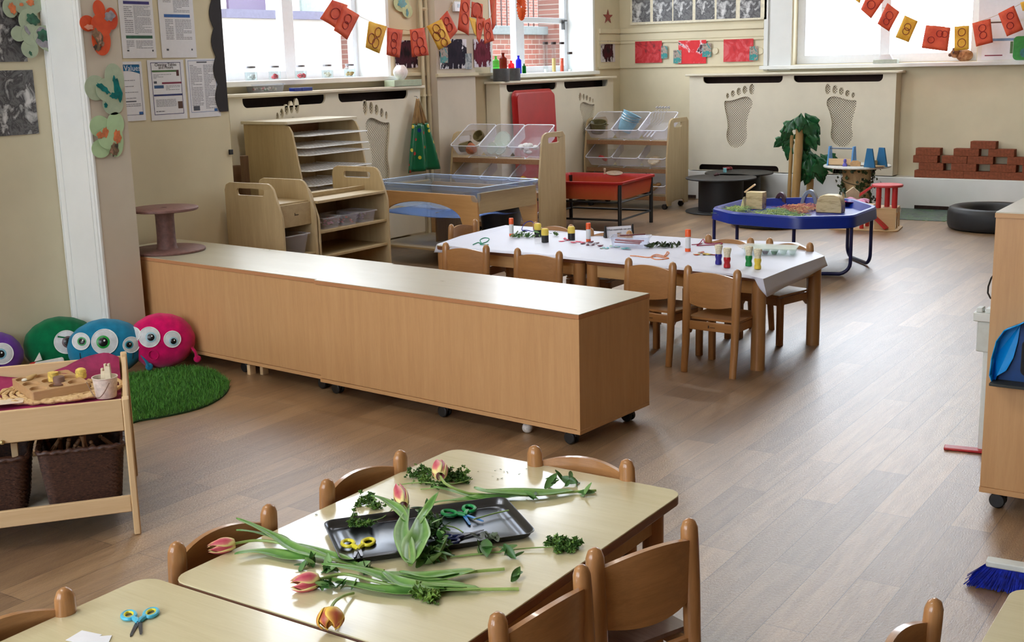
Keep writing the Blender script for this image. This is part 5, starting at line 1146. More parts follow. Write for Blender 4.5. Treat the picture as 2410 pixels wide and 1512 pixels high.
for k, z, o, mt, lb, cat in ((2, .74, oA, pl('crumpled_white', (222, 220, 220), .8), 'crumpled white paper in top right bin of nearer unit', 'paper'), (2, .44, oA, pl('mustard_felt', (190, 152, 60), .9, vary=.15), 'mustard yellow soft toy piece in middle right bin', 'toy'), (2, .145, oA, blotch('mixed_bits', [(.35, (30, 60, 44)), (.5, (150, 132, 96)), (.65, (206, 200, 190))], 18, .5), 'green and tan bits in bottom right bin of nearer unit', 'bits'),
                         (0, .44, oB, pl('red_toy', (176, 36, 34), .5), 'small red hooked toy in middle left bin of corner unit', 'toy'), (2, .44, oB, pl('straw_disc', (206, 190, 160), .8, vary=.15), 'pale straw disc in middle right bin of corner unit', 'disc'), (2, .145, oB, blotch('mixed_bits2', [(.35, (60, 66, 84)), (.5, (170, 130, 70)), (.65, (120, 90, 60))], 18, .5), 'tan and grey bits in bottom right bin of corner unit', 'bits')):
    p = inbin(o, k, z, .16, .07, .045); m = MB()
    if 'disc' in cat: m.lathe([(0, -.008), (.07, -.008), (.075, 0), (.07, .008), (0, .008)], n=24)
    elif 'hooked' in lb: m.tube([(-.04, 0, .02), (-.02, 0, .04), (.01, 0, .03), (.02, 0, 0), (.05, 0, -.02)], [.010, .012, .014, .020, .016], 10)
    else:
        for i in range(9): m.ball((rnd.uniform(-.07, .07), rnd.uniform(-.03, .04), rnd.uniform(-.02, .03)), (rnd.uniform(.02, .036), rnd.uniform(.015, .03), rnd.uniform(.012, .028)), 8, 6)
    solo({'paper': 'crumpled_paper', 'toy': 'soft_toy' if 'soft' in lb else 'hooked_toy', 'bits': 'craft_pieces', 'disc': 'straw_disc'}[cat], m, mt, lb, cat, p, (R(34), 0, 0), kind='stuff' if cat == 'bits' else None)
p = at(1419, 300, .86); t = thing('olive_pot', 'olive green handled pot standing in top left bin of corner unit', 'pot', (p.x, oB.y+.15, .86), (R(14), R(8), 0))
MB().lathe([(0, -.05), (.07, -.05), (.085, .0), (.092, .065), (.098, .07), (.094, .074), (.086, .068), (.078, .0), (.065, -.04), (0, -.042)], n=30).build('body', pl('olive_glaze', (98, 92, 58), .4, vary=.1), t)
for s in (-1, 1): MB().tube([(s*.088, -.03, .05), (s*.118, -.015, .052), (s*.118, .015, .052), (s*.088, .03, .05)], .007, 8).build('handle', pl('olive_glaze', (98, 92, 58), .4, vary=.1), t)
m0 = None
for i in range(3):
    ofs = i*.032; loc = (ony(1468, 303, oB.y+.15).x+ofs*.35, oB.y+.15+ofs*.1, .825+ofs*.75); lb = 'light blue metal bucket in a tilted nested stack, %s' % ('lowest', 'middle', 'topmost')[i]
    if m0 is None:
        m0 = thing('blue_bucket', lb, 'bucket', loc, (R(-12), R(24), 0), 'nested blue buckets'); m0.scale = (1.3,)*3
        MB().lathe([(0, 0), (.052, 0), (.056, .004), (.078, .12), (.084, .122), (.084, .126), (.074, .122), (.05, .008), (0, .008)], n=30).build('pail', pl('pale_blue_enamel', (136, 182, 204), .3, vary=.04), m0)
        MB().tube([(.082*cos(a), -.082*sin(a)*.9-.004, .115-.02*sin(a)) for a in (PI*k/12 for k in range(13))], .003, 6).build('handle', CHROME, m0)
    else: dup(m0, loc, (R(-12), R(24), 0), lb, 1.3)
m = MB()
for i in range(5):
    x = .03+i*.035; m.tube([(x-.01, 0, 0), (x+.02, .09, .0), (x+.005, .15, .006), (x+.03, .22, .012)], .0028, 6)
    for k in range(4): m.ball((x+.03+.012*math.cos(k*1.6), .23+.008*k, .014+.006*math.sin(k*2)), (.010, .010, .006), 6, 4)
p = inbin(oB, 2, .74, .02, .16, .07); solo('wire_flowers', m, pl('dull_silver', (150, 148, 150), .5, metal=.3), 'bunch of silvery twisted wire stems in top right bin of corner unit', 'craft stems', p, (R(44), 0, 0))
for i in range(3): solo('striped_card', MB().box(0, .018, 0, .11, 0, .004), pl('white_grey_card', (206, 208, 212), .6, vary=.05), 'narrow pale card strip at front of wire stems, number %s from left' % ('first', 'second', 'third')[i], 'card', inbin(oB, 2, .74, .03+i*.045, .03, .016), (R(34), 0, R(-12)), group='card strips')
# ------------------------------------------------------------- red sand tray
k = -5.47/at(1544, 410, 0).x; zr_ = H-H*k; A = at(1462, 431, zr_); B = at(1544, 410, zr_); rr_ = math.atan2(B.y-A.y, B.x-A.x)-PI/2; DS = (B-A).length
t = thing('sand_tray', 'red and orange plastic sand tray on a black tubular stand', 'sand tray', (A.x, A.y, 0), rr_); LS = .95
REDP = attr2('red_orange_plastic', (168, 84, 40), (172, 28, 28), .4, (176, 66, 36))
m = MB(); Ls = [[((x+LS/2)*f-LS/2, (y-DS/2)*f+DS/2, z) for x, y in rrect(-LS, 0, 0, DS, .05, 5)] for f, z in ((.92, zr_-.165), (.945, zr_-.06), (.955, zr_-.005), (.96, zr_), (1.0, zr_), (1.0, zr_-.022))]
n = len(Ls[0])
for j, L_ in enumerate(Ls): m.cf = (.08, .5, .9, 1, 1, 1)[j]; m.add(L_, [])
m.cf = 0; m.f += [list(range(n))]+[[j*n+i, j*n+(i+1) % n, (j+1)*n+(i+1) % n, (j+1)*n+i] for j in range(5) for i in range(n)]; m.mi += [0]*(1+5*n)
m.build('tray', REDP, t, solid=.004, ang=40)
for (x, y) in ((-.035, .045), (-.035, DS-.045), (-LS+.035, .045), (-LS+.035, DS-.045)): MB().tube([(x, y, 0), (x, y, zr_-.023)], .019, 12).build('leg', BLACK, t)
m = MB().tube([(x, y, .12) for x, y in rrect(-LS+.035, -.035, .045, DS-.045, .01, 1)], .010, 8, closed=True); m.tube([(x, y, zr_-.19) for x, y in rrect(-LS+.035, -.035, .045, DS-.045, .01, 1)], .010, 8, closed=True); m.build('stand_frame', BLACK, t)
p = at(1450, 413, zr_); solo('shell_dish', MB().lathe([(0, -.01), (.06, -.006), (.085, .01), (.08, .012), (.058, -.001), (0, -.004)], n=26), pl('sand_brown', (132, 108, 84), .7, vary=.1), 'flat brown dish at rim of the red sand tray', 'dish', (p.x-.03, p.y+.02, zr_+.012), (R(8), R(6), 0)); p = at(1418, 412, zr_)
solo('pebble_peg', MB().lathe([(0, 0), (.012, 0), (.008, .03), (.014, .04), (.012, .055), (0, .06)], n=14), pl('stone_beige', (170, 156, 134), .7), 'small pale peg standing on far rim of red tray', 'peg', (p.x-.02, p.y+.08, zr_+.001))
# red tray leaning on the radiator cover
c1, c2 = onx(1213, 215, -6.80), onx(1308, 213, -6.80)
t = thing('leaning_tray', 'large red tray leaning upright against radiator cover', 'tray', (-6.74, (c1.y+c2.y)/2, 0), (R(-2.6), 0, PI/2)); w = (c2.y-c1.y)/2; RT = pl('red_tray_plastic', (172, 28, 30), .4, vary=.04, scale=8); z1 = c1.z
MB().prism(rrect(-w+.03, w-.03, .02, z1-.03, .05, 6), .0, .006, 'xz').build('tray_floor', RT, t)
m = MB(); lo = rrect(-w+.03, w-.03, .02, z1-.03, .05, 6); hi = rrect(-w, w, 0, z1, .07, 6); n = len(lo)
m.add([(a, .004, b) for a, b in lo]+[(a, .045, b) for a, b in hi]+[(a*1.0, .047, b) for a, b in rrect(-w-.01, w+.01, -.0, z1+.01, .08, 6)], [(j*n+i, j*n+(i+1) % n, (j+1)*n+(i+1) % n, (j+1)*n+i) for j in range(2) for i in range(n)]); m.build('tray_wall', RT, t, solid=.003)
# hanging green apron
hk = onx(975, 232, -6.86); t = thing('hanging_apron', 'green plastic apron with coloured spots gathered on a hook', 'apron', (-6.845, hk.y, hk.z), PI/2)
zB = onx(985, 402, -6.84).z-hk.z; zM = onx(985, 290, -6.84).z-hk.z
m = MB(); m.grid(lambda u, v: ((u-.5)*(.04+.19*v)+.00*v, -.012-.02*v*(1+sin(u*26))*.5-.01, v*zM*1.05), 34, 10); m.build('tie_straps', blotch('raffia', [(.35, (112, 86, 52)), (.6, (168, 132, 82))], 30, .5, .8, (1, 1, .1)), t, solid=.003)
APM = NT('spotted_apron'); v1 = APM.n('ShaderNodeTexVoronoi'); v1.feature = 'F1'; v1.inputs['Scale'].default_value = 15; v1.inputs['Randomness'].default_value = .8; APM.l(APM.coord(), v1.inputs['Vector'])
col_ = APM.ramp(v1.outputs['Color'], [(.0, (206, 186, 60)), (.38, (206, 186, 60)), (.40, (24, 40, 130)), (.6, (24, 40, 130)), (.62, (176, 40, 40)), (1, (176, 40, 40))], 'CONSTANT'); msk = APM.n('ShaderNodeMath', operation='LESS_THAN'); msk.inputs[1].default_value = .27; APM.l(v1.outputs['Distance'], msk.inputs[0])
mx = APM.n('ShaderNodeMix', data_type='RGBA'); APM.l(msk.outputs[0], mx.inputs[0]); mx.inputs[6].default_value = lin((12, 96, 60)); APM.l(col_, mx.inputs[7]); APM.l(mx.outputs[2], APM.b.inputs['Base Color']); setb(APM.b, Roughness=.3)
m = MB(); m.grid(lambda u, v: ((u-.5)*(.23+.29*v)+.00+.01*v, -.03-.035*(.5+.5*sin(u*15+v))*(.5+v), zM+v*(zB-zM)), 44, 14); m.build('apron_body', APM.m, t, solid=.002)
MB().tube([(0, .015, .02), (0, -.012, .018), (0, -.024, .0), (0, -.018, -.012)], .0035, 6).build('hook', CHROME, t)
# ------------------------------------------------------------- things by the back wall
kr = -5.59/at(1616, 497, 0).x; SPZ = H-H*(-5.59/at(1615, 416, 0).x)
BSP = pl('black_spool', (30, 30, 32), .55, vary=.3, scale=14, bump=.1)
def bspool(label, px, py, cy=None, r=.37):
    c = at(px, py, SPZ); y = cy or c.y
    t = thing('black_cable_spool', label, 'spool table', (c.x, y, 0), 0, 'black cable spool tables')
    MB().lathe([(0, 0), (r-.004, 0), (r, .004), (r, .012), (r-.004, .016), (0, .016)], n=56).build('base_flange', BSP, t)
    MB().lathe([(.235, .0161), (.235, SPZ-.0161)], n=40).build('core', pl('core_black', (16, 16, 18), .6), t)
    MB().lathe([(0, SPZ-.016), (r-.004, SPZ-.016), (r, SPZ-.012), (r, SPZ-.004), (r-.004, SPZ), (0, SPZ)], n=56).build('top_flange', BSP, t); return c.x, y
sx1, sy1 = bspool('black cable spool table nearer the play tray, fully visible', 1697, 417)
sx2, sy2 = bspool('black cable spool table half hidden, nearest the back wall ledge', 1751, 403, 12.37)
rnd = random.Random(9)
for i, (px, py, c, nm) in enumerate(((1684, 416, (64, 30, 34), 'dark red'), (1706, 406, (130, 196, 206), 'pale blue'), (1719, 400, (112, 22, 34), 'crimson'), (1762, 392, (112, 22, 34), 'crimson'))):
    p = at(px, py, SPZ); m = MB()
    if i == 1: m.box(-.018, .018, -.03, .03, 0, .045)
    else:
        for k in range(5): m.ball((rnd.uniform(-.03, .03), rnd.uniform(-.02, .02), .015+rnd.uniform(0, .02)), (.02, .018, .014), 8, 6)
    solo('small_toy', m, pl('toy_'+nm.replace(' ', '_'), c, .5, vary=.15, scale=50), 'small %s toy on the black spool tables, %s' % (nm, ('left front', 'centre block', 'middle clump', 'right rear clump')[i]), 'toy', (p.x, min(p.y, 12.5), SPZ+.0006), R(25), group='toys on the spools', bevel=.003 if i == 1 else 0)
# plant of bamboo poles and large leaves
BAM = wood('bamboo_pole', (150, 116, 66), (190, 156, 102), 'Z', .5, 1.5); GL = attr2('big_leaf', (12, 56, 30), (48, 112, 62), .32, (24, 80, 44))
p0 = ony(1880, 420, 12.35); t = thing('artificial_plant', 'artificial plant of bamboo poles with large dark green leaves', 'plant', (p0.x, 12.35, 0))
for (px0, px1, pyt, r, dy) in ((1872, 1884, 283, .042, -.12), (1857, 1864, 318, .020, -.04), (1905, 1908, 405, .036, .05)):
    a, b = ony(px0, 462, 12.35+dy), ony(px1, pyt, 12.35+dy); dxz = (b.x-a.x)/(b.z-a.z); bx = a.x-dxz*a.z
    pts = []; rr = []
    for k in range(13): z = b.z*k/12; pts.append((bx+dxz*z-p0.x, dy, z)); rr.append(r*(1.05 if k % 4 == 0 else 1))
    MB().tube(pts, rr, 14).build('bamboo_pole', BAM, t)
MB().tube([(-.06, 0, .0), (.02, 0, .0), (.1, 0, .0)], .001, 4) if False else None
MB().lathe([(0, 0), (.16, 0), (.17, .02), (.15, .10), (0, .10)], n=28).build('plant_base', pl('plant_base_brown', (70, 56, 44), .8), t)
def bigleaf(px, py, L, ang, tilt, dy, yaw=0):
    c = ony(px, py, 12.35+dy); m = MB(); out = [(0, 0), (.14, .20), (.30, .34), (.36, .56), (.22, .62), (.18, .80), (0, 1.05)]
    def f(u, v):
        q = u*6; k = min(5, int(q)); w = out[k][0]*(1-(q-k))+out[k+1][0]*(q-k); y = out[k][1]*(1-(q-k))+out[k+1][1]*(q-k); s = v*2-1
        return Vector((s*w*L*1.1, -.10*L*(1-abs(s))*.5+.22*L*y*y*.6-.04*L*sin(s*6), -y*L))
    m.grid(f, 12, 6, fac=lambda u, v: .15+.7*abs(sin(u*17))*(.5+.5*abs(v*2-1)))
    Mx = Matrix.Rotation(R(yaw), 3, 'Z') @ Matrix.Rotation(R(ang), 3, 'Y') @ Matrix.Rotation(R(tilt), 3, 'X')
    m.v = [tuple(Mx @ Vector(v)) for v in m.v]
    o = m.build('leaf', GL, t, solid=.003, ang=70); o.location = (c.x-p0.x, dy, c.z)
for a in ((1862, 296, .20, 30, 5, -.07, 10), (1900, 308, .22, -20, 8, -.09, -15), (1922, 372, .24, -16, 8, -.08, 10), (1886, 266, .19, 5, -10, -.17, 10), (1895, 266, .26, -28, 15, -.05, -20), (1868, 282, .17, 40, -5, -.04, 30), (1868, 280, .17, 20, -20, -.16, 0), (1897, 280, .24, -18, 10, -.15, 10), (1905, 290, .25, -30, 0, 0, -30), (1885, 300, .22, -5, 20, -.07, 20), (1868, 316, .19, 38, 0, -.03, 10), (1850, 322, .17, 48, 10, -.02, 20), (1858, 335, .19, 12, 0, -.05, -20), (1895, 318, .24, -8, 20, -.03, 30), (1903, 345, .22, 5, 0, .03, -10), (1890, 352, .20, 12, 10, -.06, 0), (1905, 362, .26, -5, -5, -.06, 15), (1918, 362, .25, -22, 10, .0, -20), (1932, 362, .22, -35, 5, .03, -30), (1898, 375, .25, 15, 10, -.08, 10), (1925, 385, .22, -12, 5, -.02, 10), (1908, 385, .24, 20, 0, -.05, -15), (1940, 365, .17, -60, 20, .02, 0), (1892, 366, .20, -20, 20, -.03, 40)): bigleaf(*a)
# round table on ivy log
c = at(2022, 387, .5); c.y = 12.12; LGX = c.x
t = thing('log_table', 'round white-topped log table wrapped in trailing ivy', 'table', (c.x, c.y, 0))
MB().lathe([(0, 0), (.15, 0), (.145, .06), (.138, .2), (.142, .47), (.15, .478), (0, .478)], n=30).build('log', blotch('birch_log', [(.35, (150, 122, 84)), (.55, (190, 164, 122)), (.7, (110, 88, 62))], 5, .4, .8, (1, 1, .6)), t)
MB().lathe([(0, .4785), (.325, .4785), (.332, .484), (.332, .494), (.325, .5), (0, .5)], n=56).build('table_top', pl('pale_table_top', (206, 208, 204), .35), t)
m = MB(); rnd = random.Random(4)
for i in range(330):
    a = rnd.uniform(-PI, PI); z = rnd.uniform(.02, .47); rad = .148+rnd.random()**2*.10; s = rnd.uniform(.016, .032); p = Vector((rad*cos(a), rad*sin(a), z)); Mx = Matrix.Rotation(a, 3, 'Z') @ Matrix.Rotation(rnd.uniform(-.8, .8), 3, 'Y') @ Matrix.Rotation(rnd.uniform(-1, 1), 3, 'X')
    if abs(sin(a*1.5+z*9)) < .35 and rad < .19: continue
    m.cf = rnd.random()*.8+.05; m.add([p+Mx @ Vector(q)*s for q in ((.1, 0, -1), (.2, .55, -.6), (0, .95, .05), (.1, .35, .25), (0, .1, .95), (.1, -.35, .3), (0, -.95, .0), (.2, -.5, -.6))], [(0, 1, 3, 4), (1, 2, 3), (0, 4, 5, 7), (7, 5, 6)])
o = m.build('ivy_leaves', attr2('ivy_leaf', (16, 34, 16), (52, 78, 38), .45), t, smooth=False); o['kind'] = 'stuff'
MB().tube([(.15*cos(a*2.2), .15*sin(a*2.2), .47-.44*a/6.3) for a in (i*.15 for i in range(42))], .004, 5).build('ivy_stem', pl('ivy_stem', (62, 52, 36), .8), t)
def trap(label, x0, x1, y0, y1, col, nm, dy):
    a, b = ony(x0, y1, 12.12+dy), ony(x1, y1, 12.12+dy); h = ony(x0, y0, 12.12+dy).z-.5; w = b.x-a.x
    return a, w, h
BLU = pl('toy_blue', (82, 146, 208), .4, vary=.03); TEAL = pl('toy_teal_blue', (30, 98, 142), .4, vary=.03)
a, w, h = trap('', 1951, 2011, 344, 385, 0, 0, -.08)
t = thing('toy_toolbox', 'light blue wooden toy carrier with bar handle on log table', 'toy', (a.x, 12.04, .5005))
for x in (0, w-.016): MB().prism([(-.075, 0), (.075, 0), (.03, h), (-.03, h)], x, x+.016, 'yz').build('end_board', BLU, t, bevel=.002)
MB().tube([(.016, 0, h-.022), (w-.016, 0, h-.022)], .008, 10).build('bar_handle', pl('grey_bar', (110, 122, 140), .4), t); MB().box(.0165, w-.0165, -.055, .055, .006, .014).build('base', PINE['X'], t); MB().box(.0165, w-.0165, -.06, -.052, .0145, .07).build('front_board', PINE['X'], t)
a, w, h = trap('', 2044, 2086, 345, 387, 0, 0, -.04)
t = thing('toy_toolbox', 'dark blue wooden toy carrier turned sideways at right of log table', 'toy', (a.x+.15, 12.00, .5005), R(62))
for y in (-.0, -.16): MB().prism([(-.075, 0), (.075, 0), (.04, h*.98), (-.03, h*.98)], y, y+.016, 'yz').build('end_board', TEAL, t, bevel=.002)
MB().box(-.144, -.0005, -.055, .055, .004, .012).build('base', PINE['X'], t); MB().box(-.143, -.0005, .05, .058, .0125, .06).build('side_board', pl('cream_board', (206, 188, 140), .6), t)
for i, (px, py, lb, cc) in enumerate(((1990, 386, 'small purple and yellow peg figure on log table', (96, 88, 176)), (2012, 384, 'curved pale wooden piece lying on log table', (182, 142, 96)), (2035, 382, 'flat dark wooden sliver on log table', (84, 66, 50)), (1978, 386, 'tiny cream wooden peg on log table', (210, 186, 140)))):
    p = ony(px, py, 11.95); m = MB()
    if i == 0: m.lathe([(0, 0), (.022, 0), (.022, .02), (.012, .035), (.016, .05), (.012, .07), (0, .075)], n=14)
    elif i == 1: m.prism([(-.05, 0), (.05, 0), (.05, .04), (.02, .055), (-.03, .055), (-.05, .03)], 0, .02, 'xz')
    elif i == 2: m.box(-.07, .07, -.02, .02, 0, .008)
    else: m.lathe([(0, 0), (.01, 0), (.012, .03), (0, .04)], n=10)
    solo('wooden_toy_piece', m, pl('toypiece%d' % i, cc, .5, vary=.1), lb, 'toy', (p.x, 11.93+.03*i, .5005), group='pieces on the log table')
# foam bricks on the ledge
BRK = pl('foam_brick', (134, 76, 54), .85, .2, vary=.10, scale=50, bump=.2); CR = lambda x: 1810+x*.2976
rows = [(0, (1145, 1337, 1536, 1736, 1932, 2126)), (1, (1180, 1436, 1745, 2000)), (2, (1135, 1362, 1565, 1880)), (3, (1155, 1455, 1730)), (4, (1588,))]
BW, BH = .256, .0755; b0 = None; words_ = ('bottom', 'second', 'third', 'fourth', 'top')
for r_, xs_ in rows:
    for k, x in enumerate(xs_):
        p = ony(CR(x), 405-16*r_, 12.79); z = .3255+r_*(BH+.0006); w = BW; lb = 'reddish foam brick in the %s row of the ledge wall, %s from left' % (words_[r_], ('first', 'second', 'third', 'fourth', 'fifth', 'sixth')[k]) if r_ < 4 else 'single reddish foam brick crowning the brick wall on the ledge'
        loc = (p.x+BW/2, 12.845, z)
        if b0 is None:
            m = MB(); m.box(-BW/2+.004, BW/2-.004, -.055, .055, 0, BH); b0 = solo('foam_brick', m, BRK, lb, 'brick', loc, R(.5), group='foam bricks on the ledge', bevel=.004)
        else:
            c_ = b0.copy(); COL.objects.link(c_); c_.location = loc; c_.rotation_euler = (0, 0, R(random.uniform(-1.2, 1.2))); c_['label'] = lb
# toy garage on the floor
g0 = at(2105, 546, 0); t = thing('toy_garage', 'red and natural wooden toy garage with ramp on the floor', 'toy garage', (g0.x, g0.y, 0), R(8)); RW = pl('toy_red', (184, 40, 42), .4, vary=.05)
MB().prism(rrect(-.60, .03, -.02, .36, .05), .0, .014).build('base_board', PINE['X'], t, bevel=.003)
MB().box(-.19, .0, .04, .30, .195, .207).build('deck', PINE['X'], t, bevel=.002)
MB().box(-.19, -.178, .04, .30, .0145, .1945).build('side_wall', PINE['Y'], t)
MB().prism([(-.1775, .0145), (-.1775, .1945), (-.012, .1945), (-.012, .1845)]+[(-.012, .0145)], .04, .052, 'xz').build('front_wall', PINE['X'], t)
ar = [(.04, .0145), (.04, .1945), (.30, .1945), (.30, .0145), (.285, .0145)]+[(.23+.055*cos(a), .12+.045*sin(a)) for a in (PI*k/10 for k in range(11))]+[(.175, .0145), (.165, .0145)]+[(.11+.055*cos(a), .12+.045*sin(a)) for a in (PI*k/10 for k in range(11))]+[(.055, .0145)]
MB().prism(ar, -.0115, .0, 'yz').build('arched_wall', PINE['Z'], t)
for (x, y) in ((-.16, .06), (-.10, .17), (-.02, .08), (-.05, .27)): MB().lathe([(0, .2075), (.024, .2075), (.024, .395), (0, .395)], (x, y, 0), 16).build('red_column', RW, t)
MB().lathe([(0, .3955), (.135, .3955), (.14, .402), (.14, .412), (.135, .418), (0, .418)], (-.10, .15, 0), 36).build('round_deck', pl('toy_red_top', (196, 66, 72), .45), t)
MB().obox((-.07, .0, .025), (-.26, .05, .20), .07, .02, (0, 0, 1)).build('ramp', RW, t, bevel=.002)
MB().obox((-.24, .17, .39), (-.40, .19, .27), .07, .02).build('ramp', RW, t, bevel=.002)
for (x, y) in ((-.30, .04), (-.52, .04), (-.42, .2), (-.28, .22)): MB().lathe([(0, .0145), (.020, .0145), (.020, .21), (0, .21)], (x, y, 0), 14).build('red_column', RW, t)
MB().box(-.56, -.22, .0, .28, .2105, .222).build('middle_deck', PINE['X'], t, bevel=.002)
# picture mat and tyres
q = [at(*p_, 0) for p_ in ((2117, 517), (2224, 522), (2300, 497), (2122, 489))]; c = sum(q, Vector())/4
solo('picture_mat', MB().prism([(p_.x-c.x, p_.y-c.y) for p_ in q], .0005, .005), blotch('leaf_picture', [(.36, (44, 62, 70)), (.5, (92, 112, 104)), (.6, (60, 110, 48)), (.72, (150, 160, 150))], 9, 1.2, .35), 'flat printed picture mat of green leaves beside the wall ledge', 'mat', (c.x, c.y, 0), smooth=False)
def tyre(label, c, r, h, w=.42):
    m = MB(); n = 64; ro, ri = r, r*(1-w); pf = [(ri, h*.35), (ri+.01, h*.15), (ri+r*.10, h*.03), (ro*.90, 0), (ro*.965, h*.06), (ro*.995, h*.22), (ro, h*.5), (ro*.995, h*.78), (ro*.965, h*.94), (ro*.90, h), (ri+r*.10, h*.97), (ri+.01, h*.85), (ri, h*.65), (ri+r*.10, h*.60), (ro*.92, h*.80), (ro*.93, h*.2), (ri+r*.1, h*.40)]
    vs = []
    for i in range(n):
        a = 2*PI*i/n
        for j, (rr_, z) in enumerate(pf): g = .0025*(1 if i % 2 else -1) if 4 <= j <= 8 else 0; vs.append(((rr_+g)*cos(a), (rr_+g)*sin(a), z))
    k = len(pf); m.add(vs, [(i*k+j, i*k+(j+1) % k, ((i+1) % n)*k+(j+1) % k, ((i+1) % n)*k+j) for i in range(n) for j in range(k)])
    return solo('tyre', m, pl('rubber', (24, 25, 28), .5, .5, vary=.12, scale=20), label, 'tyre', (c.x, c.y, 0), group='old tyres', ang=50)
c = at(2325, 545, 0); e = at(2222, 530, 0); c.y += .22; tyre('black car tyre lying flat on floor beside the tall cabinet', c, .405, .205, .36)
c = at(1812, 530, 0); c.y += .0; tyre('low black tyre lying beneath the blue play tray', c, .36, .075, .3)
# ------------------------------------------------------------- blue octagonal play tray
ZB = .455; oc = [at(*p_, ZB) for p_ in ((1721, 500), (1875, 511), (2009, 508), (2067, 486), (2007, 467), (1897, 464), (1749, 468), (1674, 488))]
c = sum(oc, Vector())/8; Lp = []
for i in range(8):
    p_, a, b = oc[i]-c, oc[i-1]-c, oc[(i+1) % 8]-c
    for k in range(4): s = k/3; q0 = p_.lerp(a, .14); q1 = p_.lerp(b, .14); Lp.append(((1-s)**2*q0+2*s*(1-s)*p_+s*s*q1))
t = thing('play_tray', 'large blue octagonal play tray with toys on tubular stand', 'play tray', (c.x, c.y, 0)); BT = pl('royal_blue_plastic', (8, 42, 140), .33, .5, vary=.03)
m = MB(); K = len(Lp); Ls = [[(p_.x*f, p_.y*f, z) for p_ in Lp] for f, z in ((.88, ZB-.055), (.93, ZB-.008), (.94, ZB), (.985, ZB), (1.0, ZB-.012), (1.012, ZB-.088), (1.0, ZB-.092), (.985, ZB-.03))]
m.add([p_ for L_ in Ls for p_ in L_], [tuple(range(K))]+[(j*K+i, j*K+(i+1) % K, (j+1)*K+(i+1) % K, (j+1)*K+i) for j in range(len(Ls)-1) for i in range(K)]); m.build('tray', BT, t, ang=30)
NB = pl('navy_tube', (16, 24, 84), .3, .5)
def uleg(a, b, zt=ZB-.085, bend=.10):
    a, b = a-c, b-c; a.z = b.z = 0; d = (b-a).normalized(); r = .0135; pts = [Vector((a.x, a.y, zt)), Vector((a.x, a.y, bend))]
    for k in range(1, 6): s = k/6*PI/2; pts.append(a+d*bend*(1-cos(s))+Vector((0, 0, r+(bend-r)*(1-sin(s)))))
    for k in range(5, 0, -1): s = k/6*PI/2; pts.append(b-d*bend*(1-cos(s))+Vector((0, 0, r+(bend-r)*(1-sin(s)))))
    pts += [Vector((b.x, b.y, bend)), Vector((b.x, b.y, zt))]; MB().tube(pts, r, 10).build('leg_frame', NB, t)
def zpt(px, py, z): return at(px, py, z)
a1 = at(1998, 652, 0); b1 = at(1866, 648, 0); uleg(a1+Vector((0, .02, 0)), b1)
a2 = at(2047, 628, 0); b2 = at(1993, 606, 0); uleg(a2, b2)
s_ = 2*c-a2; s2 = 2*c-b2; s_.z = s2.z = 0
l1, l2 = at(1681, 520, .30), at(1735, 530, .30); uleg(Vector((l1.x, l1.y, 0)), Vector((l2.x, l2.y, 0)))
# tray contents
FL = ZB-.053
def OB(px, py): return at(px, py, FL)
def shred(label, pts, mt, n, s=.04):
    OB = lambda x, y: at(x, y, ZB-.012)-Vector((0, 0, ZB-.012-FL)); c_ = OB(*pts[0]); m = MB(); rnd = random.Random(n)
    for i in range(n):
        q_ = rnd.choice(pts); p_ = OB(*q_)-c_+Vector((rnd.gauss(0, s*.8), rnd.gauss(0, s*.8), rnd.uniform(.003, .042))); a = rnd.random()*6; l = rnd.uniform(.02, .05); b = rnd.uniform(-.8, .8)
        m.tube([p_, p_+Vector((cos(a)*l*.5, sin(a)*l*.5, .012*b)), p_+Vector((cos(a+b)*l, sin(a+b)*l, .0))], .0018, 3, cap=False)
    m.v = [(x, y, max(z, .002)) for x, y, z in m.v]
    solo('shredded_paper', m, mt, label, 'shredded paper', c_, kind='stuff', smooth=False)
shred('pale green shredded paper heaped at left and middle of blue tray', [(1710, 492), (1725, 489), (1740, 487), (1790, 500), (1815, 495), (1835, 492), (1850, 500), (1870, 503)], blotch('green_shred', [(.35, (120, 168, 130)), (.6, (180, 196, 120))], 9, .3, .8), 1200, .06)
shred('pink and cream dried petals heaped behind the arches', [(1858, 485), (1875, 482), (1890, 485), (1905, 482), (1880, 492)], blotch('pink_shred', [(.35, (170, 50, 90)), (.5, (212, 140, 120)), (.65, (222, 196, 140))], 12, .4, .8), 800, .05)
WB = wood('striped_block', (206, 182, 128), (150, 118, 70), 'X', .5, 2.2, 0, 2.2, (216, 196, 146))
def arch(label, px0, px1, py, h, d, mt, rot=0, hollow=False, nm='wooden_arch'):
    a, b = OB(px0, py), OB(px1, py); w = (b-a).length; n = 14
    if hollow: pf = [(w/2+w/2*cos(k*PI/n), h*sin(k*PI/n)) for k in range(n+1)]+[(w/2-(w/2-.03)*cos(k*PI/n), (h-.03)*sin(k*PI/n)) for k in range(n+1)]
    elif nm == 'square_block': pf = rrect(0, w, 0, h, .004, 2)
    else: pf = [(0, 0), (w, 0), (w, h*.45), (w-.01, h*.75), (w-.03, h*.93), (w-.06, h), (.06, h), (.03, h*.93), (.01, h*.75), (0, h*.45)]
    return solo(nm, MB().prism(pf, 0, d, 'xz'), mt, label, 'block', (a.x, a.y, FL+.0005), rot, bevel=.003, group='blocks in the play tray')
arch('pale striped wooden block with rounded end at front right of blue tray', 1920, 1982, 500, .135, .11, WB, R(3), False, 'wooden_block')
arch('square striped wooden block at left of blue tray, plank leaning on it', 1755, 1796, 492, .135, .10, WB, R(3), False, 'square_block')
a = OB(1748, 488); solo('wooden_plank', MB().box(0, .10, -.03, .03, 0, .014), PINE['X'], 'small wooden plank propped over the left striped block', 'block', (a.x+.01, a.y+.03, FL+.115), (0, R(-38), R(12)), bevel=.002); 
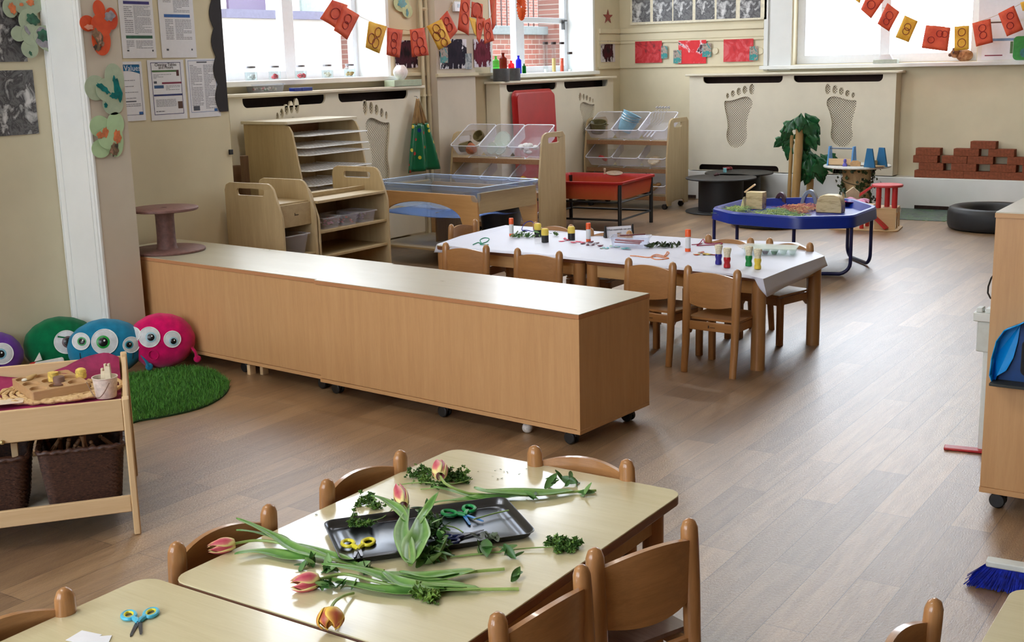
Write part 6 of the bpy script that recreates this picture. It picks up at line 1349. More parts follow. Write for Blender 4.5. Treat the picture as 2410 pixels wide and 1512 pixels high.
a = OB(1748, 495); solo('wooden_wedge', MB().prism([(0, 0), (.045, 0), (.03, .11)], -.03, .03, 'xz'), pl('cream_block', (212, 200, 152), .5), 'cream wooden wedge against left side of striped block', 'block', (a.x-.012, a.y-.02, FL), R(6), bevel=.002)
arch('silver grey arch standing in the middle of blue tray', 1882, 1925, 490, .145, .07, pl('silver_arch', (120, 130, 150), .25, .5, .4), R(10), True, 'toy_arch')
arch('dark maroon arch behind the petals', 1822, 1850, 482, .10, .06, pl('maroon_arch', (60, 16, 40), .5), R(10), True, 'toy_arch')
a = OB(1990, 478); t2 = solo('wooden_house_block', MB().prism([(0, 0), (.09, 0), (.10, .08), (.05, .125), (-.01, .08)], 0, .06, 'xz'), pl('grey_beige_block', (186, 170, 138), .6, vary=.06), 'tilted beige house-shaped block at back right of blue tray', 'block', (a.x-.0, a.y+.03, FL+.001), (0, R(0), R(20)), bevel=.002)
m = MB(); m.grid(lambda u, v: (u*.30-.15, v*.24-.12, .006+.020*sin(u*9)*sin(v*7)+.014*(1-abs(u*2-1))), 20, 14); a = OB(2015, 484); solo('magenta_fabric', m, pl('magenta_fabric', (160, 20, 92), .5, vary=.2, scale=12), 'crumpled magenta fabric at right end of blue tray', 'fabric', (a.x-.06, a.y+.0, FL+.022), R(10), solid=.002)
a = OB(1815, 478); solo('white_card_sheet', MB().box(-.10, .10, -.05, .05, 0, .003), PAPER, 'white card lying flat at back left inside blue tray', 'card', (a.x, a.y+.02, FL+.002), R(12))
# ------------------------------------------------------------- objects on sills and radiator shelves
ZR = 1.390+.0245
def onz(px, py, z): return at(px, py, z)
def place_x(px, x): return onx(px, 180, x).y
JG = glass('jar_glass', (246, 250, 250)); LID = pl('jar_lid', (120, 118, 122), .35, .5, .4)
for i, (px, cc, lb) in enumerate(((591, (222, 220, 222), 'almost empty'), (647, (186, 54, 66), 'with red and white bits'), (708, (186, 54, 66), 'with dark red bits'), (771, (206, 196, 180), 'with pale shells'), (824, (170, 140, 84), 'with golden brown bits'))):
    y = place_x(px, XW-.10); t = thing('glass_jar', 'small glass jar %s on the left window sill' % lb, 'jar', (XW-.10, y, ZS1+.0065), 0, 'glass jars on the sill')
    MB().lathe([(0, 0), (.045, 0), (.048, .006), (.048, .075), (.036, .088), (.036, .096)], n=22).build('glass_body', JG, t, solid=.002); MB().lathe([(0, .0965), (.039, .0965), (.039, .113), (0, .114)], n=22).build('lid', LID, t)
    m = MB(); rnd = random.Random(i)
    for k in range(14): m.ball((rnd.uniform(-.024, .024), rnd.uniform(-.024, .024), .016+rnd.random()*.026), (.015, .012, .010), 6, 5)
    o = m.build('jar_contents', pl('jar_bits_%d' % i, cc, .6, vary=.25, scale=60), t); o['kind'] = 'stuff'
y = place_x(652, -6.80); t = thing('clear_tub', 'clear lidded tub of green and red bits on left radiator shelf', 'tub', (-6.93, y-.12, ZR), PI/2)
bin_(t, .34, .11, .065, TUB, .9); m = MB(); rnd = random.Random(2)
for k in range(16): m.ball((.04+rnd.random()*.25, .03+rnd.random()*.05, .02+rnd.random()*.02), (.018, .012, .012), 6, 5)
o = m.build('tub_contents', blotch('tub_bits', [(.4, (60, 96, 56)), (.5, (196, 190, 170)), (.65, (150, 40, 56))], 14, .2), t); o['kind'] = 'stuff'
t['label'] = 'clear tub of green and red bits on left radiator shelf'
y = place_x(712, -6.83); t = thing('blue_box', 'small flat blue box on the left radiator shelf', 'box', (-6.84, y-.09, ZR), PI/2)
MB().box(0, .085, 0, .06, 0, .028).build('half_shell', pl('cobalt_plastic', (22, 40, 128), .35), t, bevel=.003); MB().box(.088, .21, 0, .06, 0, .028).build('half_shell', pl('cobalt_plastic', (22, 40, 128), .35), t, bevel=.003)
y0_, y1_ = place_x(922, -6.86), place_x(986, -6.86); t = thing('tissue_box', 'pale green tissue box on right end of left radiator shelf', 'tissue box', (-6.83, y0_, ZR), PI/2)
MB().box(0, y1_-y0_, 0, .12, 0, .055).build('carton', pl('pale_green_card', (172, 186, 160), .6, vary=.03), t, bevel=.004)
m = MB(); m.grid(lambda u, v: (.17+(.015+.075*sin(v*PI*.8+.25))*cos(2*PI*u)*(1+.1*sin(u*19)), .06+(.01+.04*sin(v*PI*.8+.25))*sin(2*PI*u)*(1+.15*sin(u*13)), .055+.13*v), 28, 8); m.build('tissue', pl('tissue_white', (236, 236, 238), .8), t)
# coloured bottles and tubes at the second window
for i, (px, h, r, cc, nm, dz) in enumerate(((1168, .185, .034, (150, 232, 140), 'tall green', 0), (1185, .215, .040, (170, 90, 70), 'tall brown', 0), (1204, .135, .032, (240, 90, 96), 'short red', 0), (1221, .185, .030, (104, 96, 236), 'tall blue', 0), (1234, .10, .020, (30, 150, 60), 'tiny green', 0))):
    y = place_x(px, XW-.06); t = thing('coloured_bottle', '%s bottle standing on the second window sill' % nm, 'bottle', (XW-.06, y, ZS2+.0065), 0, 'coloured bottles on the sill')
    g_ = clear('bottle_'+nm.replace(' ', '_'), cc, .12, .1)
    MB().lathe([(0, 0), (r, 0), (r, h*.74), (r*.35, h*.84), (r*.35, h*.93)], n=20).build('bottle_body', g_, t); MB().lathe([(0, h*.93), (r*.42, h*.93), (r*.42, h), (0, h)], n=16).build('stopper', g_, t)
for i, (px, h, cc, nm) in enumerate(((1285, .30, (240, 240, 242), 'clear sensory tube with dark cap, left of three tall ones'), (1304, .30, (222, 190, 120), 'sensory tube with straw-coloured filling, middle of the tall ones'), (1323, .30, (226, 88, 60), 'sensory tube with orange red filling, right of the tall ones'), (1342, .19, (236, 236, 236), 'shorter clear sensory tube nearest the window handle'))):
    y = place_x(px, XW-.13); t = thing('sensory_tube', nm+'', 'tube', (XW-.13, y, ZS2+.0065), 0, 'sensory tubes on the sill')
    MB().lathe([(0, 0), (.026, 0), (.026, h)], n=18).build('tube_body', JG, t); MB().lathe([(0, h), (.030, h), (.030, h+.026), (0, h+.026)], n=18).build('cap', pl('dark_cap', (46, 30, 28), .4), t)
    MB().lathe([(0, .004), (.020, .004), (.020, h*(.5 if i in (1, 2) else .12)), (0, h*(.5 if i in (1, 2) else .12))], n=14).build('filling', pl('tube_fill_%d' % i, cc, .6), t)
for i, (px, w) in enumerate(((1184, .105), (1214, .08))):
    y = place_x(px, -6.88); t = thing('grey_pot', 'dark grey round pot on second radiator shelf, %s' % ('larger left one' if i == 0 else 'smaller right one'), 'pot', (-6.90, y, ZR), 0, 'grey pots')
    MB().lathe([(0, 0), (w*.78, 0), (w*.80, .004), (w*.80, .125), (w*.74, .125), (w*.74, .01), (0, .01)], n=30).build('body', pl('slate_grey', (86, 88, 92), .45, vary=.05), t)
# soft toy on back sill and pale box
SZ = 1.4925
y = YW+.03; p = ony(2260, 148, y); t = thing('plush_animal', 'small ginger and brown plush animal sitting on back window sill', 'soft toy', (p.x, y, SZ), R(-8)); FUR = blotch('ginger_fur', [(.35, (96, 60, 40)), (.55, (176, 130, 88)), (.7, (206, 170, 126))], 12, .6, .95)
MB().ball((.04, 0, .062), (.085, .055, .062), 24, 16).build('body', FUR, t); MB().ball((-.045, -.025, .085), (.052, .045, .045), 20, 14).build('head', FUR, t); MB().ball((-.088, -.045, .070), (.022, .018, .018), 14, 10).build('muzzle', pl('brown_muzzle', (92, 54, 38), .8), t)
for s in (-1, 1): MB().ball((-.040+.02*s, -.012+.025*s, .125), (.016, .010, .016), 10, 8).build('ear', pl('brown_muzzle', (92, 54, 38), .8), t)
MB().ball((-.048, -.066, .093), .009, 12, 8).build('eye', BLACK, t)
p = ony(2083, 150, YW-.06); t = thing('white_dish', 'white dish of folded paper on back window sill below mullion', 'dish', (p.x-.12, YW-.06, SZ)); MB().box(0, .25, -.03, .06, 0, .04).build('dish_body', pl('greenish_white', (176, 186, 176), .5), t, bevel=.004); MB().prism([(.05, .0), (.20, .0), (.17, .05), (.08, .05)], -.01, .03, 'xz').build('folded_paper', PAPER, t).location = (0, 0, .0405)
# ------------------------------------------------------------- pictures and papers on the walls
def flat(name, label, cat, wall, val, box, mt, th=.003, group=None, rot=0.0, frame=None):
    c_, w, h = wallrect(wall, val, *box); t = thing(name, label, cat, c_, (0, 0, 0), group)
    t.rotation_euler = Matrix.Rotation(WR[wall], 3, 'Z').to_4x4().to_3x3().to_euler() if not rot else (Matrix.Rotation(WR[wall], 3, 'Z') @ Matrix.Rotation(rot, 3, 'Y')).to_euler()
    MB().box(-w/2, w/2, -th, 0, -h/2, h/2).build('sheet', mt, t, smooth=False); return t, w, h, th
BWM = lambda k: blotch('monochrome_photo_%d' % k, [(.30, (34, 33, 34)), (.42, (112, 111, 113)), (.5, (60, 59, 62)), (.57, (160, 159, 160)), (.65, (214, 213, 213))], 7+k*1.6, .35+.1*k, .5, (1, 1, 1.0), 'LINEAR', 7)
CREAM = pl('cream_frame', (222, 214, 190), .6)
# photo board on the back wall: one board with six photos
c_, w, h = wallrect('back', YW-.012, 1484, -60, 1806, 52); bt = thing('photo_board', 'cream display board on back wall for six monochrome photos', 'display board', (c_.x, YW-.012, c_.z))
MB().box(-w/2, w/2, -.010, .008, -h/2, h/2).build('board', CREAM, bt, bevel=.002); MB().box(w/2-.03, w/2, -.018, -.0101, -h/2, h/2).build('frame_edge', CREAM, bt); MB().box(-w/2, w/2, -.018, -.0101, -h/2, -h/2+.02).build('frame_edge', CREAM, bt)
for i, (a, b, y1_) in enumerate(((1488, 1530, 56), (1537, 1582, 54), (1585, 1630, 52), (1637, 1682, 50), (1687, 1732, 48), (1742, 1790, 48))):
    flat('monochrome_photo', 'black and white photo on back wall board, %s from left' % ('first', 'second', 'third', 'fourth', 'fifth', 'sixth')[i], 'photo', 'back', YW-.0225, (a, -45, b, y1_-4), BWM(i % 4), .002, 'photos on the back wall board')
REDP_ = lambda n, a, b, c3, s: blotch(n, [(.34, a), (.48, b), (.62, c3)], s, 1.6, .6)
flat('red_painting', 'glossy red and maroon finger painting, leftmost on back wall', 'painting', 'back', YW-.024, (1495, 97, 1558, 148), REDP_('red_paint_a', (104, 8, 16), (190, 20, 30), (206, 60, 66), 7), group='red paintings')
flat('red_painting', 'red and black painting on white paper, middle of back wall', 'painting', 'back', YW-.024, (1597, 95, 1662, 150), blotch('red_paint_b', [(.34, (40, 12, 26)), (.40, (60, 16, 30)), (.415, (228, 220, 226)), (.44, (224, 90, 96)), (.47, (214, 26, 36)), (.7, (226, 40, 48))], 5, .5, .6), group='red paintings')
flat('red_painting', 'plain scarlet painting, rightmost of three on back wall', 'painting', 'back', YW-.024, (1703, 92, 1773, 145), REDP_('red_paint_c', (176, 22, 30), (200, 36, 44), (212, 90, 96), 5), group='red paintings')
TQ = lambda k: blotch('photo_turquoise_%d' % k, [(.36, (40, 64, 66)), (.47, (172, 150, 136)), (.55, (30, 132, 132)), (.68, (44, 160, 158))], 9+k, 1.2, .5)
for i, (bx, lb) in enumerate((((1556, 108, 1571, 138), 'right of leftmost red painting'), ((1585, 118, 1604, 149), 'left of red and black painting'), ((1653, 102, 1674, 134), 'right of red and black painting'), ((1764, 109, 1784, 142), 'right of scarlet painting'))):
    flat('small_photo', 'small turquoise-toned photo '+lb, 'photo', 'back', YW-.029, bx, TQ(i), .002, 'small photos between paintings')
BKP = blob('black_red_paint', (34, 20, 28), (74, 22, 34), (206, 202, 208), .17, .13, .9, 26, .75)
flat('dark_painting', 'black and maroon painting on wall left of room corner', 'painting', 'left', XW+.013, (1414, 96, 1447, 146), BKP, group='dark paintings')
# star
c_, w, h = wallrect('left', XW+.004, 1421, 24, 1440, 56); pts = [((w*.62 if k % 2 == 0 else w*.24)*sin(k*PI/5), (h*.55 if k % 2 == 0 else h*.21)*cos(k*PI/5)) for k in range(10)]
solo('red_star', MB().prism(pts, -.004, 0, 'xz'), pl('dull_red_card', (150, 72, 66), .6, vary=.12, scale=50), 'dull red star stuck on wall above the dark painting', 'star', (c_.x, c_.y, c_.z), PI/2, bevel=.001)
# dark paintings on the pier
PR = -6.918
flat('dark_painting', 'black painting on white paper, left one on the pier', 'painting', 'left', PR+.002, (1034, 92, 1098, 162), blob('black_paint_b', (26, 20, 38), (40, 30, 48), (228, 228, 238), .30, .17, .9, 22, .75), group='dark paintings')
flat('dark_painting', 'maroon painting on white paper, right one on the pier', 'painting', 'left', PR+.002, (1115-.0, 92, 1155, 158), blob('maroon_paint_b', (84, 16, 34), (116, 34, 56), (216, 210, 224), .20, .15, .8, 22, .75), group='dark paintings')
flat('small_photo', 'small turquoise-toned photo left of black pier painting', 'photo', 'left', PR+.005, (1036, 112, 1054, 148), TQ(1), .002, 'small photos between paintings')
flat('small_photo', 'small grey photo strip between the two pier paintings', 'photo', 'left', PR+.005, (1095, 126, 1110, 163), blotch('grey_blue_photo', [(.4, (92, 104, 112)), (.55, (170, 176, 180)), (.65, (110, 130, 140))], 12, 1, .5), .002, 'small photos between paintings')
flat('dark_painting', 'black and purple painting behind the orange bunting flags', 'painting', 'left', XW+.012, (930, 95, 982, 160), blob('black_purple', (26, 14, 22), (70, 30, 44), (206, 196, 210), .26, .16, .9, 22, .75), group='dark paintings')
# thermostat on the pier
c_, w, h = wallrect('left', PR+.002, 1064, 4, 1088, 28); t = thing('thermostat', 'small white wall thermostat high on the pier', 'thermostat', c_, PI/2); MB().box(-w/2, w/2, -.03, 0, -h/2, h/2).build('case', UPVC, t, bevel=.006); MB().box(-w*.2, w*.2, -.033, -.0301, -h*.1, h*.25).build('display', pl('display_grey', (120, 134, 150), .2), t)
# papers on the notice wall
NX = -5.93; GREY = pl('print_grey', (84, 88, 100), .8); LG = pl('print_light_grey', (150, 152, 164), .8)
def poster(label, box, name='notice_paper', tilt=0.0):
    t, w, h, th = flat(name, label, 'poster', 'left', NX+.0015, box, PAPER, .0012, 'papers on the notice wall'); return t, w, h
def bar(t, w, h, x0, x1, y0, y1, mt, nm='printed_band', d=.0014): return MB().box(-w/2+x0*w, -w/2+x1*w, -d-.0004, -d, h/2-y1*h, h/2-y0*h).build(nm, mt, t, smooth=False)
def lines(t, w, h, x0, x1, y0, y1, n, mt=None, seed=1, nm='printed_text'):
    rnd = random.Random(seed); m = MB()
    for i in range(n):
        y = y0+(y1-y0)*(i+.3)/n; hh = (y1-y0)/n*.42; x = x0
        while x < x1*.98:
            l = rnd.uniform(.04, .11); m.box(-w/2+x*w, -w/2+min(x1, x+l)*w, -.0017, -.0013, h/2-(y+hh)*h, h/2-y*h); x += l+.012
            if rnd.random() < .06: break
    m.build(nm, mt or LG, t, smooth=False)
def outline(t, w, h, x0, x1, y0, y1, mt, k=.008): 
    for q_ in ((x0, x1, y0, y0+k), (x0, x1, y1-k, y1), (x0, x0+k*1.3, y0, y1), (x1-k*1.3, x1, y0, y1)): bar(t, w, h, *q_, mt, 'border_line')
NAVY = pl('print_navy', (36, 46, 108), .6); GRN = pl('print_green', (40, 92, 70), .6); BLUP = pl('print_blue', (44, 96, 168), .6); PURP = pl('print_violet', (52, 44, 120), .6); MAG = pl('print_crimson', (130, 34, 66), .6)
t, w, h = poster('printed sheet with violet and dark green bands, upper left paper', (283, -4, 363, 137))
bar(t, w, h, .14, .90, .05, .10, PURP); bar(t, w, h, .14, .92, .62, .67, GRN); lines(t, w, h, .14, .38, .13, .58, 14, seed=1); lines(t, w, h, .42, .92, .12, .60, 22, seed=2); lines(t, w, h, .14, .36, .70, .84, 5, seed=3); lines(t, w, h, .42, .92, .70, .84, 6, seed=4); bar(t, w, h, .14, .20, .86, .885, GREY); bar(t, w, h, .88, .92, .86, .89, GREY)
t, w, h = poster('printed sheet with one blue band, upper right paper', (376, -6, 458, 136))
bar(t, w, h, .14, .88, .28, .33, BLUP); lines(t, w, h, .14, .36, .04, .09, 2, seed=5); lines(t, w, h, .42, .88, .03, .25, 9, seed=6); lines(t, w, h, .16, .38, .36, .70, 12, seed=7); lines(t, w, h, .44, .90, .36, .70, 13, seed=8); bar(t, w, h, .14, .20, .85, .88, GREY); bar(t, w, h, .85, .89, .85, .88, GREY)
t, w, h = poster('poster headed Values in a blue curved banner, partly hidden by pillar', (262, 145, 338, 286))
m = MB().prism([(-w*.42, h*.45)]+[(w*.40, h*.45), (w*.43, h*.42), (w*.43, h*.29)]+[(w*(.43-.85*k/12), h*(.29+.055*sin(PI*k/12))) for k in range(13)], -.0018, -.0013, 'xz'); m.build('banner', pl('print_teal_blue', (0, 102, 158), .5), t, smooth=False)
textmesh('r Values', w*.20, PAPER, t, (w*.13, -.0020, h*.385), (PI/2, 0, 0))
outline(t, w, h, .06, .93, .05, .90, NAVY, .006); 
for y, a in ((.30, .75), (.40, .70), (.50, .82), (.60, .75)): lines(t, w, h, .30, a, y, y+.03, 1, seed=int(y*100))
bar(t, w, h, .15, .74, .66, .68, GREY); lines(t, w, h, .15, .88, .70, .76, 2, seed=9); bar(t, w, h, .80, .92, .85, .90, BLUP)
t, w, h = poster('poster headed Cleaning Tables with green, crimson and navy bands', (351, 141, 436, 282))
outline(t, w, h, .09, .91, .04, .91, NAVY, .009); textmesh('Cleaning Tables', w*.095, GREY, t, (0, -.0018, h*.42)); textmesh('and Floors', w*.095, GREY, t, (0, -.0018, h*.375))
bar(t, w, h, .11, .78, .17, .20, pl('print_leaf_green', (74, 112, 62), .6)); bar(t, w, h, .78, .85, .17, .27, pl('print_dark_red', (74, 22, 24), .6), 'printed_figure'); lines(t, w, h, .14, .66, .23, .31, 4, seed=11); bar(t, w, h, .36, .90, .37, .40, MAG); bar(t, w, h, .14, .40, .42, .47, pl('print_steel_blue', (40, 80, 130), .6), 'printed_table'); bar(t, w, h, .14, .22, .35, .39, GREY, 'printed_figure'); lines(t, w, h, .46, .86, .42, .51, 4, seed=12)
bar(t, w, h, .11, .90, .57, .60, NAVY); lines(t, w, h, .16, .72, .65, .78, 6, seed=13); bar(t, w, h, .76, .89, .70, .82, pl('print_brown', (96, 70, 58), .7), 'printed_figure'); lines(t, w, h, .14, .38, .84, .87, 1, GREY, 14)
t, w, h = poster('poster of small two-column print with thin blue border', (441, 138, 515, 276))
outline(t, w, h, .07, .93, .03, .91, BLUP, .006); bar(t, w, h, .34, .66, .05, .07, GREY); lines(t, w, h, .12, .48, .10, .80, 26, seed=15); lines(t, w, h, .54, .88, .10, .86, 28, seed=16); bar(t, w, h, .14, .34, .80, .88, GREY, 'printed_figure'); bar(t, w, h, .80, .90, .86, .91, BLUP)
# scalloped black border strip
e0, e1 = onx(520, 0, NX+.003), onx(537, 262, NX+.003); zt = 2.9; yb = e1.y; pts = [(yb, e1.z), (yb, zt)]; lft = onx(519, 258, NX+.003).y; ncy = int((zt-e1.z)/.165)
for k in range(ncy*8+1): z = zt-(zt-e1.z)*k/(ncy*8); pts.append((lft-.010-.028*abs(sin(k*PI/8)), z))
c_ = Vector((NX+.003, yb, e1.z)); solo('scalloped_border', MB().prism([(a-yb, b-e1.z) for a, b in pts], -.004, 0, 'xz'), pl('black_card', (34, 28, 32), .7), 'black scalloped card border running up the notice wall edge', 'border strip', c_, PI/2, smooth=False)
# door latch / catch on the wall end
c_, w, h = wallrect('left', NX+.002, 538, 352, 546, 364); solo('wall_catch', MB().box(-w/2, w/2, -.012, 0, -h/2, h/2), BLACK, 'tiny black catch on the wall edge above the birch units', 'catch', c_, PI/2, bevel=.002)
# monochrome photos on the near left wall
CX_ = -5.77
flat('monochrome_photo', 'black and white garden photo at upper left edge, butterflies over it', 'photo', 'left', CX_+.002, (-60, -40, 55, 146), BWM(2), .003, 'photos on the near wall')
flat('monochrome_photo', 'black and white close-up photo at left edge below butterflies', 'photo', 'left', CX_+.002, (-60, 166, 84, 320), BWM(3), .003, 'photos on the near wall')
# paper butterflies
def butterfly(label, wall, val, lobes, body, paints, push=0.0):
    c0_ = wallrect(wall, val, min(l[0]-l[2] for l in lobes), min(l[1]-l[3] for l in lobes), max(l[0]+l[2] for l in lobes), max(l[1]+l[3] for l in lobes))[0]
    t = thing('paper_butterfly', label, 'butterfly', c0_, WR[wall], 'painted paper butterflies'); f = ony if wall == 'back' else onx
    def E(cx, cy, rx, ry, rot, off, th, wob=0):
        p_ = f(cx, cy, val); u = (p_.x if wall == 'back' else p_.y)-(c0_.x if wall == 'back' else c0_.y); v = p_.z-c0_.z; s = abs((f(cx+10, cy, val)-p_).y if wall != 'back' else (f(cx+10, cy, val)-p_).x)/10; sv = abs(f(cx, cy+10, val).z-p_.z)/10
        pts_ = [(u+(rx*s*cos(a)*cos(rot)-ry*sv*sin(a)*sin(rot))*(1+wob*sin(a*5+cx)), v+(rx*s*cos(a)*sin(rot)+ry*sv*sin(a)*cos(rot))*(1+wob*sin(a*7+cy))) for a in (2*PI*k/40 for k in range(40))]
        return MB().prism(pts_, -off-th, -off, 'xz')
    for i, (cx, cy, rx, ry, *r_) in enumerate(lobes): E(cx, cy, rx, ry, R(r_[0] if r_ else 0), .003+.0015*i+push, .0015).build('wing', body, t, smooth=False)
    for i, (cx, cy, rx, ry, rot, mt) in enumerate(paints): E(cx, cy, rx, ry, R(rot), .003+.0015*len(lobes)+.0008+.0004*i+push, .0004, .16).build('paint_mark', mt, t, smooth=False)
LGN = pl('pale_green_card', (158, 190, 128), .7, vary=.05, scale=8); LG2 = pl('mint_card', (176, 204, 160), .7, vary=.05, scale=8); ORC = blotch('orange_card', [(.3, (200, 62, 20)), (.6, (222, 84, 36)), (.75, (226, 120, 96))], 5, .6, .6)
TL = pl('paint_teal', (0, 112, 112), .35, vary=.2, scale=30); DG = pl('paint_dark_green', (46, 92, 72), .6, vary=.3, scale=30); OP = pl('paint_orange', (204, 116, 70), .6, vary=.15, scale=30); LV = pl('paint_lavender', (146, 142, 150), .6, vary=.15, scale=30); PB = pl('paint_pale_blue', (122, 148, 196), .6, vary=.15, scale=30); MIX = blotch('paint_mixed', [(.35, (52, 48, 42)), (.5, (120, 96, 70)), (.65, (196, 140, 120))], 18, 1, .5)
butterfly('green paper butterfly at top left corner, mostly above the frame', 'left', CX_+.006, [(22, 18, 18, 24), (62, 10, 36, 26), (60, -12, 30, 20)], LGN, [(26, 20, 8, 14, 20, OP), (47, 11, 5, 4, 0, OP), (68, 6, 9, 8, 0, OP)], .004)
butterfly('green butterfly with lavender and blue painted wing crossing the white trim', 'left', CX_+.012, [(62, 48, 24, 26, 20), (38, 80, 18, 18), (64, 115, 20, 22, 0), (70, 82, 26, 26), (108, 92, 36, 30, -20)], LGN, [(70, 46, 15, 13, -20, DG), (108, 92, 31, 26, -15, LV), (96, 84, 16, 14, 0, DG), (128, 104, 12, 10, 0, PB), (56, 72, 4, 12, 30, LV), (64, 126, 3, 6, 30, DG)], .016)
PV = PX+.003
butterfly('bright orange butterfly at top of the pillar face', 'left', PV, [(232, 22, 14, 22, 10), (204, 55, 18, 19), (260, 44, 15, 26, 0), (236, 95, 22, 36, 0), (236, 60, 24, 28)], ORC, [(255, 38, 13, 11, 20, LV), (206, 64, 10, 6, 0, pl('paint_peach', (222, 150, 124), .6)), (228, 88, 10, 22, 30, MIX), (226, 112, 9, 8, 0, MIX)])
butterfly('green butterfly with teal painted stroke in the middle of the pillar', 'left', PV, [(224, 207, 26, 30, 0), (268, 185, 22, 36, 10), (264, 245, 24, 26, 0), (250, 212, 26, 28)], LGN, [(274, 210, 8, 30, 14, TL), (240, 208, 18, 7, -35, TL), (268, 225, 12, 8, 0, TL), (246, 248, 4, 6, 0, TL)])
butterfly('green butterfly with orange dots low on the pillar face', 'left', PV, [(234, 298, 24, 26, 0), (236, 350, 22, 22, 0), (270, 292, 20, 28, -10), (268, 330, 20, 40, 0), (250, 325, 22, 26)], LG2, [(245, 312, 7, 12, -10, OP), (273, 322, 9, 16, 0, OP), (266, 352, 10, 16, -20, MIX), (232, 318, 8, 8, 0, OP)])
butterfly('small green and cream butterfly high beside the left window', 'left', XW+.014, [(944, 8, 18, 20, 0), (958, 26, 12, 16, 0)], pl('cream_green_card', (196, 206, 160), .7), [(945, 8, 10, 10, 0, TL), (957, 30, 3, 9, 0, TL)])
# posters right of the back window
RB = YW-.021
t, w, h, th = flat('info_sheet', 'large pale information sheet behind bunting, right of back window', 'poster', 'back', RB, (2306, -60, 2420, 46), PAPER, .002, 'sheets right of the back window'); lines(t, w, h, .05, .95, .05, .9, 12, LG, 21)
t, w, h, th = flat('info_sheet', 'lower information sheet with blue band, right of back window', 'poster', 'back', RB, (2312, 52, 2420, 140), PAPER, .002, 'sheets right of the back window'); bar(t, w, h, .20, 1, .43, .50, pl('print_pale_blue', (112, 142, 176), .6), d=.0022); bar(t, w, h, .62, .68, .52, .84, pl('print_olive', (84, 116, 74), .6), d=.0022); lines(t, w, h, .1, .6, .55, .8, 6, LG, 22); bar(t, w, h, .07, .46, .87, .90, MAG, d=.0022); bar(t, w, h, .15, .8, -.02, .02, pl('print_brown', (96, 70, 58), .7), d=.0022)
m = MB().prism(rrect(-.06, .10, -.12, .11, .04), -.006, 0, 'xz'); p = ony(2400, 112, RB-.004); t = thing('green_cutout', 'bright green paper cutout at far right by back window', 'cutout', (p.x, RB-.004, p.z)); m.build('card', pl('vivid_green_card', (56, 150, 66), .6), t, smooth=False); MB().prism(ell(.045, -.05, .04, .045), -.007, -.0061, 'xz').build('paint_mark', TL, t, smooth=False)
# ------------------------------------------------------------- bunting
RC = blotch('red_orange_flag', [(.35, (200, 66, 38)), (.6, (220, 88, 52)), (.75, (218, 110, 80))], 7, .5, .7); YC_ = blotch('yellow_flag', [(.35, (214, 152, 34)), (.6, (230, 176, 56)), (.75, (226, 150, 60))], 7, .5, .7)
RINGR = pl('ring_print_red', (150, 34, 36), .6, vary=.2); RINGO = pl('ring_print_brown', (140, 60, 40), .6, vary=.2)
def garland(label, wall, val, strp, flags):
    f = ony if wall == 'back' else onx; o0 = f(*strp[0], val); t = thing('paper_bunting', label, 'bunting', o0, 0, 'paper bunting')
    MB().tube([p_-o0 for p_ in cr([f(x, y, val) for x, y in strp], 5)], .0022, 5).build('string', pl('jute_string', (170, 140, 100), .8), t)
    for i, (pts, cc, rings) in enumerate(flags):
        P4 = [f(x, y, val) for x, y in pts]; off = (Vector((0, -1, 0)) if wall == 'back' else Vector((1, 0, 0)))
        g = lambda u, v: (P4[0].lerp(P4[1], u)).lerp(P4[3].lerp(P4[2], u), v)-o0+off*(.004+.012*sin(u*3+i)*v+.006*i*.3)
        m = MB(); m.grid(g, 6, 6); fl = m.build('flag', RC if cc == 'r' else YC_, t, solid=.0012)
        for (u, v, r_) in rings:
            c_ = g(u, v)+off*.003; ex = (g(min(1, u+.1), v)-g(max(0, u-.1), v)); sx = ex.length/.2; ey = (g(u, min(1, v+.1))-g(u, max(0, v-.1))); rr_ = r_*sx*.5; ex.normalize(); ey.normalize()
            MB().tube([c_+ex*rr_*cos(a)+ey*rr_*sin(a) for a in (2*PI*k/20 for k in range(20))], .0035, 4, closed=True).build('printed_ring', RINGR if cc == 'r' else RINGO, fl)
BV = -6.60
garland('orange and yellow paper bunting hanging across the left window and pier', 'left', BV, [(750, -30), (785, 2), (845, 38), (908, 64), (945, 70), (985, 70), (1035, 48), (1055, 25), (1080, -20)],
        [([(781, 0), (818, 12), (795, 72), (752, 44)], 'r', [(.5, .5, .5)]), ([(806, 12), (845, 36), (818, 94), (782, 72)], 'r', [(.5, .35, .4), (.5, .6, .35)]), ([(866, 50), (909, 62), (894, 126), (856, 112)], 'y', [(.3, .6, .4), (.6, .7, .4), (.6, .3, .35)]), ([(910, 65), (946, 71), (939, 136), (907, 129)], 'r', [(.5, .3, .4), (.5, .55, .4), (.6, .8, .35)]),
         ([(962, 70), (996, 65), (1005, 130), (969, 135)], 'r', [(.3, .25, .4), (.6, .5, .4), (.35, .8, .4), (.7, .8, .35)]), ([(1032, 45), (1050, 25), (1072, 72), (1055, 98)], 'r', [(.5, .3, .5), (.5, .6, .5)]), ([(1001, 62), (1036, 45), (1058, 100), (1030, 118)], 'y', [(.45, .25, .42), (.25, .5, .42), (.6, .5, .42), (.5, .85, .4)])])
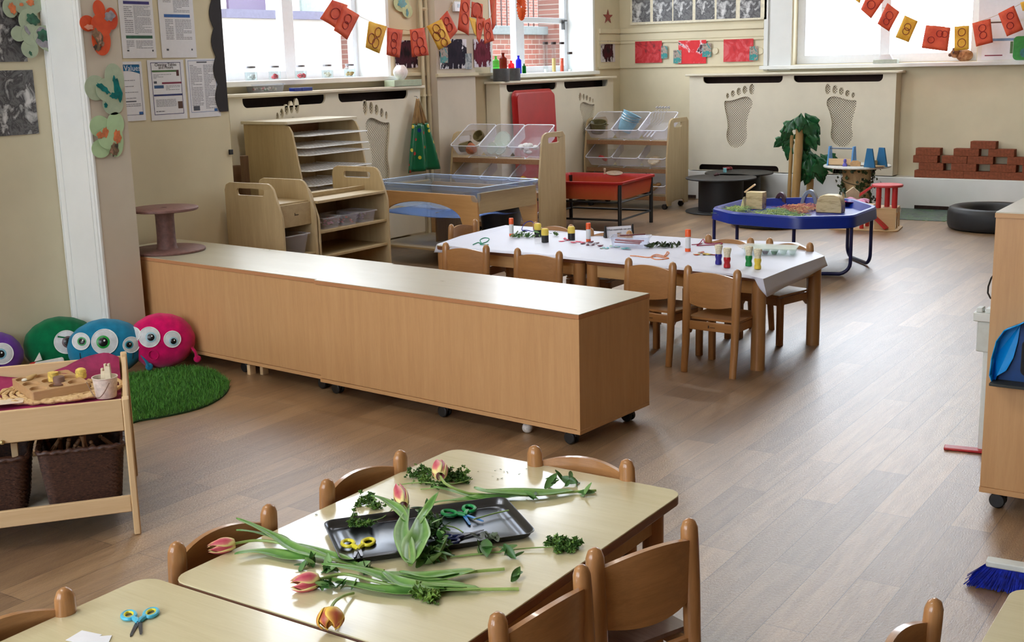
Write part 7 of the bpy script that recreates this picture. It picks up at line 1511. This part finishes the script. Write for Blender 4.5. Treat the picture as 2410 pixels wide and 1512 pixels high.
garland('second run of orange and yellow bunting bunched at the pier', 'left', BV-.02, [(1080, -30), (1098, 5), (1120, 30), (1150, 50), (1168, -20)],
        [([(1086, -20), (1106, -10), (1102, 84), (1076, 70)], 'r', [(.5, .35, .6), (.5, .65, .6)]), ([(1102, 40), (1118, 45), (1128, 98), (1112, 78)], 'y', []), ([(1120, 35), (1140, 44), (1130, 102), (1118, 92)], 'r', [(.5, .4, .5)]), ([(1135, 50), (1152, 42), (1162, 96), (1138, 104)], 'r', [(.5, .3, .5), (.5, .7, .5)]), ([(1108, 4), (1134, 10), (1132, 44), (1108, 40)], 'r', [(.5, .5, .8)])])
garland('third strand of orange flags beside the second window', 'left', BV-.04, [(1150, -30), (1160, 10), (1168, -25)], [([(1150, -20), (1168, -20), (1166, 50), (1158, 72)], 'r', [])])
p = onx(1227, 16, BV-.1); t = thing('orange_paper_fan', 'round orange paper rosette hanging before the second window', 'decoration', p, PI/2)
m = MB(); m.grid(lambda u, v: ((.008+.075*v)*cos(2*PI*u), .006*sin(u*2*PI*26)*v, (.008+.125*v)*sin(2*PI*u)), 104, 5); m.build('pleated_disc', blotch('orange_tissue', [(.35, (210, 70, 20)), (.6, (236, 108, 44))], 12, .4, .7), t); MB().tube([(0, 0, .12), (0, 0, .9)], .0015, 4).build('hanging_thread', pl('jute_string', (170, 140, 100), .8), t)
garland('orange and yellow paper bunting hanging across the back window', 'back', 12.60, [(2000, -30), (2030, 0), (2060, 15), (2095, 22), (2120, 35), (2160, 52), (2210, 62), (2260, 62), (2300, 52), (2340, 38), (2385, 18), (2420, -2)],
        [([(2010, -30), (2028, -8), (2024, 8), (2008, -4)], 'y', []), ([(2045, -20), (2082, -2), (2050, 44), (2027, 22)], 'r', [(.5, .5, .5)]), ([(2089, 7), (2118, 28), (2092, 74), (2066, 56)], 'r', [(.5, .4, .5), (.5, .7, .4)]), ([(2130, 36), (2161, 50), (2139, 100), (2108, 88)], 'y', [(.5, .4, .45), (.5, .6, .45)]), ([(2180, 59), (2238, 65), (2231, 121), (2169, 113)], 'r', [(.6, .3, .25), (.8, .3, .25), (.3, .6, .25)]), ([(2247, 63), (2282, 60), (2282, 116), (2246, 120)], 'y', [(.5, .25, .5), (.5, .7, .55)]),
         ([(2289, 55), (2332, 44), (2338, 100), (2298, 110)], 'r', [(.5, .3, .4), (.5, .6, .4)]), ([(2350, 32), (2387, 13), (2409, 70), (2371, 86)], 'r', [(.6, .3, .4), (.4, .65, .4)]), ([(2402, 6), (2425, 0), (2425, 22), (2408, 26)], 'y', [])])
